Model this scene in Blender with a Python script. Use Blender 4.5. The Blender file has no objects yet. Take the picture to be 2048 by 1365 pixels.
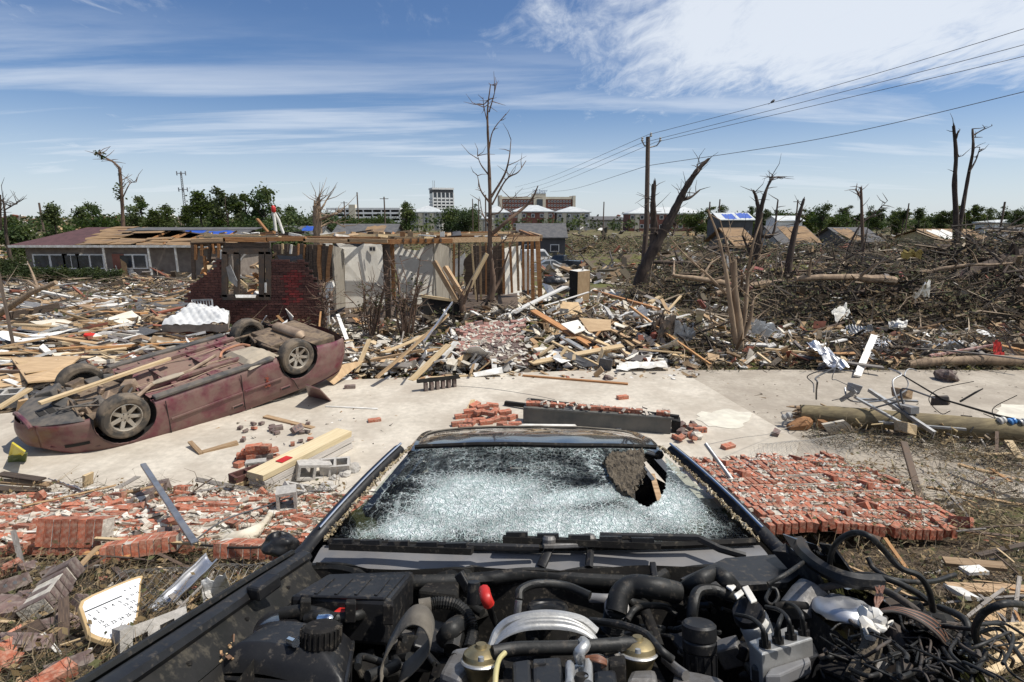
import bpy,math,random
from math import sin,cos,pi,radians,sqrt,atan2
from mathutils import Vector,Matrix,Euler,noise as mnoise

# ---------------------------------------------------------------- camera, sky, sun, exposure
scene=bpy.context.scene
F=1138.0  # focal length in pixels of the 2048 px wide photograph (about 20 mm)
H=3.2  # eye height above the concrete slab (the photographer stands on the bank)
TH=math.atan(247.5/F)
CT,ST=cos(TH),sin(TH)
cam_data=bpy.data.cameras.new('camera')
cam_data.sensor_width=36.0
cam_data.lens=36.0*F/2048.0
cam_data.clip_start=0.05
cam_data.clip_end=6000
cam=bpy.data.objects.new('camera',cam_data)
scene.collection.objects.link(cam)
cam.location=(0,0,H)
cam.rotation_euler=(pi/2-TH,0,0)
scene.camera=cam

SUN_EL,SUN_AZ=radians(61),radians(96)  # azimuth measured from +Y (ahead) towards +X (right)
SUNV=Vector((sin(SUN_AZ)*cos(SUN_EL),cos(SUN_AZ)*cos(SUN_EL),sin(SUN_EL)))
sun_d=bpy.data.lights.new('sun','SUN')
sun_d.energy=5.0
sun_d.angle=radians(0.53)
sun_d.color=(1.0,0.955,0.88)
sun=bpy.data.objects.new('sun',sun_d)
scene.collection.objects.link(sun)
sun.location=SUNV*60
sun.rotation_euler=SUNV.to_track_quat('Z','Y').to_euler()

world=bpy.data.worlds.new('World')
scene.world=world
world.use_nodes=True
scene.view_settings.view_transform='Standard'
scene.view_settings.look='None'
scene.view_settings.exposure=0.0
scene.view_settings.gamma=1.0
scene.view_settings.use_curve_mapping=False
scene.cycles.max_bounces=6
scene.cycles.transparent_max_bounces=12

class NT:
    """tiny node-tree writer"""
    def __init__(s,tree):
        s.t=tree;s.n=tree.nodes;s.l=tree.links
    def new(s,typ,**kw):
        n=s.n.new(typ)
        for k,v in kw.items():
            if k=='ins':
                for i,val in v.items():
                    if hasattr(val,'is_output'):
                        s.l.new(val,n.inputs[i])
                    else:
                        n.inputs[i].default_value=val
            else:
                setattr(n,k,v)
        return n
    def math(s,op,a,b=0.0,c=0.0,clamp=False):
        return s.new('ShaderNodeMath',operation=op,use_clamp=clamp,ins={0:a,1:b,2:c}).outputs[0]
    def mix(s,f,a,b,blend='MIX'):
        n=s.new('ShaderNodeMix',data_type='RGBA',blend_type=blend)
        for i,val in ((0,f),(6,a),(7,b)):
            if hasattr(val,'is_output'):
                s.l.new(val,n.inputs[i])
            else:
                if i != 0 and len(val)==3:val=(*val,1)
                n.inputs[i].default_value=val
        return n.outputs[2]
    def ramp(s,f,stops,interp='LINEAR'):
        n=s.new('ShaderNodeValToRGB',ins={0:f})
        n.color_ramp.interpolation=interp
        e=n.color_ramp.elements
        while len(e)>1:e.remove(e[-1])
        for i,(p,c) in enumerate(stops):
            if not isinstance(c,(tuple,list)):c=(c,c,c)
            if i==0:e[0].position=p;el=e[0]
            else:el=e.new(p)
            el.color=(*c[:3],1)
        return n.outputs[0]
    def smooth(s,v,a,b):
        n=s.new('ShaderNodeMapRange',interpolation_type='SMOOTHSTEP',ins={0:v,1:a,2:b,3:0.0,4:1.0})
        return n.outputs[0]

def build_world():
    w=NT(world.node_tree);w.n.clear()
    sky=w.new('ShaderNodeTexSky',sky_type='NISHITA',sun_disc=False,sun_elevation=SUN_EL,
                sun_rotation=SUN_AZ,altitude=60,air_density=1.0,dust_density=0.3,ozone_density=3.5)
    geo=w.new('ShaderNodeTexCoord').outputs['Generated']
    sep=w.new('ShaderNodeSeparateXYZ',ins={0:geo})
    dx,dy,dz=sep.outputs
    zc=w.math('MAXIMUM',dz,0.02)
    zz=w.math('ADD',zc,0.10)  # a shell, so the sheets do not stretch endlessly at the horizon
    px=w.math('DIVIDE',dx,zz);py=w.math('DIVIDE',dy,zz)
    # ice-cloud fibres: noise stretched along a wind direction, in the plane of the cloud sheet
    flat=w.new('ShaderNodeCombineXYZ',ins={0:px,1:py,2:0.0}).outputs[0]
    def fibre(rot,sx,sy,scale,det,rough,dist):
        mp=w.new('ShaderNodeMapping',ins={0:flat,2:(0,0,radians(rot)),3:(sx,sy,1)})
        return w.new('ShaderNodeTexNoise',ins={0:mp.outputs[0],2:scale,3:det,4:rough,8:dist}).outputs[0]
    big=fibre(20,1.0,1.0,0.55,4,0.55,0.3)
    fib=fibre(62,2.0,0.85,1.5,10,0.64,0.9)
    fine=fibre(48,3.2,1.3,3.0,9,0.68,1.4)
    # the thick sheet stands to the right; thin wisps elsewhere
    side0=w.smooth(w.math('SUBTRACT',w.math('MULTIPLY',px,1.0),w.math('MULTIPLY',w.math('SUBTRACT',py,1.8),0.10)),-0.7,1.5)
    side=w.math('MULTIPLY',side0,w.smooth(dz,.10,.27))
    dens=w.math('ADD',w.math('MULTIPLY',big,0.75),w.math('MULTIPLY',fib,0.75))
    dens=w.math('ADD',dens,w.math('MULTIPLY',fine,0.35))
    dens=w.math('ADD',dens,w.math('MULTIPLY',side,0.58))
    cir=w.smooth(dens,0.98,1.42)
    # low sheets seen edge-on make level bands towards the horizon
    low=fibre(4,0.35,1.5,0.9,8,0.6,0.4)
    band_el=w.math('MULTIPLY',w.smooth(dz,0.30,0.14),1.0)
    bands=w.math('MULTIPLY',w.smooth(low,0.40,0.66),band_el)
    veil=w.math('MULTIPLY',w.smooth(dz,0.20,0.0),0.55)
    f=w.math('MAXIMUM',w.math('MULTIPLY',cir,0.86),w.math('MULTIPLY',bands,0.62))
    f=w.math('MAXIMUM',f,veil)
    sk=w.mix(1.0,sky.outputs[0],(.80,.94,1.14),'MULTIPLY')
    colour=w.mix(f,sk,(9.6,10.2,11.0,1))
    bg=w.new('ShaderNodeBackground',ins={0:colour,1:0.088})
    out=w.new('ShaderNodeOutputWorld')
    w.l.new(bg.outputs[0],out.inputs[0])
build_world()

# ---------------------------------------------------------------- pixel -> place helpers (distance comes from what a thing touches)
def ray(x,y):
    a,b=x-1024.0,y-682.5
    return Vector((a,F*CT-b*ST,-F*ST-b*CT))
def at(x,y,Y):  # where the ray through a pixel meets the vertical plane Y metres ahead
    d=ray(x,y);t=Y/d.y
    return Vector((d.x*t,Y,H+d.z*t))
def sstep(a,b,x):
    t=min(1.0,max(0.0,(x-a)/(b-a)));return t*t*(3-2*t)
def base_z(x,y):
    """the lie of the land: a bank under the photographer, a level plot, then a long fall"""
    if y<5.3:z=0.29*(5.3-max(y,0.0))
    elif y<14:z=0.0
    else:z=-0.06*(min(y,75)-14)
    return z
MOUNDS=[]  # x, y, rx, ry, height
def land(x,y):
    z=base_z(x,y)
    for (mx,my,rx,ry,h) in MOUNDS:
        q=((x-mx)/rx)**2+((y-my)/ry)**2
        if q<1:z+=h*(1-q)**2
    return z
def on(x,y,dz=0.0):  # where the ray through a pixel meets the ground
    d=ray(x,y);d.normalize()
    t=0.5 if dz<.6 else 6.0;p=Vector((0,0,H))
    last=t
    while t<900:
        q=p+d*t
        if q.z<=land(q.x,q.y)+dz:break
        last=t;t*=1.03
    lo,hi=last,t
    for _ in range(24):
        m=(lo+hi)/2;q=p+d*m
        if q.z<=land(q.x,q.y)+dz:hi=m
        else:lo=m
    return p+d*hi

# ---------------------------------------------------------------- objects
COL=scene.collection
def link(name,data,parent=None):
    o=bpy.data.objects.new(name,data)
    COL.objects.link(o)
    if parent is not None:o.parent=parent
    return o
def tag(o,label=None,cat=None,group=None,kind=None):
    if label:o['label']=label
    if cat:o['category']=cat
    if group:o['group']=group
    if kind:o['kind']=kind
    return o
def thing(name,label,cat,loc=(0,0,0),rot=(0,0,0),group=None):
    o=link(name,None);o.location=loc;o.rotation_euler=rot
    o.empty_display_size=0.2
    return tag(o,label,cat,group)

def frame(p0,p1,up=Vector((0,0,1))):
    x=(Vector(p1)-Vector(p0));L=x.length;x=x/max(L,1e-9)
    if abs(x.dot(up))>0.99:up=Vector((0,1,0))
    y=up.cross(x).normalized();z=x.cross(y)
    return Matrix((x,y,z)).transposed(),L

class MB:
    """collects verts and faces, builds one mesh"""
    def __init__(s):s.v=[];s.f=[];s.m=[];s.c=[];s.usec=False
    def add(s,vs,fs,mi=0,col=None):
        b=len(s.v)
        s.v.extend([tuple(p) for p in vs])
        for f in fs:
            s.f.append([i+b for i in f]);s.m.append(mi)
            s.c.append(col)
        if col is not None:s.usec=True
        return s
    def box(s,c,size,R=None,mi=0,col=None,jit=0.0,rnd=None):
        hx,hy,hz=size[0]/2,size[1]/2,size[2]/2
        vs=[]
        c=Vector(c)
        for dx in (-1,1):
            for dy in (-1,1):
                for dz in (-1,1):
                    p=Vector((dx*hx,dy*hy,dz*hz))
                    if jit:p+=Vector([(rnd or random).uniform(-jit,jit) for _ in range(3)])
                    vs.append(c+(R@ p if R is not None else p))
        return s.add(vs,[(0,1,3,2),(4,6,7,5),(0,4,5,1),(2,3,7,6),(0,2,6,4),(1,5,7,3)],mi,col)
    def bar(s,p0,p1,w,h,mi=0,col=None,up=Vector((0,0,1))):
        R,L=frame(p0,p1,up)
        return s.box((Vector(p0)+Vector(p1))/2,(L,w,h),R,mi,col)
    def tube(s,pts,r,n=8,mi=0,col=None,cap=True,flat=1.0):
        pts=[Vector(p) for p in pts];k=len(pts)
        rr=r if isinstance(r,(list,tuple)) else [r]*k
        vs=[];prev=None
        for i,p in enumerate(pts):
            t=(pts[min(i+1,k-1)]-pts[max(i-1,0)])
            if t.length<1e-9:t=Vector((0,0,1))
            t.normalize()
            if prev is None:
                a=Vector((0,0,1)) if abs(t.z)<0.9 else Vector((1,0,0))
                u=t.cross(a).normalized()
            else:
                u=(prev-t*prev.dot(t))
                u=u.normalized() if u.length>1e-6 else t.orthogonal().normalized()
            prev=u;w=t.cross(u)
            for j in range(n):
                a=2*pi*j/n
                vs.append(p+u*(cos(a)*rr[i])+w*(sin(a)*rr[i]*flat))
        fs=[(i*n+j,i*n+(j+1) %n,(i+1)*n+(j+1) %n,(i+1)*n+j) for i in range(k-1) for j in range(n)]
        if cap:fs+=[tuple(range(n-1,-1,-1)),tuple(range((k-1)*n,k*n))]
        return s.add(vs,fs,mi,col)
    def lathe(s,prof,M=Matrix.Identity(4),n=24,mi=0,col=None):
        vs=[];fs=[]
        for (r,z) in prof:
            for j in range(n):
                a=2*pi*j/n
                vs.append(M@ Vector((r*cos(a),r*sin(a),z)))
        for i in range(len(prof)-1):
            for j in range(n):
                fs.append((i*n+j,i*n+(j+1) %n,(i+1)*n+(j+1) %n,(i+1)*n+j))
        fs+=[tuple(range(n-1,-1,-1)),tuple(range((len(prof)-1)*n,len(prof)*n))]
        return s.add(vs,fs,mi,col)
    def grid(s,nu,nv,fn,mi=0,col=None,skip=None):
        vs=[fn(i/nu,j/nv) for j in range(nv+1) for i in range(nu+1)]
        fs=[]
        for j in range(nv):
            for i in range(nu):
                if skip and skip((i+.5)/nu,(j+.5)/nv):continue
                a=j*(nu+1)+i
                fs.append((a,a+1,a+nu+2,a+nu+1))
        return s.add(vs,fs,mi,col)
    def poly(s,pts,thick,nrm=None,mi=0,col=None):
        """flat outline with thickness (extruded against its normal)"""
        pts=[Vector(p) for p in pts];n=len(pts)
        if nrm is None:
            nrm=Vector((0,0,0))
            for i in range(n):
                nrm+=(pts[i]-pts[0]).cross(pts[(i+1) %n]-pts[0])
            nrm.normalize()
        vs=pts+[p-nrm*thick for p in pts]
        fs=[tuple(range(n)),tuple(range(2*n-1,n-1,-1))]
        fs+=[(i,i+n,(i+1) %n+n,(i+1) %n) for i in range(n)]
        return s.add(vs,fs,mi,col)
    def mesh(s,name,mats,smooth=False):
        me=bpy.data.meshes.new(name)
        me.from_pydata(s.v,[],s.f)
        for m in (mats if isinstance(mats,(list,tuple)) else [mats]):me.materials.append(m)
        if any(s.m):me.polygons.foreach_set('material_index',s.m)
        if smooth:
            me.polygons.foreach_set('use_smooth',[True]*len(s.f))
        if s.usec:
            ca=me.color_attributes.new('tint','FLOAT_COLOR','CORNER')
            buf=[]
            for f,c in zip(s.f,s.c):
                c=c or (0.5,0.5,0.5)
                buf.extend([c[0],c[1],c[2],1.0]*len(f))
            ca.data.foreach_set('color',buf)
        me.update()
        return me
    def build(s,name,mats,parent=None,smooth=False,bevel=0.0,sharp=40,seg=2):
        o=link(name,s.mesh(name,mats,smooth),parent)
        if bevel:
            b=o.modifiers.new('bevel','BEVEL');b.width=bevel;b.segments=seg;b.limit_method='ANGLE';b.angle_limit=radians(35)
        if smooth and sharp:autosharp(o.data,sharp)
        return o
def autosharp(me,deg):
    try:me.set_sharp_from_angle(angle=radians(deg))
    except Exception:pass
def copy_tree(o,parent=None):
    c=o.copy();COL.objects.link(c);c.parent=parent
    for ch in o.children:copy_tree(ch,c)
    return c

def text_mesh(name,cu,mt,parent):
    tmp=bpy.data.objects.new(name,cu);me=bpy.data.meshes.new_from_object(tmp);bpy.data.objects.remove(tmp)
    me.materials.clear();me.materials.append(mt);return link(name,me,parent)

def spline(pts,n=8):
    """Catmull-Rom through points"""
    pts=[Vector(p) for p in pts];out=[]
    P=[pts[0]*2-pts[1]]+pts+[pts[-1]*2-pts[-2]]
    for i in range(1,len(P)-2):
        for k in range(n):
            t=k/n
            out.append(0.5*((2*P[i])+(P[i+1]-P[i-1])*t+(2*P[i-1]-5*P[i]+4*P[i+1]-P[i+2])*t*t
                       +(3*P[i]-P[i-1]-3*P[i+1]+P[i+2])*t**3))
    out.append(pts[-1]);return out

# ---------------------------------------------------------------- materials
def mat(name,c1,c2=None,scale=6.0,rough=0.8,bump=0.2,metal=0.0,stretch=(1,1,1),rand=0.0,detail=6,c3=None,
        coat=0.0,tint=False,spread=(0.35,0.65),fine=0.0,spec=0.5,hues=None,dirt=None,dirt_amt=0.5,dirt_scale=3.0,bdist=0.02,dthr=(.40,.62)):
    m=bpy.data.materials.new(name);m.use_nodes=True
    t=NT(m.node_tree);t.n.clear()
    tc=t.new('ShaderNodeTexCoord').outputs['Object']
    oi=t.new('ShaderNodeObjectInfo')
    off=t.math('MULTIPLY',oi.outputs['Random'],37.0)
    mp=t.new('ShaderNodeMapping',ins={0:tc,1:off,3:stretch}).outputs[0]
    no=t.new('ShaderNodeTexNoise',ins={0:mp,2:scale,3:detail,4:0.6}).outputs[0]
    c2=c2 or tuple(x*0.7 for x in c1)
    f=t.smooth(no,spread[0],spread[1])
    if tint:
        base=t.new('ShaderNodeVertexColor',layer_name='tint').outputs[0]
        colour=t.mix(t.math('MULTIPLY',f,0.45),base,t.mix(1.0,base,(0.45,0.42,0.38),'MULTIPLY'))
    elif hues:  # each copy takes its own tone
        st=[(i/len(hues),h) for i,h in enumerate(hues)]
        base=t.ramp(oi.outputs['Random'],st,'CONSTANT')
        colour=t.mix(t.math('MULTIPLY',f,0.6),base,t.mix(1.0,base,(0.5,0.45,0.4),'MULTIPLY'))
    else:
        colour=t.mix(f,c1,c2)
    if c3:
        n3=t.new('ShaderNodeTexNoise',ins={0:mp,2:scale*0.35,3:4,4:0.6}).outputs[0]
        colour=t.mix(t.smooth(n3,0.5,0.68),colour,c3)
    if fine:
        nf=t.new('ShaderNodeTexNoise',ins={0:mp,2:scale*9,3:3,4:0.7}).outputs[0]
        colour=t.mix(1.0,colour,t.ramp(nf,[(0.3,1-fine),(0.7,1+fine*0.4)]),'MULTIPLY')
    if rand:
        rv=t.math('ADD',t.math('MULTIPLY',oi.outputs['Random'],2*rand),1-rand)
        colour=t.mix(1.0,colour,t.new('ShaderNodeCombineColor',ins={0:rv,1:rv,2:rv}).outputs[0],'MULTIPLY')
    r=rough
    if dirt:
        dn=t.new('ShaderNodeTexNoise',ins={0:tc,2:dirt_scale,3:9,4:0.68}).outputs[0]
        df=t.math('MULTIPLY',t.smooth(dn,*dthr),dirt_amt)
        colour=t.mix(df,colour,dirt)
        r=t.math('ADD',rough,t.math('MULTIPLY',df,0.9-rough))
    b=t.new('ShaderNodeBsdfPrincipled',ins={'Base Color':colour if hasattr(colour,'is_output') else (*colour,1),'Roughness':r,'Metallic':metal,
              'Coat Weight':coat,'Specular IOR Level':spec})
    if bump:
        bp=t.new('ShaderNodeBump',ins={})
        for i in bp.inputs:
            if i.name=='Height':t.l.new(no,i)
        bp.inputs['Strength'].default_value=bump;bp.inputs['Distance'].default_value=bdist
        t.l.new(bp.outputs[0],b.inputs['Normal'])
    out=t.new('ShaderNodeOutputMaterial');t.l.new(b.outputs[0],out.inputs[0])
    return m

M={}
LONG=(0.6,9,9)
M['wood']=mat('sawn_timber',(.42,.29,.17),(.27,.17,.09),5,.75,.25,stretch=LONG,rand=.25)
M['wood_pale']=mat('fresh_timber',(.56,.43,.26),(.42,.30,.16),5,.75,.2,stretch=LONG,rand=.15)
M['wood_orange']=mat('raw_timber',(.40,.20,.08),(.25,.11,.04),5,.8,.25,stretch=LONG,rand=.25)
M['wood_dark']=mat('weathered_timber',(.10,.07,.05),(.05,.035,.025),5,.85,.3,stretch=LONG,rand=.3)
M['planks']=mat('mixed_timber',(.4,.3,.2),scale=5,rough=.8,bump=.3,stretch=LONG,
                  hues=[(.42,.27,.13),(.30,.19,.10),(.52,.40,.24),(.16,.10,.06),(.38,.22,.10),(.22,.16,.12),(.46,.33,.19),(.70,.67,.60),(.26,.23,.20),(.10,.07,.05)])
TONE_W=[('pale',mat('pale_plank',(.58,.44,.26),(.44,.31,.17),5,.8,.3,stretch=LONG,rand=.15)),('orange',mat('orange_plank',(.46,.25,.10),(.30,.15,.06),5,.8,.3,stretch=LONG,rand=.2)),('tan',mat('tan_plank',(.44,.30,.16),(.30,.19,.10),5,.8,.3,stretch=LONG,rand=.2)),('dark',mat('dark_plank',(.12,.08,.055),(.06,.04,.03),5,.85,.3,stretch=LONG,rand=.3)),('grey',mat('grey_plank',(.26,.235,.21),(.17,.15,.13),5,.85,.3,stretch=LONG,rand=.2)),('white',mat('white_plank',(.76,.74,.70),(.62,.59,.53),5,.75,.2,stretch=LONG,rand=.08))]
TONE_P=[('white',mat('white_sheet',(.78,.77,.74),(.66,.64,.59),4,.8,.2,rand=.08)),('cream',mat('cream_sheet',(.66,.61,.51),(.54,.49,.40),4,.85,.2,rand=.12)),('tan',mat('tan_sheet',(.48,.34,.19),(.36,.25,.14),4,.85,.2,rand=.15)),('grey',mat('grey_sheet',(.24,.24,.245),(.16,.16,.165),4,.85,.25,rand=.2)),('dark',mat('dark_sheet',(.09,.08,.075),(.05,.045,.042),4,.85,.25,rand=.2)),('brown',mat('brown_sheet',(.30,.20,.12),(.2,.13,.08),4,.85,.25,rand=.2))]
M['panels']=mat('mixed_sheet',(.4,.3,.2),scale=4,rough=.85,bump=.25,
                  hues=[(.74,.72,.67),(.62,.59,.52),(.46,.33,.19),(.36,.25,.15),(.20,.20,.21),(.78,.77,.74),(.12,.11,.11),(.50,.45,.37),(.30,.21,.13),(.66,.63,.58)])
M['shingles']=mat('asphalt_shingle',(.10,.10,.11),(.17,.165,.16),14,.95,.5,rand=.35,fine=.3)
M['white']=mat('white_board',(.78,.77,.73),(.62,.60,.55),5,.7,.15,rand=.08,dirt=(.34,.29,.22),dirt_amt=.45)
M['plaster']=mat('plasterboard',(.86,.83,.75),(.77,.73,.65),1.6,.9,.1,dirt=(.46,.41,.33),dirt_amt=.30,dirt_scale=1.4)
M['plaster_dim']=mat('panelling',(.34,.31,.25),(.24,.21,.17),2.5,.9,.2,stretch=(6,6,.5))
M['ply']=mat('plywood',(.50,.35,.20),(.40,.27,.15),3,.8,.15,stretch=(1,4,1),rand=.2)
M['brick']=mat('red_brick',(.43,.125,.065),(.30,.085,.045),16,.9,.5,rand=.28,fine=.3,dirt=(.46,.36,.27),dirt_amt=.42,dirt_scale=22)
M['brick_dark']=mat('maroon_brick',(.115,.045,.034),(.075,.03,.024),14,.9,.4,rand=.3,fine=.2)
M['brick_grey']=mat('burnt_brick',(.14,.09,.08),(.09,.06,.055),14,.9,.4,rand=.3,dirt=(.4,.36,.3),dirt_amt=.3,dirt_scale=9)
M['brick_pink']=mat('pink_brick',(.33,.16,.13),(.24,.11,.09),14,.9,.4,rand=.3,dirt=(.52,.47,.42),dirt_amt=.5,dirt_scale=7)
M['mortar']=mat('mortar',(.56,.52,.45),(.42,.38,.32),18,.95,.6,bdist=.03)
M['mortar_dark']=mat('old_mortar',(.16,.12,.10),(.10,.08,.07),18,.95,.6)
M['block']=mat('concrete_block',(.47,.44,.40),(.36,.34,.31),22,.95,.5,rand=.12,fine=.25)
M['concrete']=mat('concrete',(.56,.505,.42),(.47,.42,.345),1.1,.9,.25,fine=.2,dirt=(.34,.29,.23),dirt_amt=.6,dirt_scale=.8,bdist=.01)
M['concrete_old']=mat('old_concrete',(.42,.37,.30),(.34,.295,.235),1.6,.92,.3,fine=.22,dirt=(.25,.21,.165),dirt_amt=.6,dirt_scale=.8,bdist=.01)
M['pale_paint']=mat('splashed_paint',(.63,.60,.49),(.55,.51,.43),5,.8,.1,dirt=(.46,.42,.35),dirt_amt=.8,dirt_scale=2.2)
M['galv']=mat('galvanised_steel',(.40,.41,.42),(.27,.275,.285),5,.45,.1,metal=.8,dirt=(.3,.27,.23),dirt_amt=.4)
M['tin']=mat('sheet_metal',(.62,.63,.66),(.5,.51,.54),3,.33,.12,metal=.85,dirt=(.42,.39,.34),dirt_amt=.4)
M['steel_dark']=mat('dark_steel',(.07,.065,.06),(.11,.08,.06),6,.6,.2,metal=.5,dirt=(.18,.12,.08),dirt_amt=.5)
M['beam_paint']=mat('dark_painted_steel',(.065,.07,.068),(.085,.085,.08),3,.55,.08,dirt=(.2,.18,.15),dirt_amt=.35)
M['bark']=mat('bark',(.085,.06,.045),(.045,.032,.025),9,.95,.7,stretch=(1,1,.25),rand=.2)
M['bark_pale']=mat('stripped_trunk',(.32,.23,.15),(.17,.12,.08),7,.9,.5,stretch=(1,1,.2))
M['bark_tan']=mat('tan_bark',(.17,.105,.07),(.09,.06,.042),8,.92,.5,stretch=(1,1,.25))
M['twig']=mat('dead_twigs',(.12,.09,.065),(.06,.045,.03),8,.95,.2,tint=True)
M['debris']=mat('debris_bits',(.5,.4,.3),scale=7,rough=.85,bump=.2,tint=True)
M['pole_wood']=mat('treated_pole',(.24,.19,.10),(.15,.115,.06),4,.85,.35,stretch=(.5,8,8),dirt=(.1,.08,.05),dirt_amt=.5)
M['pole_far']=mat('pole_timber',(.14,.10,.075),(.09,.065,.05),4,.9,.3,stretch=(8,8,.5))
M['wire']=mat('cable',(.10,.10,.105),(.07,.07,.07),4,.6,0)
M['chain']=mat('chain_link_wire',(.34,.33,.31),(.20,.18,.16),20,.55,0,metal=.6)
M['glass_far']=mat('window_glass',(.05,.06,.075),(.03,.035,.045),2,.12,0,spec=.6)

# ================================================================ THE SETTING
RND=random.Random(11)
MOUNDS+=[(1.6,15.0,4.2,3.0,.50),(4.2,14.6,2.6,2.0,.30),(-1.2,15.4,3.0,1.7,.40),(-5.5,15.0,3.2,1.3,.12),
           (-13.5,22,9,8,.45),(-11,16,5,3,.2),(-24,30,12,9,.4),(-8,27,6,5,.3),
           (13,20.5,5,3.6,1.0),(19.5,24,7,5,1.7),(10,27,4.5,4,.9),(22,18.5,6,3.6,1.1),(16,33,8,6,1.8),
           (30,33,11,8,2.3),(9.5,35,4,4,.6),(20,50,12,8,1.8),(34,56,18,10,2.2),(26,26,6,6,1.3),(-14,62,12,9,1.2),(24,84,22,9,2.0),(60,90,30,12,2.4)]

def build_ground():
    ys=[-40,-25,-12,-5,-2]+[0.25*i for i in range(0,160)]
    y=40.0
    while y<3600:ys.append(y);y*=1.05
    nu=200
    vs,fs=[],[]
    for yy in ys:
        w=30+1.35*max(yy,0)
        for i in range(nu+1):
            u=i/nu*2-1
            x=w*u
            z=land(x,yy)
            onslab=-9.5<x<14 and 5.4<yy<12.4
            if yy<60 and not onslab:
                z+=0.05*mnoise.noise(Vector((x*1.3,yy*1.3,0)))+0.025*mnoise.noise(Vector((x*5,yy*5,3)))
            if onslab:z-=0.10
            vs.append((x,yy,z))
    for j in range(len(ys)-1):
        for i in range(nu):
            a=j*(nu+1)+i
            fs.append((a,a+1,a+nu+2,a+nu+1))
    m=bpy.data.materials.new('soil_and_grass');m.use_nodes=True
    t=NT(m.node_tree);t.n.clear()
    tc=t.new('ShaderNodeTexCoord').outputs['Object']
    n1=t.new('ShaderNodeTexNoise',ins={0:tc,2:0.35,3:8,4:.62}).outputs[0]
    n2=t.new('ShaderNodeTexNoise',ins={0:tc,2:7.0,3:8,4:.7}).outputs[0]
    n3=t.new('ShaderNodeTexNoise',ins={0:tc,2:38.0,3:4,4:.7}).outputs[0]
    soil=t.mix(t.smooth(n2,.38,.62),(.17,.125,.085),(.09,.068,.048))
    soil=t.mix(t.smooth(n3,.56,.72),soil,(.30,.24,.17))
    grass=t.mix(t.smooth(n2,.4,.6),(.17,.155,.055),(.085,.10,.03))
    c=t.mix(t.smooth(n1,.46,.56),soil,grass)
    c=t.mix(1.0,c,t.ramp(n3,[(.3,.6),(.7,1.2)]),'MULTIPLY')
    b=t.new('ShaderNodeBsdfPrincipled',ins={'Base Color':c,'Roughness':.95,'Specular IOR Level':.2})
    bp=t.new('ShaderNodeBump');bp.inputs['Strength'].default_value=.7;bp.inputs['Distance'].default_value=.04
    t.l.new(n3,bp.inputs['Height']);t.l.new(bp.outputs[0],b.inputs['Normal'])
    out=t.new('ShaderNodeOutputMaterial');t.l.new(b.outputs[0],out.inputs[0])
    me=bpy.data.meshes.new('ground');me.from_pydata(vs,[],fs);me.materials.append(m)
    me.polygons.foreach_set('use_smooth',[True]*len(fs));me.update()
    tag(link('ground',me),kind='structure')
build_ground()

def slab(name,pix,z,mt,thick=.14,pts=None):
    pts=pts or [on(*p) for p in pix]
    mb=MB()
    # fine outline, slightly ragged
    out=[]
    r=random.Random(len(name))
    for i,p in enumerate(pts):
        q=pts[(i+1) %len(pts)]
        n=max(2,int((q-p).length/.5))
        for k in range(n):
            v=p.lerp(q,k/n);out.append(Vector((v.x+r.uniform(-.02,.02),v.y+r.uniform(-.02,.02),z)))
    mb.poly(out,thick,Vector((0,0,1)))
    a=sum(out[i].x*out[(i+1) %len(out)].y-out[(i+1) %len(out)].x*out[i].y for i in range(len(out)))
    if a<0:mb=MB();mb.poly(out[::-1],thick,Vector((0,0,1)))
    return tag(mb.build(name,mt),kind='structure')
slab('concrete_slab',[(470,770),(660,757),(1345,737),(1597,880),(1530,1010)],.03,M['concrete'],
     pts=[on(560,768),on(1345,737),on(1600,884),on(1560,1000),Vector((-7.5,5.75,0)),Vector((-9.3,8.5,0))])
slab('driveway',[],.012,M['concrete_old'],pts=[on(1300,741),on(2200,742),on(2400,1000),on(1420,1000),on(1480,890)])
def patch(name,cx,cy,rx,ry,z,seed):
    r=random.Random(seed);c=on(cx,cy);mb=MB();pts=[]
    for i in range(40):
        a=2*pi*i/40;k=1+.5*mnoise.noise(Vector((cos(a)*1.6,sin(a)*1.6,seed)))+.22*mnoise.noise(Vector((cos(a)*6,sin(a)*6,seed)))
        q=on(cx+rx*cos(a)*k,cy-ry*sin(a)*k);pts.append(Vector((q.x,q.y,z)))
    mb.poly(pts,.003,Vector((0,0,1)))
    return tag(mb.build(name,M['pale_paint']),kind='structure')
patch('paint_stain',1447,840,56,17,.036,3)
patch('paint_stain',2035,829,55,16,.018,5)

# asphalt lane that comes down behind the house, with its verge
def ribbon(name,pts,w,z,mt,kind='structure'):
    mb=MB();P=spline(pts,10)
    vs=[]
    for i,p in enumerate(P):
        t=(P[min(i+1,len(P)-1)]-P[max(i-1,0)]);t.z=0;t.normalize()
        s_=Vector((-t.y,t.x,0))
        for k in (-1,1):
            q=p+s_*(w/2*k);vs.append((q.x,q.y,base_z(q.x,q.y)+z))
    mb.add(vs,[(2*i,2*i+1,2*i+3,2*i+2) for i in range(len(P)-1)])
    return tag(mb.build(name,mt),kind=kind)
M['asphalt']=mat('worn_asphalt',(.20,.195,.19),(.15,.148,.145),2.0,.9,.2,fine=.25)
ribbon('road',[(-9,84,0),(4,72,0),(10,62,0),(14,50,0),(19,43,0),(27,38.5,0),(44,36,0)],6.5,.05,M['asphalt'])
ribbon('pavement',[(-6,57,0),(2.5,55,0),(6.5,47,0),(9.5,40,0)],2.2,.06,M['concrete_old'])

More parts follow.
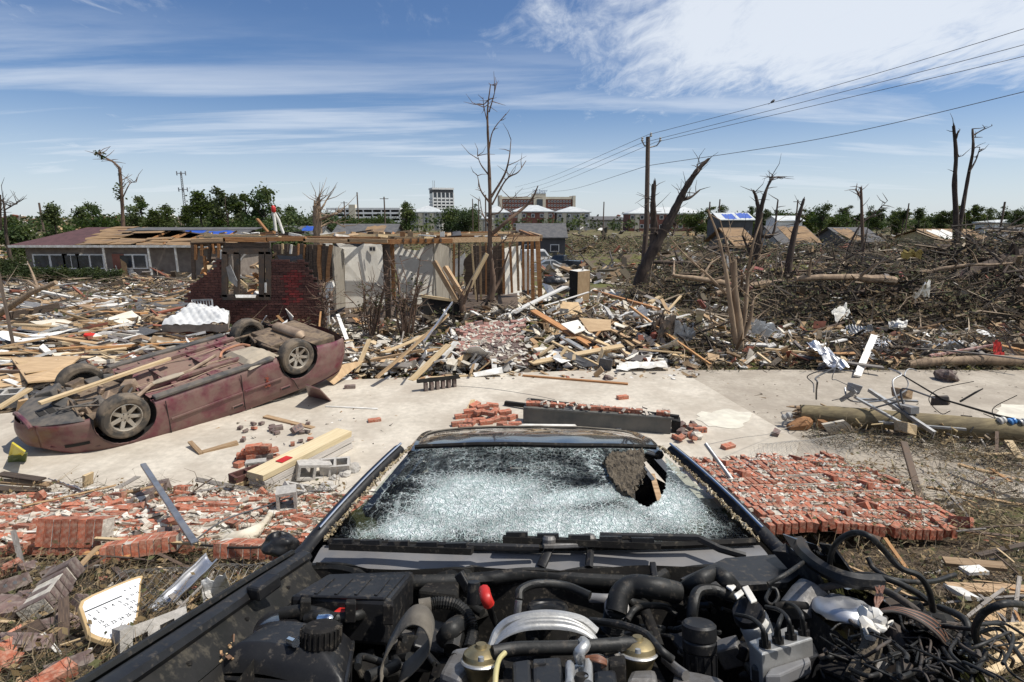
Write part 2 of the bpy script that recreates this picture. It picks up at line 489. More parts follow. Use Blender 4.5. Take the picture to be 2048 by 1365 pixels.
# ---------------------------------------------------------------- far buildings
M['b_white']=mat('white_facade',(.74,.74,.73),(.66,.66,.65),.3,.8,0)
M['b_cream']=mat('cream_facade',(.62,.56,.45),(.55,.49,.39),.3,.8,0)
M['b_brick']=mat('brick_facade',(.24,.10,.075),(.18,.075,.055),.8,.9,0)
M['b_grey']=mat('grey_siding',(.40,.39,.36),(.33,.32,.30),.6,.85,0)
M['b_dark']=mat('dark_facade',(.06,.06,.065),(.045,.045,.05),.5,.6,0)
M['roof_metal']=mat('pale_metal_roof',(.56,.58,.57),(.47,.49,.49),.5,.55,0,metal=.2)
M['roof_grey']=mat('grey_shingle_roof',(.085,.085,.09),(.125,.12,.118),1.6,.95,.2,fine=.3)
M['roof_maroon']=mat('maroon_shingle_roof',(.105,.05,.052),(.075,.036,.038),2.0,.95,.2,fine=.3)
M['sheathing']=mat('bare_roof_boards',(.31,.20,.105),(.18,.11,.055),1.6,.9,.3,stretch=(.7,5,5),c3=(.12,.09,.07))
M['blue_tarp']=mat('blue_tarp',(.035,.10,.42),(.025,.07,.32),1.2,.45,.5,bdist=.1)
M['letter_blue']=mat('sign_lettering',(.05,.09,.26),(.05,.09,.26),1,.6,0)
M['siding_yellow']=mat('yellow_siding',(.58,.47,.24),(.48,.38,.19),.8,.85,0)
GZ=-3.66

def part(name,m_,parent,fn):
    mb=MB();fn(mb);return mb.build(name,m_,parent)

def office_tower():
    Y=740.;a=at(864,376,Y);b=at(908,376,Y);w=b.x-a.x;top=a.z
    t=thing('office_tower','white ten-storey office tower with dark window bands on the skyline','building',((a.x+b.x)/2,Y,GZ),(0,0,radians(20)))
    h=top-GZ
    part('core',M['glass_far'],t,lambda q:q.box((0,10,h/2),(w-1.6,20,h-2)))
    fl=4.0;n=int((h-9)/fl)
    for i in range(n):
        part('spandrel',M['b_white'],t,lambda q:q.box((0,10,2+i*fl),(w,21.6,1.9)))
    for i in range(6):
        part('column',M['b_white'],t,lambda q:q.box((-w/2+.7+i*(w-1.4)/5,-.55,h/2-3),(1.3,.9,h-6)))
    part('plant_louvre',M['b_dark'],t,lambda q:q.box((0,10,h-4.6),(w-1.2,20.6,4.0)))
    part('roof_slab',M['b_white'],t,lambda q:q.box((0,10,h-1.1),(w+.4,22,2.2)))
    for dx in (-11,-9):
        part('antenna',M['pole_far'],t,lambda q:q.tube([(dx,8,h),(dx,8,h+9)],.22,5))
office_tower()

def hospital():
    Y=600.;l=at(998,394,Y);r=at(1152,394,Y);h=l.z-GZ
    cx=(l.x+r.x)/2;W_=r.x-l.x
    t=thing('hospital_block','long brick hospital block with cream end piers and blue rooftop sign','building',(cx,Y,GZ),(0,0,radians(7)))
    part('wall',M['b_brick'],t,lambda q:q.box((0,8,h/2-.6),(W_-4,16,h-1.2)))
    part('cornice',M['b_cream'],t,lambda q:q.box((0,7.6,h-1.2),(W_-4,17.4,2.4)))
    for sx in (-1,1):
        part('end_pier',M['b_cream'],t,lambda q:q.box((sx*(W_/2-1.4),7,h/2+.6),(2.8,18.5,h+1.2)))
    tx=at(1079,385,Y).x-cx
    part('lift_tower',M['b_cream'],t,lambda q:q.box((tx,6,h/2+1.6),(12.4,17,h+3.2)))
    part('lift_tower_glass',M['glass_far'],t,lambda q:q.box((tx,-2.7,h/2-1),(6,.5,h-3)))
    for i,(txt,zz) in enumerate((('DCH Regional',h+5.2),('Medical Center',h+3.1))):
        cu=bpy.data.curves.new('sign_lettering','FONT');cu.body=txt;cu.size=2.6 if i==0 else 2.1;cu.extrude=.15;cu.align_x='CENTER'
        o=text_mesh('sign_lettering',cu,M['letter_blue'],t);o.location=(tx,-2.6,zz);o.rotation_euler=(pi/2,0,0)
    part('sign_frame',M['b_dark'],t,lambda q:[q.box((tx,-2.2,h+4.6),(11,.2,.3))]+[q.box((tx+dx,-2.2,h+4.6),(.25,.25,4)) for dx in (-5,0,5)])
    # rows of windows in white frames
    me=MB().box((0,0,0),(2.0,.3,2.0)).mesh('window',M['b_white'])
    mp=MB().box((0,-.2,0),(1.4,.1,1.5)).mesh('pane',M['glass_far'])
    xs=[x for x in [-W_/2+5+i*3.1 for i in range(int((W_-10)/3.1)+1)] if abs(x-tx)>8]
    for k in range(4):
        for x in xs:
            wdw=link('window',me,t);wdw.location=(x,-.05,h-4.6-k*4.1)
            link('pane',mp,wdw)
hospital()

def parking_deck():
    Y=450.;l=at(652,416,Y);r=at(800,416,Y);h=l.z-GZ;W_=r.x-l.x
    t=thing('parking_deck','long white open-sided parking deck behind the trees','building',((l.x+r.x)/2,Y,GZ))
    for k in range(4):
        part('deck',M['b_white'],t,lambda q:q.box((0,12,h-.8-k*3.2),(W_,24,1.5)))
    for i in range(9):
        part('column',M['b_white'],t,lambda q:q.box((-W_/2+.6+i*(W_-1.2)/8,.6,h/2-.4),(.9,.9,h-1)))
    part('back_wall',M['b_dark'],t,lambda q:q.box((0,22,h/2-.4),(W_-2,.6,h-1.5)))
    part('stair_tower',M['b_cream'],t,lambda q:q.box((-W_/2+20,2,h/2+1.2),(5,5,h+2.4)))
    part('side_block',M['b_dark'],t,lambda q:q.box((W_/2+7,14,h/2-.3),(13,16,h-1)))
parking_deck()

def hip_block(label,x0,x1,ytop,yeave,Y,depth,wall,roof,storeys=2,tower=False):
    a,b=at(x0,yeave,Y),at(x1,yeave,Y);zt=at(x0,ytop,Y).z
    W_=b.x-a.x;e=a.z-GZ;rr=zt-GZ
    t=thing('apartment_block',label,'building',((a.x+b.x)/2,Y,GZ),group='hip-roofed apartment blocks on the skyline')
    part('wall',wall,t,lambda q:q.box((0,depth/2,e/2),(W_-1.6,depth-1.6,e)))
    k=min(depth,W_)*.5*.96
    part('roof',roof,t,lambda q:q.add([(-W_/2,0,e),(W_/2,0,e),(W_/2,depth,e),(-W_/2,depth,e),(-W_/2+k,depth/2,rr),(W_/2-k,depth/2,rr),
                                           (-W_/2,0,e-.5),(W_/2,0,e-.5),(W_/2,depth,e-.5),(-W_/2,depth,e-.5)],
         [(0,1,5,4),(2,3,4,5),(1,2,5),(3,0,4),(0,6,7,1),(1,7,8,2),(2,8,9,3),(3,9,6,0),(6,9,8,7)]))
    n=max(2,int(W_/4.5));sh=e/storeys
    me=MB().box((0,0,0),(1.9,.25,min(1.9,sh*.55))).mesh('window',M['b_white'])
    mp=MB().box((0,-.16,0),(1.4,.1,min(1.4,sh*.4))).mesh('pane',M['glass_far'])
    for s_ in range(storeys):
        for i in range(n):
            w_=link('window',me,t);w_.location=(-W_/2+W_*(i+.5)/n,.72,sh*(s_+.55));link('pane',mp,w_)
    for i in (1,n-1):
        part('siding_bay',M['b_cream'],t,lambda q:q.box((-W_/2+W_*i/n,.6,e/2-.3),(2.2,.5,e-.6)))
    return t
hip_block('pale-roofed brick apartment block just left of the white tower',817,886,411,424,300,18,M['b_grey'],M['roof_metal'],3)
hip_block('narrow pale-roofed apartment wing behind the tall dead tree',968,1020,412,425,320,16,M['b_grey'],M['roof_metal'],2)
hip_block('brick apartment block with pale hip roof below the hospital sign',1022,1110,410,423,310,18,M['b_brick'],M['roof_metal'],2)
hip_block('apartment block with pale hip roof right of the hospital sign',1111,1183,413,424,310,18,M['b_grey'],M['roof_metal'],2)
hip_block('wide brick apartment block with pale roof behind the utility pole',1256,1412,414,427,290,17,M['b_brick'],M['roof_metal'],2)
hip_block('low pale-roofed hall between hospital and utility pole',1150,1262,433,440,330,12,M['b_grey'],M['roof_grey'],1)
hip_block('low pale-roofed hall between white tower and tall dead tree',885,985,431,437,260,12,M['b_grey'],M['roof_metal'],1)
hip_block('long low white-roofed shed far right on the skyline',1990,2080,440,445,200,10,M['b_white'],M['roof_metal'],1)

def gable_house(label,x0,x1,yr,ye,Y,depth,wall,roof,patches=(),yaw=0.0,name='damaged_house',group=None,tarps=()):
    a,b=at(x0,ye,Y),at(x1,ye,Y);W_=b.x-a.x;cx=(a.x+b.x)/2
    gz=land(cx,Y+depth/2)-.2;e=max(1.9,a.z-gz);rr=max(e+1.0,at(x0,yr,Y+depth/2).z-gz)
    t=thing(name,label,'house',(cx,Y,gz),(0,0,yaw),group)
    part('wall',wall,t,lambda q:q.add([(-W_/2+.4,.4,0),(W_/2-.4,.4,0),(W_/2-.4,depth-.4,0),(-W_/2+.4,depth-.4,0),
         (-W_/2+.4,.4,e),(W_/2-.4,.4,e),(W_/2-.4,depth-.4,e),(-W_/2+.4,depth-.4,e),(-W_/2+.4,depth/2,rr-.15),(W_/2-.4,depth/2,rr-.15)],
         [(0,1,5,4),(1,2,6,9,5),(2,3,7,6),(3,0,4,8,7)]))
    rf=part('roof',roof,t,lambda q:(q.add([(-W_/2,-.2,e-.1),(W_/2,-.2,e-.1),(W_/2,depth/2,rr),(-W_/2,depth/2,rr),
         (-W_/2,-.2,e-.25),(W_/2,-.2,e-.25),(W_/2,depth/2,rr-.15),(-W_/2,depth/2,rr-.15)],
         [(0,1,2,3),(7,6,5,4),(0,4,5,1),(1,5,6,2),(3,7,4,0)]),
         q.add([(-W_/2,depth+.2,e-.1),(W_/2,depth+.2,e-.1),(W_/2,depth/2+.01,rr),(-W_/2,depth/2+.01,rr)],[(1,0,3,2)])))
    for (u0,u1,v0,v1,mt,nm) in patches:
        def slope(u,v,lift):return Vector((-W_/2+W_*u,-.2+(depth/2+.2)*v,e-.1+(rr-e+.1)*v+lift))
        r=random.Random(int(u0*100+Y));mb=MB();pts=[]
        for i in range(9):pts.append(slope(u0+(u1-u0)*i/8,v0+r.uniform(-.05,.05),.03))
        for i in range(9):pts.append(slope(u1-(u1-u0)*i/8,min(.99,v1+r.uniform(-.10,.05)),.03))
        mb.poly(pts,.02);mb.build(nm,mt,rf)
    n=max(2,int(W_/4))
    for i in range(n):
        x=-W_/2+W_*(i+.5)/n
        f=part('window',M['b_white'],t,lambda q:q.box((x,.36,e*.52),(1.5,.1,1.2)))
        part('pane',M['glass_far'],f,lambda q:q.box((x,.29,e*.52),(1.25,.06,1.0)))
    return t
gable_house('grey-roofed house beyond the brush right of the apartment blocks',1032,1136,447,474,96,9,M['b_dark'],M['roof_grey'])
gable_house('house with torn tan roof boards beyond the brush heap',1560,1648,452,487,62,9,M['b_grey'],M['roof_grey'],[(.3,.98,.05,.95,M['sheathing'],'bare_boards')])
gable_house('yellow-sided roofless house by the twin dead trunks',1885,1995,462,480,58,8,M['siding_yellow'],M['sheathing'],[(.1,.5,.1,.9,M['white'],'torn_felt')])
gable_house('house with sagging brown roof behind the pale broken stump',1468,1520,456,490,50,8,M['b_dark'],M['sheathing'])
gable_house('white-roofed house under blue tarp right of utility pole',1438,1512,426,439,130,9,M['b_dark'],M['roof_metal'],[(.2,.5,.1,.8,M['blue_tarp'],'tarp'),(.6,.95,.2,.95,M['blue_tarp'],'tarp')])
gable_house('low grey house far right behind the brush',1690,1772,455,482,66,8,M['b_dark'],M['roof_grey'],[(.1,.5,.1,.9,M['sheathing'],'bare_boards')])
gable_house('pale shed with white roof between dead trunks far right',1555,1610,432,441,150,8,M['b_white'],M['roof_metal'])
gable_house('small grey house at the right edge of the debris',2010,2120,455,478,80,9,M['b_white'],M['roof_grey'])
gable_house('low house with two blue tarps behind the brick ruin',340,480,461,475,78,8,M['b_dark'],M['roof_grey'],
            [(.05,.36,.05,.9,M['blue_tarp'],'tarp'),(.42,.80,.05,.8,M['blue_tarp'],'tarp')])
gable_house('low house with blue tarp strip behind the white bent pipes',480,640,452,468,96,8,M['b_grey'],M['roof_grey'],[(.05,.4,.3,.9,M['blue_tarp'],'tarp'),(.72,.95,.4,.95,M['blue_tarp'],'tarp')])
gable_house('long dark roof behind the ruined house centre',660,790,448,470,88,9,M['b_dark'],M['roof_grey'],[(.5,.8,.2,.8,M['sheathing'],'bare_boards')])

# the long ranch house on the left, its right half stripped to the boards
M['ranch_wall']=mat('brown_brick_wall',(.22,.185,.155),(.16,.13,.11),2,.9,.1)
def ranch_house():
    Y=52.;x0,x1=at(22,492,Y).x,at(470,492,Y).x
    W_=x1-x0;gz=base_z(0,Y)-.1;e=at(200,491,Y).z-gz;rr=at(200,455,Y+5).z-gz
    t=thing('ranch_house','long low ranch house with maroon roof, right half stripped to bare boards','house',((x0+x1)/2,Y,gz))
    L_=-W_/2;D=10.
    part('wall',M['ranch_wall'],t,lambda q:q.box((0,D/2,e/2),(W_-1.4,D-1.2,e)))
    xm=L_+W_*.36;xl=L_+W_*.265
    rf=part('roof',M['roof_maroon'],t,lambda q:q.add([(L_,-.4,e),(xm-1.5,-.4,e),(xm+1.0,D/2,rr),(xl-W_*.09,D/2,rr),(L_,D+.4,e),(xm,D+.4,e),
         (L_,-.4,e-.2),(xm-1.5,-.4,e-.2)],[(0,1,2,3),(0,3,4),(3,2,5,4),(0,6,7,1)]))
    r=random.Random(5)
    # bare boards: separate courses, some slipped, with a hole further right
    for k in range(11):
        v0=k/11;segs=5
        for s_ in range(segs):
            u0=xm-1.2+(W_/2-xm+1.2)*s_/segs+r.uniform(-.6,.3);u1=u0+(W_/2-xm)/segs+r.uniform(-.4,.6)
            if v0>.3 and 1<=s_ and r.random()<.62:continue
            if v0>.45 and s_>=2:continue
            u1=min(u1,W_/2)
            y0,z0=-.4+(D/2+.4)*v0,e+(rr-e)*v0
            y1,z1=-.4+(D/2+.4)*(v0+.1),e+(rr-e)*(v0+.1)
            l1=r.uniform(0.01,.09);tw=r.uniform(-.12,.12)
            part('roof_board',M['sheathing'],rf,lambda q:q.poly([(u0,y0,z0+l1),(u1,y0,z0+l1+tw),(u1+r.uniform(-.5,.5),y1,z1+l1+tw),(u0+r.uniform(-.5,.5),y1,z1+l1)],.04))
    part('grey_felt',M['roof_grey'],rf,lambda q:q.poly([(xm+.6,D/2-1.2,rr-.28),(xm+13,D/2-.8,rr-.2),(xm+13.5,D/2,rr),(xm+.8,D/2,rr)],.05))
    part('attic_floor',M['wood_dark'],t,lambda q:q.box(((xm+W_/2)/2,D/2,e-.05),(W_/2-xm,D-1.4,.1)))
    part('back_slope',M['wood_dark'],rf,lambda q:q.poly([(W_/2-2,D+.3,e),(xm,D+.3,e),(xm,D/2+.1,rr-.05),(W_/2-9,D/2+.1,rr-.1),(W_/2-5,D/2+1,rr-.9)],.05))
    for i in range(9):
        x=xm+3+i*(W_/2-xm-4)/8
        part('rafter',M['wood_orange'],rf,lambda q:q.bar((x,.2,e+.1),(x+r.uniform(-.4,.6),D/2,rr-.15-r.random()*.8),.08,.14))
    part('fascia',M['white'],t,lambda q:q.box((-.4,-.45,e-.08),(W_-1,.06,.2)))
    for u,w_ in ((.145,3.2),(.24,1.6),(.325,2.6),(.52,2.6)):
        x=L_+W_*u
        f=part('window',M['b_white'],t,lambda q:q.box((x,.54,e*.52),(w_,.12,1.35)))
        for k in (-1,1):part('pane',M['glass_far'],f,lambda q:q.box((x+k*w_*.24,.46,e*.52),(w_*.4,.08,1.1)))
    part('door',M['b_brick'],t,lambda q:q.box((L_+W_*.455,.52,e*.42),(1.1,.14,2.0)))
    for u in (.42,.62,.74):part('porch_post',M['white'],t,lambda q:q.box((L_+W_*u,-.3,e/2),(.14,.14,e)))
ranch_house()

# ---------------------------------------------------------------- living trees
def leaf_mesh(name,seed,clumps,n,size,cols,up=.3):
    r=random.Random(seed);mb=MB()
    tot=sum(c[3]**2 for c in clumps)
    for (cx,cy,cz,cr) in clumps:
        k=int(n*cr**2/tot)
        base=r.choice(cols);sh=r.uniform(.75,1.2)
        for _ in range(k):
            d=Vector((r.gauss(0,1),r.gauss(0,1),r.gauss(0,1)))*(cr*.50)
            p=Vector((cx,cy,cz))+Vector((d.x,d.y,d.z*.8))
            a=Vector((r.gauss(0,1),r.gauss(0,1),r.gauss(0,1)*.6)).normalized();b=a.orthogonal().normalized()
            b=(b+a.cross(b)*r.uniform(-1,1)).normalized()
            s_=size*r.uniform(.6,1.3);v=sh*r.uniform(.7,1.25)
            col=(base[0]*v,base[1]*v,base[2]*v)
            mb.add([p-a*s_*.5,p+b*s_*.33,p+a*s_*.5,p-b*s_*.33],[(0,1,2,3)],0,col)
    return mb.mesh(name,M['leaf'])
def leafmat():
    m=bpy.data.materials.new('foliage');m.use_nodes=True
    t=NT(m.node_tree);t.n.clear()
    c=t.new('ShaderNodeVertexColor',layer_name='tint').outputs[0]
    d=t.new('ShaderNodeBsdfPrincipled',ins={'Base Color':c,'Roughness':.7,'Specular IOR Level':.25})
    tr=t.new('ShaderNodeBsdfTranslucent',ins={0:t.mix(1.0,c,(1.2,1.3,.6),'MULTIPLY')})
    mx=t.new('ShaderNodeMixShader',ins={0:.3,1:d.outputs[0],2:tr.outputs[0]})
    o=t.new('ShaderNodeOutputMaterial');t.l.new(mx.outputs[0],o.inputs[0]);return m
M['leaf']=leafmat()
GREENS=[(.055,.085,.025),(.075,.10,.03),(.045,.07,.025),(.09,.11,.04),(.06,.075,.03)]
def tree_kind(seed,kind):
    """unit tree about 10 m tall: (crown mesh, trunk mesh)"""
    r=random.Random(seed);cl=[];tb=MB()
    if kind=='bushy':
        for i in range(16):
            a=r.uniform(0,2*pi);q=r.uniform(0,2.6);z=r.uniform(2.2,8.8);k=1-abs(z-5)/6.5
            cl.append((cos(a)*q*k,sin(a)*q*k,z,r.uniform(.8,1.6)*(.5+.6*k)))
        cl.append((0,0,9.2,.8));n=2600
    elif kind=='tall':
        for i in range(15):
            z=4.2+5.4*(i/14);a=r.uniform(0,2*pi);q=r.uniform(.3,1.9)
            cl.append((cos(a)*q,sin(a)*q,z,r.uniform(.55,1.15)))
        n=2600
    elif kind=='sparse':
        for i in range(9):
            z=r.uniform(4.5,9.6);a=r.uniform(0,2*pi);q=r.uniform(.2,1.5)
            cl.append((cos(a)*q,sin(a)*q,z,r.uniform(.35,.75)))
        n=1100
    else:  # low
        for i in range(14):
            a=r.uniform(0,2*pi);q=r.uniform(0,3.4);cl.append((cos(a)*q,sin(a)*q,r.uniform(1.2,5.5),r.uniform(1.0,1.9)))
        n=3600
    top=9.0 if kind != 'low' else 5
    pts=[(r.uniform(-.2,.2)*(i>0),r.uniform(-.2,.2)*(i>0),top*i/6) for i in range(7)]
    tb.tube(pts,[.22-.028*i for i in range(7)],7)
    for c in cl[:10]:
        z0=max(.8,c[2]-1.5);tb.tube([(0,0,z0),(c[0]*.5,c[1]*.5,(z0+c[2])/2),c[:3]],[.09,.06,.02],5)
    return leaf_mesh('crown',seed+7,cl,n,.42,GREENS),tb.mesh('trunk',M['bark'])
KINDS={k:[tree_kind(100+13*i+7*j,k) for j in range(3)] for i,k in enumerate(('bushy','tall','sparse','low'))}
def live_tree(x,ytop,Y,kind,label,group,wide=1.0):
    p=at(x,ytop,Y);gz=base_z(0,Y)-.2;hh=p.z-gz
    ref={'bushy':9.8,'tall':10.2,'sparse':10.0,'low':6.6}[kind]
    t=thing('tree',label,'tree',(p.x,Y,gz),(0,0,RND.uniform(0,6.3)),group)
    s_=hh/ref;t.scale=(s_*wide,s_*wide,s_)
    cm,tm=RND.choice(KINDS[kind]);link('crown',cm,t);link('trunk',tm,t)
LT=[(45,440,84,'low'),(20,432,105,'bushy'),(102,406,100,'bushy'),(160,412,104,'bushy'),(182,408,112,'tall'),
      (208,428,96,'low'),(255,412,100,'bushy'),(276,388,108,'sparse'),(305,418,96,'bushy'),(330,410,104,'bushy'),(395,380,92,'bushy'),(372,410,110,'bushy'),(420,400,104,'tall'),(448,375,96,'tall'),(476,380,102,'sparse'),(490,384,98,'sparse'),
      (522,377,96,'tall'),(470,436,88,'low'),(545,410,110,'bushy'),(580,412,118,'bushy'),(605,418,112,'low'),(565,436,90,'low'),
      (640,422,130,'low'),(700,434,150,'low'),(745,430,160,'low'),(770,428,170,'bushy'),(722,436,140,'low'),(812,404,190,'bushy'),(905,412,230,'low'),(950,408,230,'bushy'),(930,416,210,'low')]
lt_lab={'bushy':'rounded dark green tree in the row behind the ranch house','tall':'tall tree with gappy crown in the row behind the ranch house',
          'sparse':'storm-thinned tree with few leaf tufts behind the ranch house','low':'low spreading green tree in the row behind the ranch house'}
for (x,yt,Y,k) in LT:
    lab=lt_lab[k] if x<620 else 'green tree on the skyline between trees and hospital'
    live_tree(x,yt,Y,k,lab,'trees behind the ranch house' if x<620 else 'trees before the far buildings',1.0 if k != 'low' else 1.05)
xx=1395.
while xx<2075:
    k=RND.choice(['bushy','low','bushy','low','tall','sparse'])
    live_tree(xx,RND.uniform(408,424)+(6 if k=='low' else 0),RND.uniform(170,240),k,'%s tree on the far skyline %s' %({'bushy':'rounded dark green','low':'low spreading','tall':'tall gappy','sparse':'storm-thinned'}[k],next(w_ for lim,w_ in ((1505,'behind the blue-tarped house'),(1600,'left of the slanting snapped trunk'),(1725,'left of the thin straight broken trunk'),(1905,'between thin straight trunk and twin trunks'),(9999,'right of the twin trunks')) if xx<lim)),'trees on the far skyline at right',1.15)
    xx+=RND.uniform(11,30)
def far_wood():
    r=random.Random(77);cl=[]
    for i in range(420):
        u=r.uniform(-1,1);Y=r.uniform(250,420);x=u*1.05*Y
        cl.append((x,Y,GZ+r.uniform(1.5,5.5),r.uniform(2.5,4.5)))
    o=link('far_wood',leaf_mesh('far_wood',3,cl,24000,1.5,GREENS));tag(o,'low dark band of woodland along the horizon','wood',kind='stuff')
far_wood()
def bush(x,y,w,h,Y,label,group,seed):
    p=at(x,y,Y);g=land(p.x,Y);r=random.Random(seed);cl=[]
    W_=w/F*Y;Hh=h/F*Y
    for i in range(12):cl.append((r.uniform(-.4,.4)*W_,r.uniform(-.35,.35)*W_*.6,r.uniform(.25,.72)*Hh,Hh*r.uniform(.25,.36)))
    t=thing('shrub',label,'shrub',(p.x,Y,g),group=group)
    link('foliage',leaf_mesh('foliage',seed,cl,3000,.16,[(.04,.055,.02),(.055,.07,.022),(.035,.05,.02)]),t)
    sb=MB()
    for i in range(5):sb.tube([(r.uniform(-.3,.3),0,0),(r.uniform(-.4,.4)*W_,0,Hh*.6)],[.04,.015],5)
    sb.build('stem',M['bark'],t)
bush(15,515,90,62,42,'large dark hedge bush at the left edge before ranch house','hedge shrubs before the ranch house',1)
for i,x in enumerate((70,112,165,205)):bush(x,522,62,34,44-i*.5,'clipped dark green hedge shrub before the ranch house','hedge shrubs before the ranch house',20+i)

# ---------------------------------------------------------------- poles, mast, wires
def far_pole(x,yt,Y,r_,label,arm=False):
    p=at(x,yt,Y);g=base_z(0,Y)-.3
    t=thing('utility_pole',label,'pole',(p.x,Y,g),group='distant poles on the skyline')
    part('post',M['pole_far'],t,lambda q:q.tube([(0,0,0),(0,0,p.z-g)],[r_*1.2,r_],6))
    if arm:part('crossarm',M['pole_far'],t,lambda q:q.box((0,0,p.z-g-.5),(2.2,.15,.15)))
for (x,yt,Y,a) in ((714,385,160,0),(768,394,150,1),(688,403,190,1),(637,396,60,0),(971,390,140,0),(945,398,200,0),(957,398,200,0),
                      (1208,404,170,0),(1420,404,150,0),(1440,399,160,0),(78,406,110,0),(1818,407,170,0),(2010,404,110,0),(1596,400,150,1)):
    far_pole(x,yt,Y,.17,'thin dark pole standing on the skyline',a)
def mast():
    Y=230.;p=at(362,345,Y);t=thing('radio_mast','slender lattice radio mast above the left-hand trees','mast',(p.x,Y,GZ))
    h=p.z-GZ
    part('post',M['galv'],t,lambda q:[q.tube([(dx,dy,0),(dx*.4,dy*.4,h)],.14,5) for dx,dy in ((-.6,-.3),(.6,-.3),(0,.6))])
    part('lacing',M['galv'],t,lambda q:[q.tube([(-.55+.3*i/30,-.28,h*i/30),(.55-.3*i/30,-.28,h*(i+1)/30)],.07,4) for i in range(30)])
    for z in (h-.4,h-6.5):part('antenna',M['galv'],t,lambda q:[q.box((0,0,z),(3.6,.2,.25))]+[q.box((dx,0,z),(.3,.3,1.6)) for dx in (-1.7,0,1.7)])
mast()
UP=at(1294,430,30.0);UPZ=land(UP.x,30.0)
def utility_pole():
    tp=at(1296,274,30.0)
    t=thing('utility_pole','standing timber utility pole with short crossarm by leaning broken tree','pole',(UP.x,30,UPZ-.3))
    h=tp.z-UPZ+.3
    part('post',M['pole_far'],t,lambda q:q.tube([(-.12,0,0),(0,0,h*.5),(tp.x-UP.x,0,h)],[.155,.13,.105],12)).data
    part('crossarm',M['galv'],t,lambda q:q.tube([(-.42,0,h-.22),(-.30,0,h-.42),(0,0,h-.5),(.32,0,h-.42),(.48,0,h-.2)],.035,6))
    for dx in (-.42,.48):part('insulator',M['b_grey'],t,lambda q:q.lathe([(.05,0),(.07,.05),(.04,.1),(.06,.15),(.03,.2)],Matrix.Translation((dx,0,h-.22)),10))
    part('insulator',M['b_grey'],t,lambda q:q.lathe([(.05,0),(.07,.05),(.04,.1),(.06,.15),(.03,.2)],Matrix.Translation((0,0,h)),10))
utility_pole()
def wires():
    for i,((px0,py0),(pxf,pyf),(pxm,pym),(pxr,pyr)) in enumerate((
            ((1296,270),(1030,375),(1640,180),(2048,58)),((1282,287),(1032,383),(1640,196),(2048,90)),
            ((1311,285),(1034,391),(1640,209),(2048,113)),((1295,332),(1100,384),(1640,278),(2048,184)))):
        a=at(px0,py0,30.0);f=at(pxf,pyf,90.0)
        P=[f,f.lerp(a,.5)+Vector((0,0,-.35)),a]
        yr=lambda px:30-(30-19.9)*(px-1296)/(2048-1296)*(1+.25*(2048-px)/752)
        m_=at(pxm,pym,yr(pxm));r_=at(pxr,pyr,19.9)
        e=r_+(r_-m_)*.35+Vector((0,0,.12))
        o=MB().tube(spline(P,10)+spline([a,m_,r_,e],12)[1:],.011 if i<3 else .013,5).build('overhead_wire',M['wire'])
        tag(o,('topmost overhead wire running off the utility pole','second overhead wire from the top at the pole','third overhead wire from the top at the pole','lowest overhead wire sagging behind the utility pole')[i],'wire','overhead wires')
    p=at(1545,207,26.8)
    b=thing('bird','small dark bird perched on the topmost overhead wire','bird',p-Vector((0,0,.02)))
    part('body',M['b_dark'],b,lambda q:q.tube([(-.10,0,.02),(-.05,0,.06),(.02,0,.10),(.06,0,.15),(.10,0,.16)],[.01,.045,.06,.04,.008],8))
    part('tail',M['b_dark'],b,lambda q:q.bar((-.07,0,.05),(-.18,0,-.03),.04,.012))
wires()

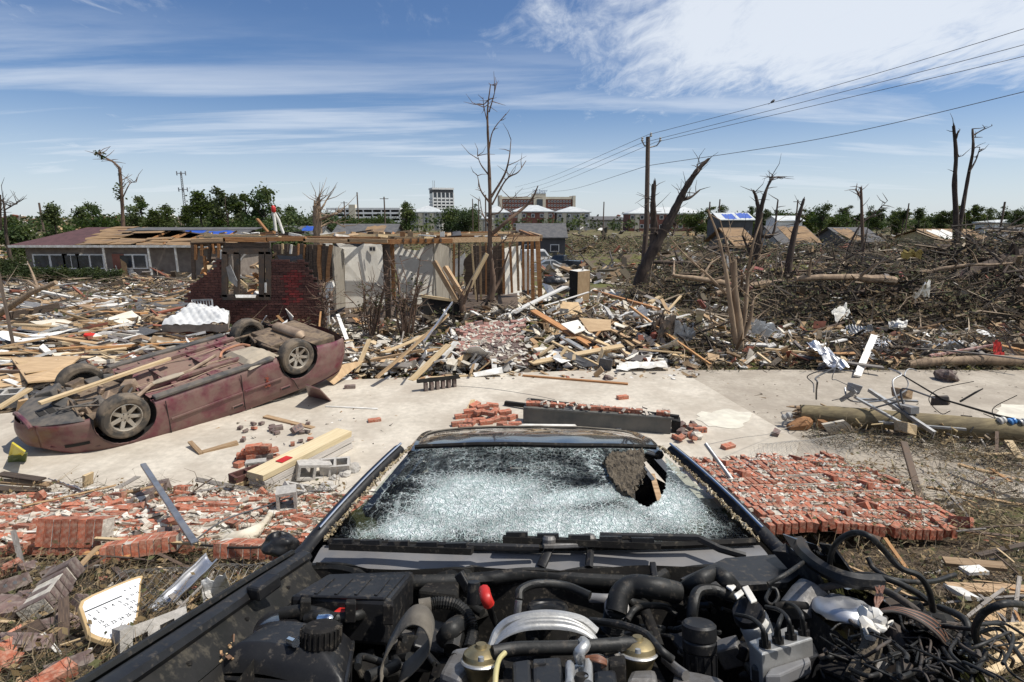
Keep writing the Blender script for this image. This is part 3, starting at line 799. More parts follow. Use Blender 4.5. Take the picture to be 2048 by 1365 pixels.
# ================================================================ DEAD TREES
def px_limb(mb,pts,w0,w1,Y,rng,n=8,wob=.15,rough=.12,org=Vector((0,0,0))):
    P=[]
    for i,p in enumerate(pts):
        dy=p[2] if len(p)>2 else (rng.uniform(-wob,wob) if 0<i else 0)
        P.append(at(p[0],p[1],Y+dy)-org)
    S=spline(P,5) if len(P)>2 else [P[0].lerp(P[1],k/4) for k in range(5)]
    k=len(S);rr=[]
    for i in range(k):
        u=i/(k-1);w=w0+(w1-w0)*u
        rr.append(max(.004,w*.42*Y/F*(1+rng.uniform(-rough,rough))))
    mb.tube(S,rr,n)
    return S
def bare_tree(label,Y,limbs,bark,name='dead_tree',twigs=0,seed=1,twig_len=.8,group=None,jag=True):
    """limbs: (pixel points, width at start, width at end); the first is the trunk"""
    rng=random.Random(seed)
    b=at(limbs[0][0][0][0],limbs[0][0][0][1],Y);g=land(b.x,Y)-.15
    t=thing(name,label,'tree',(b.x,Y,g),group=group);org=Vector((b.x,Y,g))
    paths=[]
    for i,(pts,w0,w1) in enumerate(limbs):
        mb=MB()
        if i==0:
            base=at(pts[0][0],pts[0][1],Y)
            if base.z>g+.1:
                mb.tube([Vector((base.x,Y,g))-org,base-org],[w0*.55*Y/F,w0*.42*Y/F],9)
        S=px_limb(mb,pts,w0,w1,Y,rng,9 if w0>8 else 6,wob=.0 if i==0 else .25*Y/20,org=org)
        if jag and w1>4:  # a snapped end: splinters
            for _ in range(5):
                e=S[-1];d=(S[-1]-S[-3]).normalized() if len(S)>3 else Vector((0,0,1));r_=w1*.4*Y/F
                o=Vector((rng.uniform(-r_,r_)*.7,rng.uniform(-r_,r_)*.7,0))
                mb.tube([e+o-d*r_,e+o+d*r_*rng.uniform(.8,3)],[r_*.45,r_*.05],5)
        mb.build('trunk' if i==0 else 'branch',bark,t,smooth=True)
        paths.append((S,w0))
    if twigs:
        mb=MB()
        for _ in range(twigs):
            S,w=rng.choice(paths);k=rng.randrange(len(S) // 3,len(S));p=S[k]
            d=Vector((rng.gauss(0,1),rng.gauss(0,.7),rng.uniform(-.2,1.2))).normalized()
            L=twig_len*rng.uniform(.3,1.2);q=p+d*L*.5+Vector((rng.uniform(-.1,.1),0,rng.uniform(-.05,.1)))*L
            mb.tube([p,q,q+(d+Vector((rng.uniform(-.5,.5),0,rng.uniform(-.3,.5)))).normalized()*L*.5],[.012*Y/16,.008*Y/16,.003*Y/16],4)
        mb.build('twigs',bark,t)['kind']='stuff'
    return t
bare_tree('tall thin leafless tree standing before the ruined house',16.2,
    [([(969,664),(972,622),(984,588),(986,555),(980,500),(980,400),(977,300),(975,225),(981,170)],19,2),
     ([(984,590),(1000,560),(1012,520),(1030,470)],9,2),([(982,470),(1015,442),(1050,414),(1066,395),(1076,372)],10,2.5),
     ([(982,395),(1008,352),(1018,318),(1022,280)],6,1.5),([(984,410),(1012,360),(1036,345),(1052,322)],5,1.5),
     ([(978,300),(986,262),(1012,228)],4,1.2),([(977,350),(962,330),(955,312)],4,1.2),([(979,405),(962,382),(955,352)],5,1.5),
     ([(977,255),(968,215),(966,195)],3,1),([(978,225),(988,190),(992,168)],3,1),([(980,430),(1000,424),(1018,400),(1036,396)],4,1),
     ([(982,500),(1010,480),(1020,455)],5,1.2),([(981,450),(966,430),(960,402)],4,1.2)],M['bark_tan'],twigs=70,seed=3,twig_len=.55)
bare_tree('big snapped tree leaning right beside the utility pole',29.0,
    [([(1276,585),(1292,530),(1318,480),(1345,430),(1372,376),(1398,338),(1418,318)],34,6),
     ([(1305,505),(1308,455),(1306,410),(1308,368)],20,10),([(1362,400),(1380,396),(1400,380)],9,3),([(1383,352),(1396,345),(1394,330)],6,3),
     ([(1340,440),(1352,452),(1345,470)],10,4),([(1312,470),(1330,455)],14,8)],M['bark'],twigs=60,seed=5,twig_len=1.2)
bare_tree('pale stripped tree with splintered stems on the grass',13.3,
    [([(1477,712),(1478,650),(1470,590),(1468,520)],25,12),([(1472,690),(1462,620),(1452,545),(1438,480),(1416,420)],15,3),
     ([(1480,690),(1492,610),(1496,550),(1506,490),(1524,436)],12,3),([(1462,600),(1425,560),(1370,510),(1342,478)],8,2),
     ([(1484,680),(1500,640),(1508,590)],12,4),([(1470,640),(1440,650),(1422,640),(1420,615)],7,2),([(1466,560),(1456,500),(1440,440)],7,2),
     ([(1476,690),(1440,690),(1425,660)],6,2),([(1498,545),(1515,520),(1530,470)],5,1.5)],M['bark_pale'],twigs=60,seed=7,twig_len=.7)
bare_tree('forked dark dead tree right of the utility pole',32.0,
    [([(1505,545),(1515,480),(1519,425)],26,16),([(1519,428),(1512,395),(1507,381)],10,4),([(1520,425),(1531,385),(1545,350)],12,3),
     ([(1536,372),(1548,356),(1570,354)],5,2),([(1512,470),(1545,470),(1556,400)],9,3),([(1505,520),(1484,470)],8,3)],M['bark'],twigs=50,seed=9,twig_len=1.0)
bare_tree('slanting dark snapped trunk above the brush heap',30.0,[([(1578,525),(1588,470),(1600,425),(1608,398)],16,5),([(1592,450),(1606,440)],6,2)],M['bark'],twigs=16,seed=11)
bare_tree('thin straight broken trunk over the brush at right',38.0,[([(1726,500),(1724,440),(1722,376)],9,5),([(1723,402),(1716,386),(1711,380)],5,3)],M['bark_tan'],twigs=14,seed=12)
bare_tree('twin tall bare trunks at the far right',35.0,
    [([(1909,512),(1912,440),(1909,370),(1912,310),(1907,252)],15,5.5),([(1915,490),(1924,425),(1937,350),(1946,300),(1945,258)],11,4),
     ([(1911,278),(1917,262)],6,3),([(1938,345),(1952,320),(1960,295)],5,1.5),([(1945,272),(1962,262),(1984,252)],4,1),
     ([(1911,315),(1925,312)],4,1.5),([(1946,275),(1965,275)],3,1)],M['bark'],twigs=26,seed=13,twig_len=.7)
bare_tree('bare broken sapling leaning over the brush at right',42.0,[([(1695,500),(1720,452),(1752,425),(1775,402)],5,1),([(1740,436),(1762,428)],2.5,1)],M['bark'],twigs=16,seed=14)
bare_tree('splintered stump sticking up behind the ruined house',27.0,
    [([(636,478),(634,440),(632,412)],21,15),([(634,430),(648,410),(653,400)],6,2.5),([(632,412),(637,396)],4,3),([(638,440),(665,430),(682,424)],9,2),
     ([(640,455),(665,445),(690,455)],6,2)],M['bark_pale'],twigs=46,seed=15,twig_len=1.1)
bare_tree('bare broken tree at the left edge of the skyline',60.0,[([(12,470),(10,430),(6,398)],7,3),([(10,420),(28,410),(42,402)],3,1),([(1,460),(0,390)],6,4)],M['bark'],twigs=30,seed=16,twig_len=2.0)
def bent_pine():
    t=bare_tree('tall dead pine with its top snapped sideways',66.0,
        [([(247,480),(245,420),(242,370),(239,335)],9,6),([(239,336),(226,324),(213,317),(196,307)],5,2.5),([(246,395),(256,374),(262,366),(272,365)],3,1)],
        M['bark_tan'],twigs=30,seed=17,twig_len=1.4,jag=False)
    r=random.Random(8);cl=[(at(x,y,66).x-t.location.x,0,at(x,y,66).z-t.location.z,s_) for (x,y,s_) in ((200,309,.5),(206,315,.4),(194,306,.35),(238,372,.5),(236,384,.45),(240,395,.5),(238,350,.3))]
    link('needles',leaf_mesh('needles',5,cl,170,.3,GREENS),t)
bent_pine()
def shrub_stems(label,x,y,Y,n,hpx,spread,seed,bark,leaves=0):
    rng=random.Random(seed);limbs=[]
    for i in range(n):
        a=rng.uniform(-1,1);h=hpx*rng.uniform(.55,1.05);x0=x+rng.uniform(-10,10)
        limbs.append(([(x0,y),(x0+a*spread*.35,y-h*.4),(x0+a*spread*.6+rng.uniform(-8,8),y-h*.7),(x0+a*spread+rng.uniform(-12,12),y-h)],rng.uniform(4,7),1.2))
    t=bare_tree(label,Y,limbs,bark,'bare_shrub',twigs=90,seed=seed,twig_len=.5,group='bare shrubs before the ruined house')
    if leaves:
        cl=[]
        for l in limbs[:6]:
            p=at(l[0][2][0],l[0][2][1],Y);cl.append((p.x-t.location.x,p.y-t.location.y,p.z-t.location.z,.22))
        link('dead_leaves',leaf_mesh('dead_leaves',seed,cl,leaves,.07,[(.11,.08,.04),(.07,.075,.03)]),t)
shrub_stems('leafless shrub with thin stems before the drywall',745,700,14.6,9,190,48,31,M['bark_tan'],160)
shrub_stems('larger leafless shrub of many stems beside the black board',812,690,14.4,13,185,45,32,M['bark_tan'],200)
shrub_stems('leaning bare shrub against the brick wall end',640,665,15.6,4,120,22,33,M['bark_tan'])

# ================================================================ BRUSH AND TIMBER HEAPS (right and far)
def brush(name,label,blobs,n,seed,cols,leafn=0,elm=.1,lng=1.0):
    rng=random.Random(seed);mb=MB();tot=sum(b[2]*b[3] for b in blobs)
    for (x,y,rx,ry,hh) in blobs:
        k=int(n*rx*ry/tot)
        for _ in range(k):
            a=rng.uniform(0,2*pi);q=sqrt(rng.random())
            px,py=x+cos(a)*q*rx,y+sin(a)*q*ry
            z=land(px,py)+rng.random()**1.3*hh*(1-.6*q)+.03
            L=rng.uniform(.4,1.8)*(.7+hh*.3)*lng;th=rng.uniform(0,2*pi);el=rng.gauss(elm,.32)
            d=Vector((cos(th)*cos(el),sin(th)*cos(el),sin(el)));p=Vector((px,py,z))
            w=d.orthogonal().normalized()*L*rng.uniform(-.15,.15);r0=rng.choice((.004,.006,.009,.013,.030))*(1+y/40)
            c=rng.choice(cols);v=rng.uniform(.6,1.3);c=(c[0]*v,c[1]*v,c[2]*v)
            p=p-d*L/2
            if p.z<land(p.x,p.y):p.z=land(p.x,p.y)
            mb.tube([p,p+d*L*.5+w,p+d*L],[r0,r0*.75,r0*.2],3,0,c,cap=False)
            if leafn and rng.random()<leafn:
                for _k in range(5 if leafn<1 else 9):
                    e=p+d*L*rng.uniform(.3,1)+Vector((rng.gauss(0,.12),rng.gauss(0,.12),rng.gauss(0,.1)))
                    u=Vector((rng.gauss(0,1),rng.gauss(0,1),rng.gauss(0,1))).normalized();s_=rng.uniform(.025,.06)*(1+y/45);o=u.orthogonal().normalized()
                    cc=rng.choice(((.13,.09,.04),(.09,.085,.035),(.16,.11,.055),(.06,.07,.025)))
                    mb.add([e-u*s_,e+o*s_*.6,e+u*s_,e-o*s_*.6],[(0,1,2,3)],0,cc)
    o=mb.build(name,M['twig']);tag(o,label,'brush',kind='stuff')
BR=[(.12,.085,.055),(.08,.06,.042),(.17,.12,.08),(.055,.045,.035),(.10,.085,.06),(.26,.20,.14),(.04,.032,.025),(.36,.29,.21)]
brush('brush_heap','tangled heap of dead branches and brown leaves at right',[(13,20.5,5,3.6,1.5),(19.5,24,7,5,1.9),(22,18.5,6,3.4,1.3),(10,27,4.5,4,1.3),(26,26,6,6,1.5),(8.6,19.5,2.2,2.4,.8)],13000,41,BR,.3)
brush('brush_heap','dense dark undergrowth and shredded leaves inside the right-hand heap',[(13,20.5,5,3.6,1.2),(19.5,24,7,5,1.6),(22,18.5,6,3.4,1.1),(26,26,6,6,1.3),(10,27,4.5,4,1.0)],3000,46,[(.05,.04,.03),(.035,.03,.022),(.07,.055,.035)],1.6)
brush('brush_heap','upright snapped branches sticking out of the right-hand heap',[(13,20.5,5,3.6,1.2),(19.5,24,7,5,1.8),(22,18.5,6,3.4,1.1),(26,26,6,6,1.5),(10,27,4.5,4,1.2),(16,33,8,6,1.6),(28,33,9,7,1.8)],900,47,[(.13,.10,.075),(.07,.055,.042),(.24,.19,.14)],.1,.75,1.5)
brush('brush_heap','far line of felled tree limbs beyond the road',[(16,33,8,6,1.6),(30,33,11,8,1.8),(9.5,35,3.5,4,.9),(20,50,12,8,2.0),(34,56,18,10,2.2),(-14,62,12,9,2.2),(8.5,27,2.5,3,.9)],8500,42,BR+[(.07,.085,.035)],.35)
brush('brush_heap','dark tangle of flattened trees and scrub before the far buildings',[(24,84,22,9,3.0),(60,90,30,12,3.4),(-20,95,30,10,3.0),(10,112,40,12,3.0),(60,130,50,14,3.5),(0,150,60,16,3.2)],6500,45,BR+[(.05,.07,.03),(.07,.09,.035)]*2,.9)
brush('brush_heap','scattered twigs and shredded branches on the left-hand field',[(-13.5,24,10,9,.7),(-24,32,13,10,1.0),(-8,29,6,6,.8),(-14,38,14,6,.9)],1700,43,BR,.15)
brush('brush_heap','thin twigs strewn over the rubble by the ruined house',[(-2.5,15,3,1.4,.5),(3.4,14,3,1.6,.3),(8,13.2,4,1.2,.25),(13,14,5,2,.4),(-5.5,15.6,2.5,1,.4),(19,14.5,5,2.5,.5)],2400,44,BR,.15)

def to_px(p):
    d=p.y*CT-(p.z-H)*ST;n_=-p.y*ST-(p.z-H)*CT
    return 1024+F*p.x/d,682.5+F*n_/d
def log(label,p0,p1,r0,r1,mt,limbs=3,seed=0,group=None):
    rng=random.Random(seed);p0,p1=Vector(p0),Vector(p1)
    t=thing('fallen_log',label,'log',p0,group=group);d=p1-p0;n=8;mb=MB()
    S=[d*(i/n)+Vector((0,0,sin(pi*i/n)*.08+rng.uniform(-.03,.03))) for i in range(n+1)]
    mb.tube(S,[(r0+(r1-r0)*i/n)*rng.uniform(.9,1.1) for i in range(n+1)],9)
    mb.build('trunk',mt,t,smooth=True)
    for k in range(limbs):
        s_=S[rng.randrange(3,n+1)];e=Vector((rng.uniform(-1,1),rng.uniform(-1,1),rng.uniform(.1,.9))).normalized()*rng.uniform(.5,1.6)
        MB().tube([s_,s_+e*.5+Vector((0,0,rng.uniform(-.1,.2))),s_+e],[r1*.8,r1*.5,r1*.15],6).build('branch',mt,t,smooth=True)
    return t
rl=random.Random(55)
def logs_in(n,box,label,group,rmin,rmax,mts):
    for i in range(n):
        x,y=rl.uniform(*box[:2]),rl.uniform(*box[2:]);a=rl.uniform(-.7,.7)+(pi if rl.random()<.5 else 0);L=rl.uniform(1.8,4.5)
        r0=rl.uniform(rmin,rmax);z0=land(x,y)+r0+rl.uniform(0,1.0);x1,y1=x+cos(a)*L,y+sin(a)*L
        mt_=rl.choice(mts);q_=to_px(Vector((x,y,z0)));big='thick' if r0>rmin+(rmax-rmin)*.6 else ('thin' if r0<rmin+(rmax-rmin)*.3 else 'middling')
        where=next(w_ for lim,w_ in ((1480,'by the leaning snapped tree'),(1600,'right of the stripped pale tree'),(1720,'left of the thin straight trunk'),(1860,'between thin straight trunk and twin trunks'),(9999,'below or right of the twin trunks')) if q_[0]<lim)
        log('%s %s %s %s' %(big,{'bark':'dark','tan_bark':'brown','stripped_trunk':'pale stripped'}[mt_.name],label,where),(x,y,z0),(x1,y1,max(land(x1,y1)+r0,z0+rl.uniform(-.5,.7))),r0,r0*.55,mt_,3,600+i,group)
logs_in(52,(9,27,17.5,30),'fallen limb in the brush heap','fallen limbs in the brush heap',.04,.17,[M['bark'],M['bark_tan'],M['bark_pale'],M['bark']])
logs_in(22,(11,34,31,52),'felled limb beyond the road','felled limbs beyond the road',.08,.24,[M['bark'],M['bark_tan']])
log('thick fallen trunk with pale broken end at far right',at(1870,497,25) ,at(2080,545,22),.26,.36,M['bark'],4,71)
log('second thick fallen trunk crossing the brush at right edge',at(1905,560,21),at(2090,500,23),.2,.3,M['bark'],3,72)
log('long pale log lying on the ground at right edge',on(1815,737)+Vector((0,0,.1)),on(2120,737)+Vector((0,0,.1)),.09,.14,M['bark_pale'],0,73)
log('bare pale limb slanting up at the left edge',on(-20,655)+Vector((0,0,.2)),at(112,565,16.5),.11,.06,M['bark_pale'],2,74)

# ================================================================ THE RUINED HOUSE
HY=16.8  # front wall
def inpoly(x,y,P):
    c=False;n=len(P)
    for i in range(n):
        x1,y1=P[i];x2,y2=P[(i+1) %n]
        if (y1>y) != (y2>y) and x<(x2-x1)*(y-y1)/(y2-y1)+x1:c=not c
    return c
hx=at(700,600,HY).x
HOUSE=thing('ruined_house','roofless brick house with torn drywall and splintered studs','house',(hx,HY+2,-.3))
HO=Vector((hx,HY+2,-.3))
def hpoly(name,pts,mt,thick=.02,parent=None,lab=None):
    """pts: (px, py, Y)"""
    P=[at(x,y,Y)-HO for (x,y,Y) in pts]
    mb=MB();n=Vector((0,0,0))
    for i in range(len(P)):n+=(P[i]-P[0]).cross(P[(i+1) %len(P)]-P[0])
    if n.y>0:P=P[::-1]
    mb.poly(P,thick)
    o=mb.build(name,mt,parent or HOUSE)
    if lab:o['label']=lab
    return o
def hbar(name,a,b,w,h,mt,parent=None,up=Vector((0,0,1))):
    return MB().bar(at(*a)-HO,at(*b)-HO,w,h,up=up).build(name,mt,parent or HOUSE)
def house():
    r=random.Random(21)
    # ---- brick wall, brick by brick
    outline=[(374,672),(376,585),(384,566),(398,556),(412,545),(424,536),(436,524),(446,519),(448,596),(538,596),(538,516),(556,521),(575,518),(592,524),(604,519),
               (612,528),(622,538),(630,556),(638,574),(644,590),(650,612),(653,640),(654,672)]
    wall=MB()
    mort=MB();BW,BH=.215,.075
    z0=land(hx,HY)-.35;xa=at(370,600,HY).x;xb=at(660,600,HY).x
    me=MB().box((0,0,0),(BW-.012,.10,BH-.013)).mesh('brick',M['brick_dark'])
    M['brick_spray']=mat('sprayed_brick',(.20,.022,.02),(.12,.025,.02),14,.8,.4,rand=.3)
    me_r=MB().box((0,0,0),(BW-.012,.10,BH-.013)).mesh('brick',M['brick_spray'])
    spray=[[(574,560),(600,600)],[(600,556),(572,606)],[(576,550),(600,552)],[(580,590),(590,545)]]
    def sprayed(x,y):
        for (a,b),(c,d) in spray:
            t=max(0,min(1,((x-a)*(c-a)+(y-b)*(d-b))/((c-a)**2+(d-b)**2)))
            if sqrt((x-a-t*(c-a))**2+(y-b-t*(d-b))**2)<7:return True
        return False
    cells=[]
    k=0;z=z0
    while z<3:
        x=xa+(k %2)*BW/2
        while x<xb:
            px,py=to_px(Vector((x,HY,z)))
            if inpoly(px,py,outline):cells.append((x,z,px,py))
            x+=BW
        z+=BH;k+=1
    for (x,z,px,py) in cells:mort.box((x-HO.x,.03+HY-HO.y,z-HO.z),(BW+.001,.09,BH+.001))
    bw=mort.build('brick_wall',M['mortar_dark'],HOUSE);bw['label']='dark red brick front wall with empty window and red spray mark'
    cells.sort(key=lambda c:c[2]<448)  # bricks right of the window first
    rest=MB()
    for i,(x,z,px,py) in enumerate(cells):
        loc=Vector((x,HY-.005+r.uniform(-.006,.006),z))-HO
        if i<300:
            b=link('brick',me_r if sprayed(px,py) else me,bw);b.location=loc;b.rotation_euler=(r.gauss(0,.015),r.gauss(0,.015),r.gauss(0,.015))
        else:rest.box(loc,(BW-.012,.10,BH-.013))
    if rest.v:rest.build('brick_courses',M['brick_dark'],bw)['kind']='stuff'
    # ---- window
    wf=MB()
    for a,b in (((450,504),(450,594)),((524,504),(524,594)),((538,504),(538,594)),((446,503),(542,503)),((446,595),(542,595)),((474,505),(474,592))):
        wf.bar(at(a[0],a[1],HY-.02)-HO,at(b[0],b[1],HY-.02)-HO,.16,.10,up=Vector((0,1,0)))
    wfo=wf.build('window_frame',M['steel_dark'],HOUSE)
    hpoly('bent_sash',[(452,535,HY-.1),(460,530,HY-.2),(474,562,HY-.25),(474,575,HY-.2),(458,562,HY-.1)],M['galv'],.015,wfo)
    hpoly('sill',[(470,590,HY-.15),(512,590,HY-.15),(510,596,HY-.2),(472,596,HY-.2)],M['white'],.03,wfo)
    hpoly('white_strip',[(529,566,HY-.1),(533,566,HY-.1),(533,586,HY-.1),(529,586,HY-.1)],M['white'],.02,wfo)
    hpoly('header',[(448,486,HY),(537,486,HY),(537,503,HY),(448,503,HY)],M['wood_dark'],.1)
    # ---- front top plate, splintered
    for a,b in (((384,482),(452,480)),((448,479),(536,481)),((534,479),(612,480)),((608,481),(700,482)),((696,481),(775,484))):
        hbar('top_plate',(a[0],a[1],HY),(b[0],b[1]+r.uniform(-1.5,1.5),HY),.12,r.uniform(.09,.13),M[r.choice(['wood','wood_orange','wood'])])
    for a,b in (((396,474),(560,474)),((555,474),(760,476)),((410,470),(520,472))):
        hbar('top_plate',(a[0],a[1],HY+r.uniform(.2,1.2)),(b[0],b[1],HY+r.uniform(.2,1.2)),.14,.05,r.choice([M['wood'],M['wood_pale'],M['wood_orange']]))
    # eave underside, dark, still hanging on the left
    hpoly('soffit',[(380,487,HY+.1),(450,486,HY+.1),(452,492,HY+.3),(382,494,HY+.3)],M['wood_dark'],.06)
    # short broken studs above the brick
    for x,y0,y1,w,m_ in ((386,490,560,6,'wood_dark'),(392,490,520,4,'wood_orange'),(404,490,512,4,'wood_orange'),(409,512,548,4,'wood_orange'),(420,490,525,5,'wood_dark'),(426,488,508,3,'wood_orange'),
                             (438,488,516,5,'wood_orange'),(443,500,522,3,'white'),(556,490,515,4,'wood_dark'),(565,488,508,3,'wood_pale'),(574,488,520,4,'wood_dark'),(583,490,508,3,'white'),
                             (597,488,512,2.5,'wood_orange'),(610,490,524,3,'wood_orange'),(616,490,535,5,'wood_dark'),(622,490,560,6,'wood_dark'),(633,490,565,7,'wood_dark')):
        hbar('stud',(x,y0,HY+.12),(x+r.uniform(-3,3),y1,HY+.12),w*HY/F,.09,M[m_],up=Vector((0,1,0)))
    for (x0,y0,x1,y1) in ((400,500,415,496),(404,542,412,550),(410,530,416,524),(402,548,408,538)):
        hbar('splinter',(x0,y0,HY-.05),(x1,y1,HY-.1),.06,.03,M['wood_orange'])
    hpoly('black_felt',[(554,511,HY+.02),(592,513,HY+.02),(604,508,HY),(606,520,HY),(580,523,HY),(558,519,HY)],M['b_dark'],.01)
    # ---- corner posts at the end of the brick
    for pts,w,m_ in ((((640,490),(638,525),(642,560)),7,'wood_orange'),(((662,490),(656,540),(655,570)),6,'wood_orange'),(((655,566),(656,620),(657,668)),6,'white'),(((648,488),(648,565)),5,'wood_dark')):
        mb=MB()
        for a,b in zip(pts,pts[1:]):mb.bar(at(a[0],a[1],HY+.05)-HO,at(b[0],b[1],HY+.05)-HO,w*HY/F,.09,up=Vector((0,1,0)))
        mb.build('post',M[m_],HOUSE)
    hpoly('insulation_tuft',[(652,566,HY-.05),(664,563,HY-.1),(667,574,HY-.1),(662,584,HY-.05),(654,580,HY-.05)],M['white'],.1)
    # ---- rooms: side walls and back walls
    def ragged(name,pts,mt,thick=.02,amp=3,seed=0):
        q=[];rr=random.Random(seed)
        for i,a in enumerate(pts):
            b=pts[(i+1) %len(pts)];n=max(1,int(sqrt((a[0]-b[0])**2+(a[1]-b[1])**2)/9))
            for k in range(n):
                u=k/n;q.append((a[0]+(b[0]-a[0])*u+rr.uniform(-amp,amp)*(k>0),a[1]+(b[1]-a[1])*u+rr.uniform(-amp,amp)*(k>0),a[2]+(b[2]-a[2])*u))
        return hpoly(name,q,mt,thick)
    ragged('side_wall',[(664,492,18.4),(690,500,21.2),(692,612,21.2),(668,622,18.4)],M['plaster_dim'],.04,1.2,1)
    ragged('drywall',[(672,487,20.7),(700,489,20.9),(716,495,21.05),(728,487,21.15),(762,489,21.4),(771,512,21.5),(773,616,21.5),(690,618,20.85),(688,510,20.8)],M['plaster'],.03,1.4,2)
    v=hpoly('vent',[(738,493,21.15),(751,493,21.2),(751,504,21.2),(738,504,21.15)],M['white'],.03)
    for k in (0,1):hpoly('slot',[(739.5+k*6,495,21.1),(744+k*6,495,21.1),(744+k*6,502,21.1),(739.5+k*6,502,21.1)],M['b_dark'],.02,v)
    ragged('drywall',[(786,507,21.3),(800,494,21.45),(812,500,21.55),(835,502,21.75),(868,484,22.05),(867,616,22.05),(836,618,21.75),(800,590,21.45),(795,548,21.4)],M['plaster'],.03,1.6,3)
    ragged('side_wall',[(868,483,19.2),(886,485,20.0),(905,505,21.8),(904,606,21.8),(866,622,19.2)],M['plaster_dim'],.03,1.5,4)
    ragged('drywall',[(906,520,23.5),(930,505,23.5),(928,530,23.5),(926,548,23.5),(912,555,23.5)],M['plaster'],.03,2,5)
    ragged('bark_board',[(928,520,22.8),(944,505,22.8),(956,520,22.8),(950,575,22.8),(930,578,22.8)],M['wood_dark'],.04,3,6)
    ragged('drywall',[(1008,498,23.6),(1042,492,24.1),(1044,585,24.1),(1010,590,23.6)],M['plaster'],.03,2,7)
    ragged('drywall',[(775,510,19.5),(782,505,19.5),(785,560,19.5),(776,570,19.5)],M['plaster'],.03,2,8)
    ragged('drywall',[(1048,505,23.6),(1060,500,23.6),(1062,580,23.6),(1050,582,23.6)],M['plaster'],.03,2,9)
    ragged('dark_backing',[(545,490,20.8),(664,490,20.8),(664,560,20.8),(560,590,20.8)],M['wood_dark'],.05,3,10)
    for i in range(46):  # collapsed joists and boards heaped inside the front room
        x,y,Y=r.uniform(385,545),r.uniform(512,605),r.uniform(18.2,21.5);L=r.uniform(8,34);a=r.uniform(-1.0,1.0)
        hbar('collapsed_joist',(x,y,Y),(x+L*cos(a),y-L*sin(a),Y+r.uniform(-.6,.6)),r.uniform(.05,.3),r.uniform(.02,.09),M[r.choice(['wood','wood_orange','wood_pale','wood_dark','white','ply','wood_dark'])])
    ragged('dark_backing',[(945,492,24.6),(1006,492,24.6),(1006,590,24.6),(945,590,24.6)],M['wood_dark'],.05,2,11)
    # ceiling remnants and joists
    for i in range(7):hbar('joist',(796+i*12,487,22.1),(792+i*15,481,18.6),.05,.12,M['wood_dark'])
    # main posts
    for (x0,y0,x1,y1,Y,w,m_) in ((774,486,777,640,18.6,11,'wood_dark'),(784,486,788,600,18.8,7,'wood_orange'),(767,486,770,560,18.7,4,'wood_dark'),
                                   (1075,478,1081,606,20.6,9,'wood_orange'),(1064,480,1066,604,20.9,7,'wood_orange'),(1046,484,1047,580,21.4,5,'wood_orange'),(1034,484,1037,582,21.8,5,'wood'),
                                   (1020,486,1024,586,22.2,5,'wood_orange'),(1006,486,1008,588,22.6,5,'wood_orange'),(972,486,972,590,22.9,3,'wood_orange'),(960,486,962,600,22,4,'wood'),
                                   (943,488,952,600,21.6,3,'wood_pale'),(908,488,908,600,22.2,4,'wood_orange'),(918,486,917,604,22.2,3.5,'wood_dark'),(888,560,886,606,21,3,'wood_orange'),(950,486,955,604,22.4,3,'wood_dark'),
                                   (993,486,994,600,22.6,4,'wood_dark'),(983,488,984,598,23,4,'plaster'),(1056,484,1056,590,21.2,4,'wood_orange')):
        hbar('stud',(x0,y0,Y),(x1,y1,Y),w*Y/F,.09,M[m_],up=Vector((0,1,0)))
    # top plates over the rooms, three broken runs one behind the other
    for (x0,y0,Y0,x1,y1,Y1,h,m_) in ((640,482,18.2,780,484,18.6,.14,'wood_orange'),(776,484,18.6,905,482,19,.15,'wood_orange'),(880,481,19.0,1078,478,20.6,.16,'wood'),(690,478,21.3,880,478,22,.12,'wood'),
                                    (868,474,21.5,1082,474,21,.10,'wood_orange'),(1082,474,20.6,1058,466,26,.12,'wood'),(640,472,20,905,470,22,.08,'wood_pale'),(900,470,23,1066,468,25,.10,'wood'),
                                    (760,470,23,1000,464,25,.06,'wood_orange'),(1064,472,20.8,1040,462,26,.1,'wood_orange')):
        hbar('top_plate',(x0,y0,Y0),(x1,y1,Y1),.12,h,M[m_])
    for i in range(60):
        x=r.uniform(390,1060);y=470+r.uniform(-5,6);Y=r.uniform(17.2,24);L=r.uniform(8,40);a=r.uniform(-.35,.35)
        hbar('broken_rafter',(x,y,Y),(x+L,y-L*a*.6,Y+r.uniform(-1,1)),r.uniform(.05,.12),r.uniform(.03,.1),M[r.choice(['wood','wood_orange','wood_pale','wood_dark','white','ply'])])
    for i in range(10):
        x=r.uniform(690,1040);Y=r.uniform(19,24);w=r.uniform(8,22);y=472
        hpoly('roof_scrap',[(x,y,Y),(x+w,y-r.uniform(0,3),Y+.2),(x+w*.9,y-r.uniform(5,10),Y+.5),(x+w*.1,y-r.uniform(3,9),Y+.4)],M[r.choice(['white','ply','wood_orange','b_dark','roof_grey'])],.03)
    for i,(x,w) in enumerate(((735,12),(747,10),(758,9),(770,12),(800,10),(815,11),(842,10),(860,8),(880,9),(895,10))):
        hpoly('blocking',[(x,474,21),(x+w,474,21),(x+w,463+r.uniform(0,3),21),(x,464,21)],M[r.choice(['wood_orange','wood','plaster','wood_dark'])],.05)
    # floor slab of the house
    MB().box((3.2*0+(at(735,600,20).x-HO.x),2.6,.12),(at(1082,600,20.6).x-at(376,600,HY).x,8.0,.2)).build('floor',M['wood_dark'],HOUSE)
house()

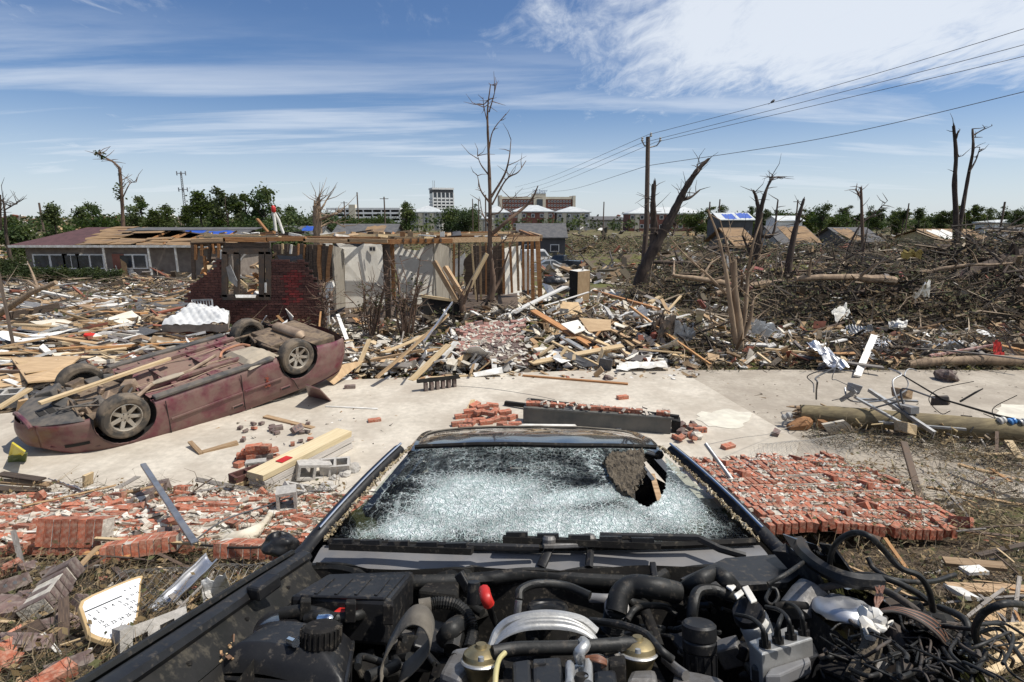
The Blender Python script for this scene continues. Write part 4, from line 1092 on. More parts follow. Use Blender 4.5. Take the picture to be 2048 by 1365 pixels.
# ================================================================ DEBRIS
RD=random.Random(99)
def gp(x,y):
    """ground point under a pixel, without the mounds (fast)"""
    d=ray(x,y);t=-H/d.z
    if d.y*t>14:t=(.84-H)/(d.z+.06*d.y)
    elif d.y*t<5.3:t=(1.537-H)/(d.z+.29*d.y)
    p=d*t;return p.x,p.y
def plank_mesh(r,L,w,t_,mt):
    mb=MB();n=5;pts=[]
    bow=r.uniform(-.02,.02)*L
    for i in range(n+1):
        u=i/n;x=(u-.5)*L;z=bow*4*u*(1-u);ww=w*(1+r.uniform(-.05,.05))
        if i in (0,n) and r.random()<.7:
            sx=r.uniform(-.06,.06);sk=r.uniform(-.5,.5)*w
        else:sx=sk=0
        pts.append([(x+sx+(sk if k in (0,3) else-sk)*.6,(-ww/2 if k in (0,3) else ww/2),z+(-t_/2 if k<2 else t_/2)) for k in range(4)])
    vs=[p for q in pts for p in q]
    fs=[(i*4+k,i*4+(k+1) %4,(i+1)*4+(k+1) %4,(i+1)*4+k) for i in range(n) for k in range(4)]+[(3,2,1,0),(n*4,n*4+1,n*4+2,n*4+3)]
    mb.add(vs,[f[::-1] for f in fs]);return mb.mesh('timber_plank',mt)
def panel_mesh(r,w,l,mt,bend=.06,thick=.015,name='broken_panel'):
    """torn sheet: ragged outline cut from a bent grid"""
    mb=MB();n=14;k=r.uniform(-bend,bend);k2=r.uniform(-bend,bend);pts=[]
    corners=[(-.5,-.5),(.5,-.5),(.5,.5),(-.5,.5)]
    for i in range(4):
        a,b=corners[i],corners[(i+1) %4];torn=r.random()<.55;m_=3
        for q in range(m_):
            u=q/m_;x=a[0]+(b[0]-a[0])*u;y=a[1]+(b[1]-a[1])*u
            if torn or q==0:x+=r.uniform(-.13,.13);y+=r.uniform(-.13,.13)
            pts.append((x,y))
    def zf(x,y):return k*4*(x*x)+k2*3*x*y
    m=len(pts)
    top=[(x*l,y*w,zf(x,y)*l+thick) for x,y in pts]+[(0,0,thick)]
    bot=[(x*l,y*w,zf(x,y)*l) for x,y in pts]+[(0,0,0)]
    fs=[(i,(i+1) %m,m) for i in range(m)]+[((i+1) %m+m+1,i+m+1,2*m+1) for i in range(m)]+[(i+m+1,(i+1) %m+m+1,(i+1) %m,i) for i in range(m)]
    mb.add(top+bot,fs);return mb.mesh(name,mt)
PLANKS=[plank_mesh(RD,L,w,t_,M['planks']) for (L,w,t_) in ((1.1,.09,.04),(2.1,.09,.04),(2.8,.14,.04),(1.5,.18,.03),(.8,.14,.03),(3.3,.09,.045),(1.7,.06,.025),(2.3,.19,.04),(1.0,.05,.02),(.6,.09,.04),(1.9,.12,.02),(2.6,.05,.03))]
PANELS=[panel_mesh(RD,w,l,M['panels'],b) for (w,l,b) in ((.5,.8,.06),(.7,1.2,.1),(.4,.5,.05),(.3,.9,.08),(.6,.7,.15),(.25,.4,.05),(.9,1.4,.06),(.35,.6,.2),(.5,.5,.1),(.2,.7,.04))]
SHINGLE=[panel_mesh(RD,w,l,M['shingles'],b,.02,'shingle_sheet') for (w,l,b) in ((.7,1.2,.08),(.5,.9,.12),(1.0,1.5,.05),(.4,.7,.1),(.8,.8,.15))]
BRK=MB().box((0,0,0),(.2,.095,.062)).mesh('brick',M['brick'])
BRKG=MB().box((0,0,0),(.2,.095,.062)).mesh('brick',M['brick_grey'])
def holed_brick(mt):
    mb=MB().box((0,0,0),(.2,.095,.062))
    for x in (-.06,0,.06):mb.lathe([(.014,-.0005),(.014,.0012)],Matrix.Translation((x,0,.031)),10,1)
    return mb.mesh('brick',[mt,M['b_dark']])
BRKH=holed_brick(M['brick']);BRKGH=holed_brick(M['brick_grey'])

ZONES=[((0,400,495,560),'before the ranch house'),((0,130,560,650),'at the left edge of the debris field'),((130,250,560,650),'in the middle of the left debris field'),((250,400,560,650),'left of the mattress and brick wall'),
         ((0,150,650,800),'beyond the far front wheel of the overturned car'),((150,480,650,800),'just behind the overturned car'),((370,700,600,760),'heaped between brick wall and overturned car'),((640,860,560,760),'in the rubble under the bare shrubs'),
         ((860,1050,560,760),'in the rubble round the toppled brick panels'),((1050,1200,560,665),'on the rubble pile below the cabinet'),((1050,1200,665,760),'at the foot of the rubble pile by the slab'),((1200,1400,560,760),'on the right end of the rubble pile'),
         ((1340,1600,540,760),'in the rubble round the stripped tree'),((1600,1800,540,760),'below the brush heap left of the tin sheets'),((1800,2100,540,760),'below the brush heap by the tin sheets')]
def zone(x,y):
    for (a,b,c,d),txt in ZONES:
        if a<=x<b and c<=y<d:return txt
    return 'among the storm debris'
def scatter(name,meshes,n,region,what,cat,tones,tilt=.12,lift=.25,size=(.7,1.25),along=None,sp=.45,weights=None):
    x0,x1,y0,y1=region[:4];mask=region[4] if len(region)>4 else None
    k=0;tries=0
    while k<n and tries<n*8:
        tries+=1
        px,py=RD.uniform(x0,x1),RD.uniform(y0,y1)
        if mask and not inpoly(px,py,mask):continue
        x,y=gp(px,py);z=land(x,y)
        me=RD.choice(meshes);o=link(name,me)
        s_=RD.uniform(*size);o.scale=(s_,s_,s_);L=o.dimensions[0]
        L=max(v.co.x for v in me.vertices)*2*s_
        yaw=RD.uniform(-pi,pi) if along is None else along+RD.gauss(0,sp)
        pit=RD.gauss(0,tilt);hl=abs(sin(pit))*L*.45
        o.location=(x,y,z+.03+hl*.8+RD.random()**2*lift)
        o.rotation_euler=(RD.gauss(0,tilt),pit,yaw)
        tn,tm=RD.choices(tones,weights)[0] if tones else ('grey',None)
        if tm:o.material_slots[0].link='OBJECT';o.material_slots[0].material=tm
        big='long' if L>1.6 else ('short' if L<.8 else 'medium')
        if cat != 'plank':big='large' if L>.9 else ('small' if L<.45 else 'medium-sized')
        lab='%s %s %s %s' %(big,tn,what,zone(px,py));tag(o,lab,cat,lab);k+=1
LEFTF=[(0,520),(380,515),(375,600),(330,660),(460,660),(450,690),(320,730),(120,770),(0,800)]
PILE=[(660,650),(760,610),(1075,600),(1200,585),(1330,590),(1390,690),(1340,735),(1000,745),(700,755),(640,700)]
RIGHT=[(1380,600),(2048,560),(2048,735),(1350,738),(1400,690)]
WALLF=[(380,640),(650,660),(690,690),(640,720),(470,690),(370,660)]
WW,PW=[3,3,4,2,2,2],[4,3,3,2,2,2]
scatter('timber_plank',PLANKS,112,(0,400,515,790,LEFTF),'splintered plank','plank',TONE_W,.07,.18,along=0,sp=.5,weights=WW)
scatter('timber_plank',PLANKS,76,(640,1390,590,748,PILE),'splintered plank','plank',TONE_W,.2,.3,(.5,1.0),weights=WW)
scatter('timber_plank',PLANKS,28,(1350,2048,560,738,RIGHT),'splintered plank','plank',TONE_W,.12,.2,(.5,1.0),weights=WW)
scatter('timber_plank',PLANKS,14,(370,700,640,720,WALLF),'broken plank','plank',TONE_W,.2,.15,(.4,.8),weights=WW)
scatter('broken_panel',PANELS,84,(0,400,515,790,LEFTF),'torn flat sheet','panel',TONE_P,.1,.2,(.6,1.3),weights=PW)
scatter('broken_panel',PANELS,100,(640,1390,590,748,PILE),'torn board piece','panel',TONE_P,.3,.25,(.4,.9),weights=PW)
scatter('broken_panel',PANELS,44,(1350,2048,560,738,RIGHT),'torn sheet scrap','panel',TONE_P,.25,.2,(.4,.9),weights=PW)
scatter('broken_panel',PANELS,20,(370,700,640,720,WALLF),'torn panel piece','panel',TONE_P,.25,.15,(.4,.8),weights=PW)
scatter('shingle_sheet',SHINGLE,64,(0,400,560,790,LEFTF),'shingle sheet','roofing',None,.05,.12,(.7,1.3))

# small stuff nobody could count
TONES=[(.66,.64,.60),(.72,.70,.66),(.45,.31,.17),(.34,.21,.11),(.52,.40,.25),(.10,.08,.06),(.17,.15,.14),(.28,.10,.06),(.24,.18,.12),(.06,.05,.05),(.55,.50,.42),(.38,.26,.15)]
def litter(name,label,region,n,size,seed,tones=TONES,lift=.12,tilt=.5,flat=.25,along=False):
    r=random.Random(seed);mb=MB();x0,x1,y0,y1=region[:4];mask=region[4] if len(region)>4 else None
    k=0
    while k<n:
        px,py=r.uniform(x0,x1),r.uniform(y0,y1)
        if mask and not inpoly(px,py,mask):k+=.2;continue
        k+=1
        x,y=gp(px,py);z=land(x,y);s_=r.uniform(*size)*(.6+y/22)
        c=r.choice(tones);v=r.uniform(.6,1.15);c=(c[0]*v,c[1]*v,c[2]*v)
        R=Euler((r.gauss(0,tilt),r.gauss(0,tilt),r.gauss(0,.5) if along else r.uniform(0,6.3))).to_matrix();asp=r.choice((1.5,4,10,22)) if along else r.choice((1,1.5,3,6))
        L=s_*sqrt(asp);W_=s_/sqrt(asp);T=max(.006,s_*flat*r.uniform(.1,.7))
        p=Vector((x,y,z+T/2+r.random()**2*lift))
        hx_,hy_=L/2,W_/2
        q=[Vector((-hx_*r.uniform(.6,1),-hy_*r.uniform(.6,1),0)),Vector((hx_*r.uniform(.6,1),-hy_*r.uniform(.6,1),0)),Vector((hx_*r.uniform(.6,1),hy_*r.uniform(.6,1),0)),Vector((-hx_*r.uniform(.6,1),hy_*r.uniform(.6,1),0))]
        vs=[p+R@ (a+Vector((0,0,T/2))) for a in q]+[p+R@ (a-Vector((0,0,T/2))) for a in q]
        mb.add(vs,[(0,1,2,3),(7,6,5,4),(0,4,5,1),(1,5,6,2),(2,6,7,3),(3,7,4,0)],0,c)
    o=mb.build(name,M['debris']);tag(o,label,'litter',kind='stuff')
litter('debris_litter','splinters, laths and scraps covering the left-hand field',(0,420,505,800,LEFTF+[(0,800)]),5200,(.10,.42),1,lift=.12,tilt=.16,along=True)
litter('debris_litter','small plaster and timber fragments covering the rubble pile',(640,1400,585,750,PILE),3600,(.06,.26),2,lift=.25,tones=TONES+[(.74,.72,.68),(.70,.66,.58),(.66,.6,.5)]*2)
litter('debris_litter','small scraps strewn below the brush heap',(1350,2048,560,740,RIGHT),2000,(.06,.28),3,lift=.2)
litter('debris_litter','small scraps heaped along the brick wall foot',(370,700,640,725,WALLF),900,(.06,.25),4,lift=.12)
litter('debris_litter','scraps of cladding and cloth caught in the brush heap',(1400,2048,500,650),1500,(.06,.22),12,lift=1.3,tilt=.7,tones=TONES+[(.1,.08,.05)]*4+[(.34,.12,.10),(.40,.2,.17)])
litter('debris_litter','far scraps and rubble beyond the road',(1085,2048,456,570),3000,(.10,.40),5,lift=1.0,tones=TONES+[(.1,.08,.05)]*8)
litter('debris_litter','far scraps before the ranch house',(0,390,498,560),1500,(.12,.42),6,lift=.5,tones=TONES+[(.1,.08,.05)]*4)
litter('debris_litter','scraps inside the ruined house',(660,1085,575,640),800,(.06,.3),7,lift=.3)
litter('slab_litter','tiny chips and grit scattered on the concrete slab',(440,1620,745,990),1500,(.010,.055),8,lift=.0,tilt=.15,tones=[(.3,.24,.18),(.1,.08,.06),(.32,.12,.07),(.6,.56,.5),(.2,.15,.1)])
litter('slab_litter','wood splinters strewn over the slab',(430,1560,750,960),170,(.04,.12),13,lift=.0,tilt=.06,along=True,tones=[(.42,.29,.16),(.3,.2,.11),(.12,.09,.06),(.55,.5,.42)])
litter('slab_litter','chips strewn along the slab edge',(640,1400,735,762),420,(.03,.16),9,lift=.03,tilt=.25)
litter('slab_litter','grit and chips on the driveway at right',(1380,2048,735,900),420,(.015,.07),10,lift=.0,tilt=.2,tones=[(.2,.15,.1),(.1,.08,.06),(.3,.24,.18),(.45,.4,.34)])
litter('slab_litter','mixed chips around the overturned car',(420,780,780,930),360,(.02,.09),11,lift=.02,tilt=.3)

# ---------------------------------------------------------------- single pieces, left to right
def plank(name,label,cat,a,b,w,t_,mt,group=None,up=Vector((0,0,1)),bevel=0):
    p0,p1=on(*a),on(*b);R,L=frame(p0,p1,up)
    mb=MB().box((0,0,0),(L,w,t_),jit=min(w,t_)*.12,rnd=RD)
    o=mb.build(name,mt,bevel=bevel);o.matrix_world=Matrix.Translation((p0+p1)/2)@ R.to_4x4()
    return tag(o,label,cat,group)
def sheet(name,label,cat,pts,mt,thick=.015,group=None,crumple=0.0,div=0,seed=0):
    P=[on(*p) for p in pts];c=sum(P,Vector())/len(P);mb=MB()
    if crumple and len(P)==4:
        r=random.Random(seed);n=div or 10
        def fn(u,v):
            q=P[0].lerp(P[1],u).lerp(P[3].lerp(P[2],u),v)
            k=mnoise.noise(Vector((u*3.1+seed,v*3.1,seed)))+.6*mnoise.noise(Vector((u*7+seed,v*7,2)))
            return q-c+Vector((0,0,crumple*k+crumple*.5))
        mb.grid(n,n,fn);o=mb.build(name,mt);o.modifiers.new('thickness','SOLIDIFY').thickness=thick
    else:
        Q=[p-c for p in P];n=Vector((0,0,0))
        for i in range(len(Q)):n+=(Q[i]-Q[0]).cross(Q[(i+1) %len(Q)]-Q[0])
        if n.z<0 or (abs(n.z)<.3*n.length and n.y>0):Q=Q[::-1]
        mb.poly(Q,thick);o=mb.build(name,mt)
    o.location=c
    return tag(o,label,cat,group)

# mattress
def mattress():
    P=[at(384,606,16.2),at(459,624,15.6),at(456,650,14.6),at(323,652,14.8)];c=sum(P,Vector())/4
    t=thing('mattress','bare white quilted mattress lying on the debris by the brick wall','mattress',(c.x,c.y,land(c.x,c.y)))
    def top(u,v):
        q=P[0].lerp(P[1],u).lerp(P[3].lerp(P[2],u),v)
        e=min(u,1-u,v,1-v);qu=(abs(sin((u*7+v*5)*pi))*abs(sin((u*7-v*5)*pi)))**.6
        return q-t.location+Vector((0,0,.045*qu+.10*min(1,e*9)+.16*mnoise.noise(Vector((u*3,v*3,1)))))
    mb=MB();mb.grid(54,36,top);mb.build('quilted_top',M['mattress'],t,smooth=True)
    mb=MB()
    for a,b in ((3,2),(2,1),(0,3),(1,0)):
        mb.grid(12,2,lambda u,v:P[a].lerp(P[b],u)-t.location+Vector((0,0,.02-.2*v+.02*sin(u*20))))
    mb.build('side_border',M['mattress_side'],t,smooth=True)
M['mattress']=mat('quilted_cloth',(.60,.60,.59),(.52,.52,.51),5,.85,.1)
M['mattress_side']=mat('mattress_border',(.30,.25,.20),(.2,.165,.13),4,.9,.1)
mattress()
def bed_rail():
    a,b,c_,d=at(384,601,16.4),at(424,600,16.2),at(426,622,16.1),at(388,620,16.3)
    t=thing('bed_rail','grey slatted bed rail standing behind the mattress','bed rail',(d+c_)/2);o=t.location
    for p,q in ((a,b),(d,c_),(a,d),(b,c_)):MB().bar(p-o,q-o,.04,.05).build('frame',M['galv'],t)
    for k in range(1,7):MB().bar(a.lerp(b,k/7)-o,d.lerp(c_,k/7)-o,.03,.02).build('slat',M['galv'],t)
bed_rail()
plank('timber_plank','white trim board leaning up against the mattress','plank',(330,640,.05),(403,597,.5),.10,.03,M['white'])
plank('timber_plank','pale stick leaning on the brick wall by the mattress','plank',(449,622,.1),(464,596,.6),.05,.04,M['wood_pale'])
sheet('broken_panel','cream board piece propped against the brick wall','panel',[(548,640,.1),(569,616,.7),(586,634,.6),(584,650,.2),(566,656,.1)],M['plaster'],.02)
sheet('broken_panel','dark brown door leaf leaning below the brick wall','panel',[(506,655,.1),(532,640,.45),(562,668,.35),(545,682,.05)],M['wood_dark'],.04)
plank('metal_strip','thin silver strip sticking out beside the raised wheel','strip',(508,668,.1),(533,632,.6),.03,.02,M['tin'])
sheet('plywood_sheet','large tan plywood sheet at the left behind the far wheel','plywood',[(22,716,.25),(162,712,.3),(108,760,.25),(55,764,.3)],M['ply'],.03)
sheet('plywood_sheet','second plywood sheet lying lower at the left edge','plywood',[(-40,746,.2),(62,744,.25),(56,768,.15),(-30,778,.1)],M['ply'],.1)
sheet('plywood_sheet','flat plywood board behind the overturned car','plywood',[(120,696,.06),(260,690,.08),(232,710,.06),(150,712,.04)],M['ply'],.02)
sheet('cloth','crumpled white and blue cloth behind the car sill','cloth',[(338,705,.1),(372,696,.12),(392,708,.12),(350,716,.1)],mat('pale_blue_cloth',(.55,.62,.72),(.75,.76,.78),6,.9,.3),.01,None,.10,12,4)
def red_cup():
    p=on(187,682);t=thing('carton','small red and white carton in the left debris field','carton',p)
    MB().box((0,0,.08),(.34,.2,.16),Euler((.2,.3,.4)).to_matrix()).build('box',M['white'],t)
    MB().box((-.08,-.03,.10),(.20,.22,.18),Euler((.2,.3,.4)).to_matrix()).build('red_side',M['red'],t)
M['red']=mat('red_plastic',(.55,.03,.02),(.42,.02,.015),6,.45,.05)
red_cup()
plank('timber_plank','dark brown post leaning at the left picture edge','post',(30,706,.0),(-3,548,1.8),.07,.07,M['wood_dark'])
sheet('shingle_sheet','curled grey roofing sheet left of the mattress','roofing',[(262,648,.1),(318,662,.35),(272,676,.1),(248,654,.05)],M['shingles'],.02)
sheet('broken_panel','long white panel lying in the middle of the left field','panel',[(172,612,.2),(258,604,.25),(240,612,.2),(182,614,.2)],M['white'],.03)
sheet('broken_panel','pale flat board with raised corner in the left field','panel',[(246,626,.1),(286,622,.2),(284,628,.1),(246,632,.05)],M['white'],.03)
plank('timber_plank','long pale rafter crossing the middle of the left field','plank',(90,640,.15),(195,655,.15),.09,.05,M['wood_pale'])
plank('timber_plank','brown steel-like beam lying at the left edge','beam',(20,632,.25),(118,612,.3),.06,.22,M['wood_dark'])
plank('timber_plank','bright long joist behind the left field heap','plank',(228,552,.2),(318,562,.25),.14,.12,M['wood_pale'])
sheet('broken_panel','white appliance panel standing far back in the left field','panel',[(215,556,.1),(214,538,.9),(244,544,.8),(246,552,.4)],M['white'],.05)

# things before and inside the ruined house
def black_board():
    P=[(843,594),(904,601),(930,618),(934,660),(908,692),(868,690),(850,640)]
    t=thing('black_board','large black board standing on edge under the forked timbers','board',on(885,690))
    o=t.location;Y=15.4;Q=[at(x,y,Y+.2*(690-y)/90)-o for x,y in P]
    mb=MB();n=Vector((0,0,0))
    for i in range(len(Q)):n+=(Q[i]-Q[0]).cross(Q[(i+1) %len(Q)]-Q[0])
    if n.y>0:Q=Q[::-1]
    mb.poly(Q,.06);mb.build('panel',M['black_and_shade'],t)
    MB().bar(at(841,592,Y)-o,at(906,601,Y+.1)-o,.10,.07).build('edge_batten',M['wood_pale'],t)
M['black_and_shade']=mat('black_felt',(.012,.011,.010),(.02,.018,.016),5,.95,.2)  # flat black parts; also the shade painted on the cabinet's left side
black_board()
for i,(a,b,w) in enumerate((((868,524,1),(914,602,0),.13),((890,534,1),(930,598,0),.11),((974,508,1),(924,604,0),.12))):
    p0,p1=at(a[0],a[1],15.7),at(b[0],b[1],15.5);R,L=frame(p0,p1)
    o=MB().box((0,0,0),(L,w,w),jit=.015,rnd=RD).build('timber_post',(M['wood'],M['wood'],M['wood_pale'])[i]);o.matrix_world=Matrix.Translation((p0+p1)/2)@ R.to_4x4()
    tag(o,('leftmost of three timbers forking above the black board','middle short timber of the fork above the black board','right-hand pale timber of the fork above the black board')[i],'timber','forked timbers before the ruined house')
bare_tree('short thick crooked stump holding the forked timbers',15.5,[([(932,668),(930,640),(924,610),(926,590)],18,13),([(926,610),(945,560)],9,4)],M['bark_tan'],name='tree_stump',twigs=10,seed=61)
def cabinet():
    c=on(1160,606);Y=c.y;t=thing('cabinet','upright cabinet with left side painted black as shade and tan front beyond the rubble','cabinet',c)
    tl,tm,tr=at(1139,541,Y+.3)-c,at(1156,544,Y)-c,at(1181,541,Y+.35)-c
    bl,bm,br=Vector((tl.x,tl.y,-.1)),Vector((tm.x,tm.y,-.1)),Vector((tr.x,tr.y,-.1));bk=tl+tr-tm
    MB().poly([bm,bl,tl,tm][::-1],.02).build('side',M['black_and_shade'],t)  # shade on the left side is put into its colour, black against the tan
    MB().poly([bm,br,tr,tm],.02).build('front',M['ply'],t)
    MB().poly([tl+Vector((0,0,.005)),tm+Vector((0,0,.005)),tr+Vector((0,0,.005)),bk+Vector((0,0,.005))],.03).build('top',M['white'],t)
    MB().poly([br,Vector((bk.x,bk.y,-.1)),bk,tr],.02).build('back',M['wood_dark'],t)
    p=tr.lerp(bk,.5).lerp(tm,.4);MB().lathe([(.05,0),(.05,.12),(.02,.16),(.02,.2)],Matrix.Translation(p),10).build('bottle',M['white'],t)
cabinet()
def black_bags():
    for i,(x,y,w,h,Y) in enumerate(((1108,562,42,16,20.2),(1126,580,26,14,19.8))):
        p=at(x,y,Y);s_=Y/F;mb=MB()
        prof=18
        mb.grid(24,14,lambda u,v:Vector((cos(2*pi*u)*sin(pi*v)*w*.5*s_,sin(2*pi*u)*sin(pi*v)*w*.35*s_,cos(pi*v)*h*.6*s_))*(1+.25*mnoise.noise(Vector((cos(2*pi*u)*2,sin(2*pi*u)*2,v*4+i)))))
        o=mb.build('plastic_bag',M['bag'],smooth=True);o.location=p
        tag(o,('large black plastic bag left of the cabinet','smaller black plastic bag against the cabinet side')[i],'bag','black plastic bags by the cabinet')
M['bag']=mat('black_plastic',(.02,.02,.022),(.03,.03,.03),5,.3,.6,bdist=.05)
black_bags()
sheet('broken_panel','tilted white slatted panel beside the corner post','panel',[(1084,568,.7),(1094,562,.9),(1112,586,.5),(1098,592,.3)],M['white'],.03)
sheet('broken_panel','brown and black box lid lying by the corner post','panel',[(1086,596,.1),(1102,582,.4),(1130,598,.2),(1112,606,.05)],M['black_and_shade'],.1)

# toppled brick panel in the centre, brick by brick
def brick_slab(name,label,org,ux,uy,nx,ny,bw,bh,thick,mt,mort,seed,drop=.0,alive=None,gap=.012,broken=.0,bond=True,limit=300,warp=0.0,chips=0,proud=.012,chip=.07):
    """a wall lying or leaning: ux runs along the courses, uy up the courses"""
    r=random.Random(seed);ux,uy=Vector(ux).normalized(),Vector(uy).normalized();nz=ux.cross(uy).normalized()
    R=Matrix((ux,uy,nz)).transposed();E=R.to_euler()
    t=thing(name,label,'brick wall',org);bed=MB();rest=MB();cells=[]
    for j in range(ny):
        for i in range(nx):
            u=(i+(.5 if bond and j %2 else 0))*bw;v=j*bh
            if alive and not alive(u/(nx*bw),v/(ny*bh),r):continue
            cells.append((u,v))
    me=MB().box((0,0,0),(bw-gap,bh-gap,thick)).mesh('brick',mt)
    def warpz(u,v):return warp*mnoise.noise(Vector((u*.9,v*.9,seed)))
    cs=set((round(u/bw*2),round(v/bh)) for u,v in cells)
    for (u,v) in cells:  # the bed stops short of the torn edge
        a_,b_=round(u/bw*2),round(v/bh)
        if not all(q in cs for q in ((a_+2,b_),(a_-2,b_))) or not any((a_+k,b_+1) in cs for k in (-1,0,1)) or not any((a_+k,b_-1) in cs for k in (-1,0,1)):continue
        bed.box(ux*u+uy*v+nz*(warpz(u,v)+thick*.5-proud-thick*.3),(bw+.002,bh+.002,thick*.6),R)
    bed.build('mortar_bed',mort,t)
    k=0
    order=sorted(cells,key=lambda c:(Vector(org)+ux*c[0]+uy*c[1]-Vector((0,0,H))).length)
    for (u,v) in order:
        if r.random()<drop:continue
        p=ux*u+uy*v+nz*(warpz(u,v)+r.gauss(0,.004))
        q=Euler((r.gauss(0,.02),r.gauss(0,.02),r.gauss(0,.02))).to_matrix()
        if r.random()<broken:p+=nz*r.uniform(.0,.05);q=Euler((r.gauss(0,.25),r.gauss(0,.25),r.gauss(0,.3))).to_matrix()
        if k<limit:
            o=link('brick',me,t);o.location=p;o.rotation_euler=(R@ q).to_euler()
        else:rest.box(p,(bw-gap,bh-gap,thick),R@ q)
        k+=1
    if rest.v:rest.build('brick_courses',mt,t)['kind']='stuff'
    if chips:
        cm=MB()
        for _ in range(chips):
            u,v=r.choice(cells);p=ux*(u+r.uniform(-.1,.1))+uy*(v+r.uniform(-.04,.04))+nz*(warpz(u,v)+thick/2+.004)
            s_=r.uniform(.012,chip);c=r.choice([(.60,.55,.47),(.52,.46,.38),(.42,.36,.29),(.66,.62,.55)])
            cm.box(p,(s_*r.uniform(1,2.4),s_*r.uniform(.4,1),r.uniform(.008,.025)),R@ Euler((r.gauss(0,.25),r.gauss(0,.25),r.gauss(0,.5))).to_matrix(),0,c,jit=.008,rnd=r)
        cm.build('mortar_chips',M['debris'],t)['kind']='stuff'
    return t
def torn(sd,k=.16):
    def f(u,v,r):
        e=.08+k*abs(mnoise.noise(Vector((u*4,v*4,sd))))
        return e*.6<u<1-e*.6 and v<1-e*.9 and v>e*.3
    return f
p=on(898,728)
brick_slab('fallen_brick_wall','pinkish toppled brick panel leaning in the centre of the rubble',(p.x,p.y-.1,land(p.x,p.y)+.10),(1,.12,.03),(.12,.72,.62),8,15,.205,.076,.1,M['brick_pink'],M['mortar'],5,.10,torn(3.3),broken=.16,warp=.05,chips=300)
p=on(962,738)
brick_slab('fallen_brick_wall','smaller grey toppled brick panel right of the pink one',(p.x,p.y-.05,land(p.x,p.y)+.05),(1,-.1,.0),(-.08,.8,.55),5,11,.205,.076,.1,M['brick_grey'],M['mortar'],6,.1,torn(7.1),broken=.16,warp=.05,chips=160)

# named boards in the centre pile
LN=[((1066,622,.55),(1200,702,.25),.20,.05,'wood_orange','dark orange joist slanting across the centre pile'),((1187,582,.35),(1316,619,.25),.16,.10,'wood_orange','long orange joist lying right of the cabinet'),
      ((1299,605,.3),(1330,588,.35),.20,.06,'wood_pale','short pale board propped at the orange joist end'),((1123,674,.45),(1200,719,.2),.14,.04,'galv','grey metal-faced board in the centre pile'),
      ((1142,661,.4),(1262,711,.2),.14,.04,'wood_pale','pale board slanting right through the centre pile'),((1217,657,.3),(1292,694,.2),.14,.04,'wood','tan board on the right slope of the centre pile'),
      ((1104,684,.35),(1203,734,.1),.06,.04,'wood_pale','thin pale batten at the pile foot'),((1116,720,.2),(1134,694,.4),.06,.04,'wood_pale','short crossed batten at the pile foot'),
      ((1078,712,.2),(1108,692,.4),.12,.04,'wood_pale','short stubby board on the pile foot'),((822,762,.02),(897,690,.55),.14,.04,'wood_pale','clean pale plank propped at the slab edge'),
      ((868,736,.1),(912,684,.55),.16,.02,'white','white board beside the clean pale plank'),((1046,752,.04),(1256,769,.04),.07,.04,'wood_orange','long thin orange lath along the slab edge'),
      ((640,742,.1),(845,700,.45),.09,.04,'wood','weathered rafter slanting over the car tail'),((712,745,.1),(738,680,.6),.09,.04,'wood_pale','short pale stud standing near the car tail'),
      ((860,756,.04),(945,752,.04),.05,.04,'wood_pale','thin pale lath at the slab edge'),((652,814,.03),(756,819,.03),.05,.03,'white','white plastic strip lying on the slab'),
      ((848,684,.9),(905,605,1.2),.03,.03,'tin','thin white rod slanting before the black board'),((530,833,.05),(626,857,.03),.09,.03,'wood','short tan plank lying on the slab by the car door'),
      ((398,908,.02),(476,886,.05),.10,.05,'wood','short brown plank under the overturned car edge'),((380,884,.1),(402,908,.04),.06,.03,'wood','small splinter leaning on the brown plank'),
      ((175,971,.1),(177,948,.25),.12,.03,'wood_pale','small pale wood block standing before the car'),((1190,752,.05),(1205,738,.2),.10,.10,'ply','small tan block standing on the slab edge'),
      ((935,826,.04),(946,801,.1),.08,.03,'wood_pale','short pale board among the loose bricks'),((1880,884,.05),(1962,869,.07),.06,.02,'wood_pale','thin pale lath by the fallen pole'),
      ((2016,882,.2),(2040,918,.05),.10,.03,'wood_pale','short pale stub board at right edge below the pole'),((1768,727,.05),(1812,713,.15),.12,.03,'wood_pale','short pale board before the tin sheets'),
      ((1860,712,.2),(1990,690,.35),.06,.05,'brick_pink','pinkish bar slanting before the tin sheets'),((1325,470,.5),(1345,465,.6),.1,.1,'wood','tan beam end in the far wreckage')]
for (a,b,w,t_,m_,lab) in LN:plank('timber_plank',lab,'plank',a,b,w,t_,M[m_])
sheet('plywood_sheet','tan plywood piece on top of the centre pile','plywood',[(1158,636,.6),(1222,640,.6),(1222,660,.5),(1178,664,.5)],M['ply'],.02)
sheet('broken_panel','cream plaster sheet lying left of the plywood piece','panel',[(1122,648,.6),(1156,640,.6),(1172,660,.5),(1150,668,.45)],M['plaster'],.02)
sheet('broken_panel','dark blue-black board at the pile foot','panel',[(1124,710,.3),(1142,704,.35),(1196,732,.15),(1168,734,.1)],M['roof_grey'],.03)
sheet('broken_panel','dark square board standing at the slab edge','panel',[(1196,740,.02),(1200,716,.3),(1226,720,.3),(1222,742,.02)],M['roof_grey'],.03)
sheet('cloth','white crumpled sheet lying on the slab edge','cloth',[(1240,730,.12),(1330,726,.12),(1336,740,.06),(1232,742,.06)],M['white'],.008,None,.08,14,9)
sheet('broken_panel','white fence panel piece standing right of the pile','panel',[(1390,650,.1),(1394,617,.7),(1410,620,.7),(1402,652,.1)],M['white'],.03)
sheet('broken_panel','white flat board at the slab edge below the brick panel','panel',[(946,746,.1),(1004,734,.2),(1006,746,.12),(950,754,.04)],M['white'],.02)
sheet('broken_panel','tan cardboard flap behind the car tail','panel',[(640,750,.25),(690,728,.35),(728,722,.3),(668,770,.05)],M['ply'],.01)
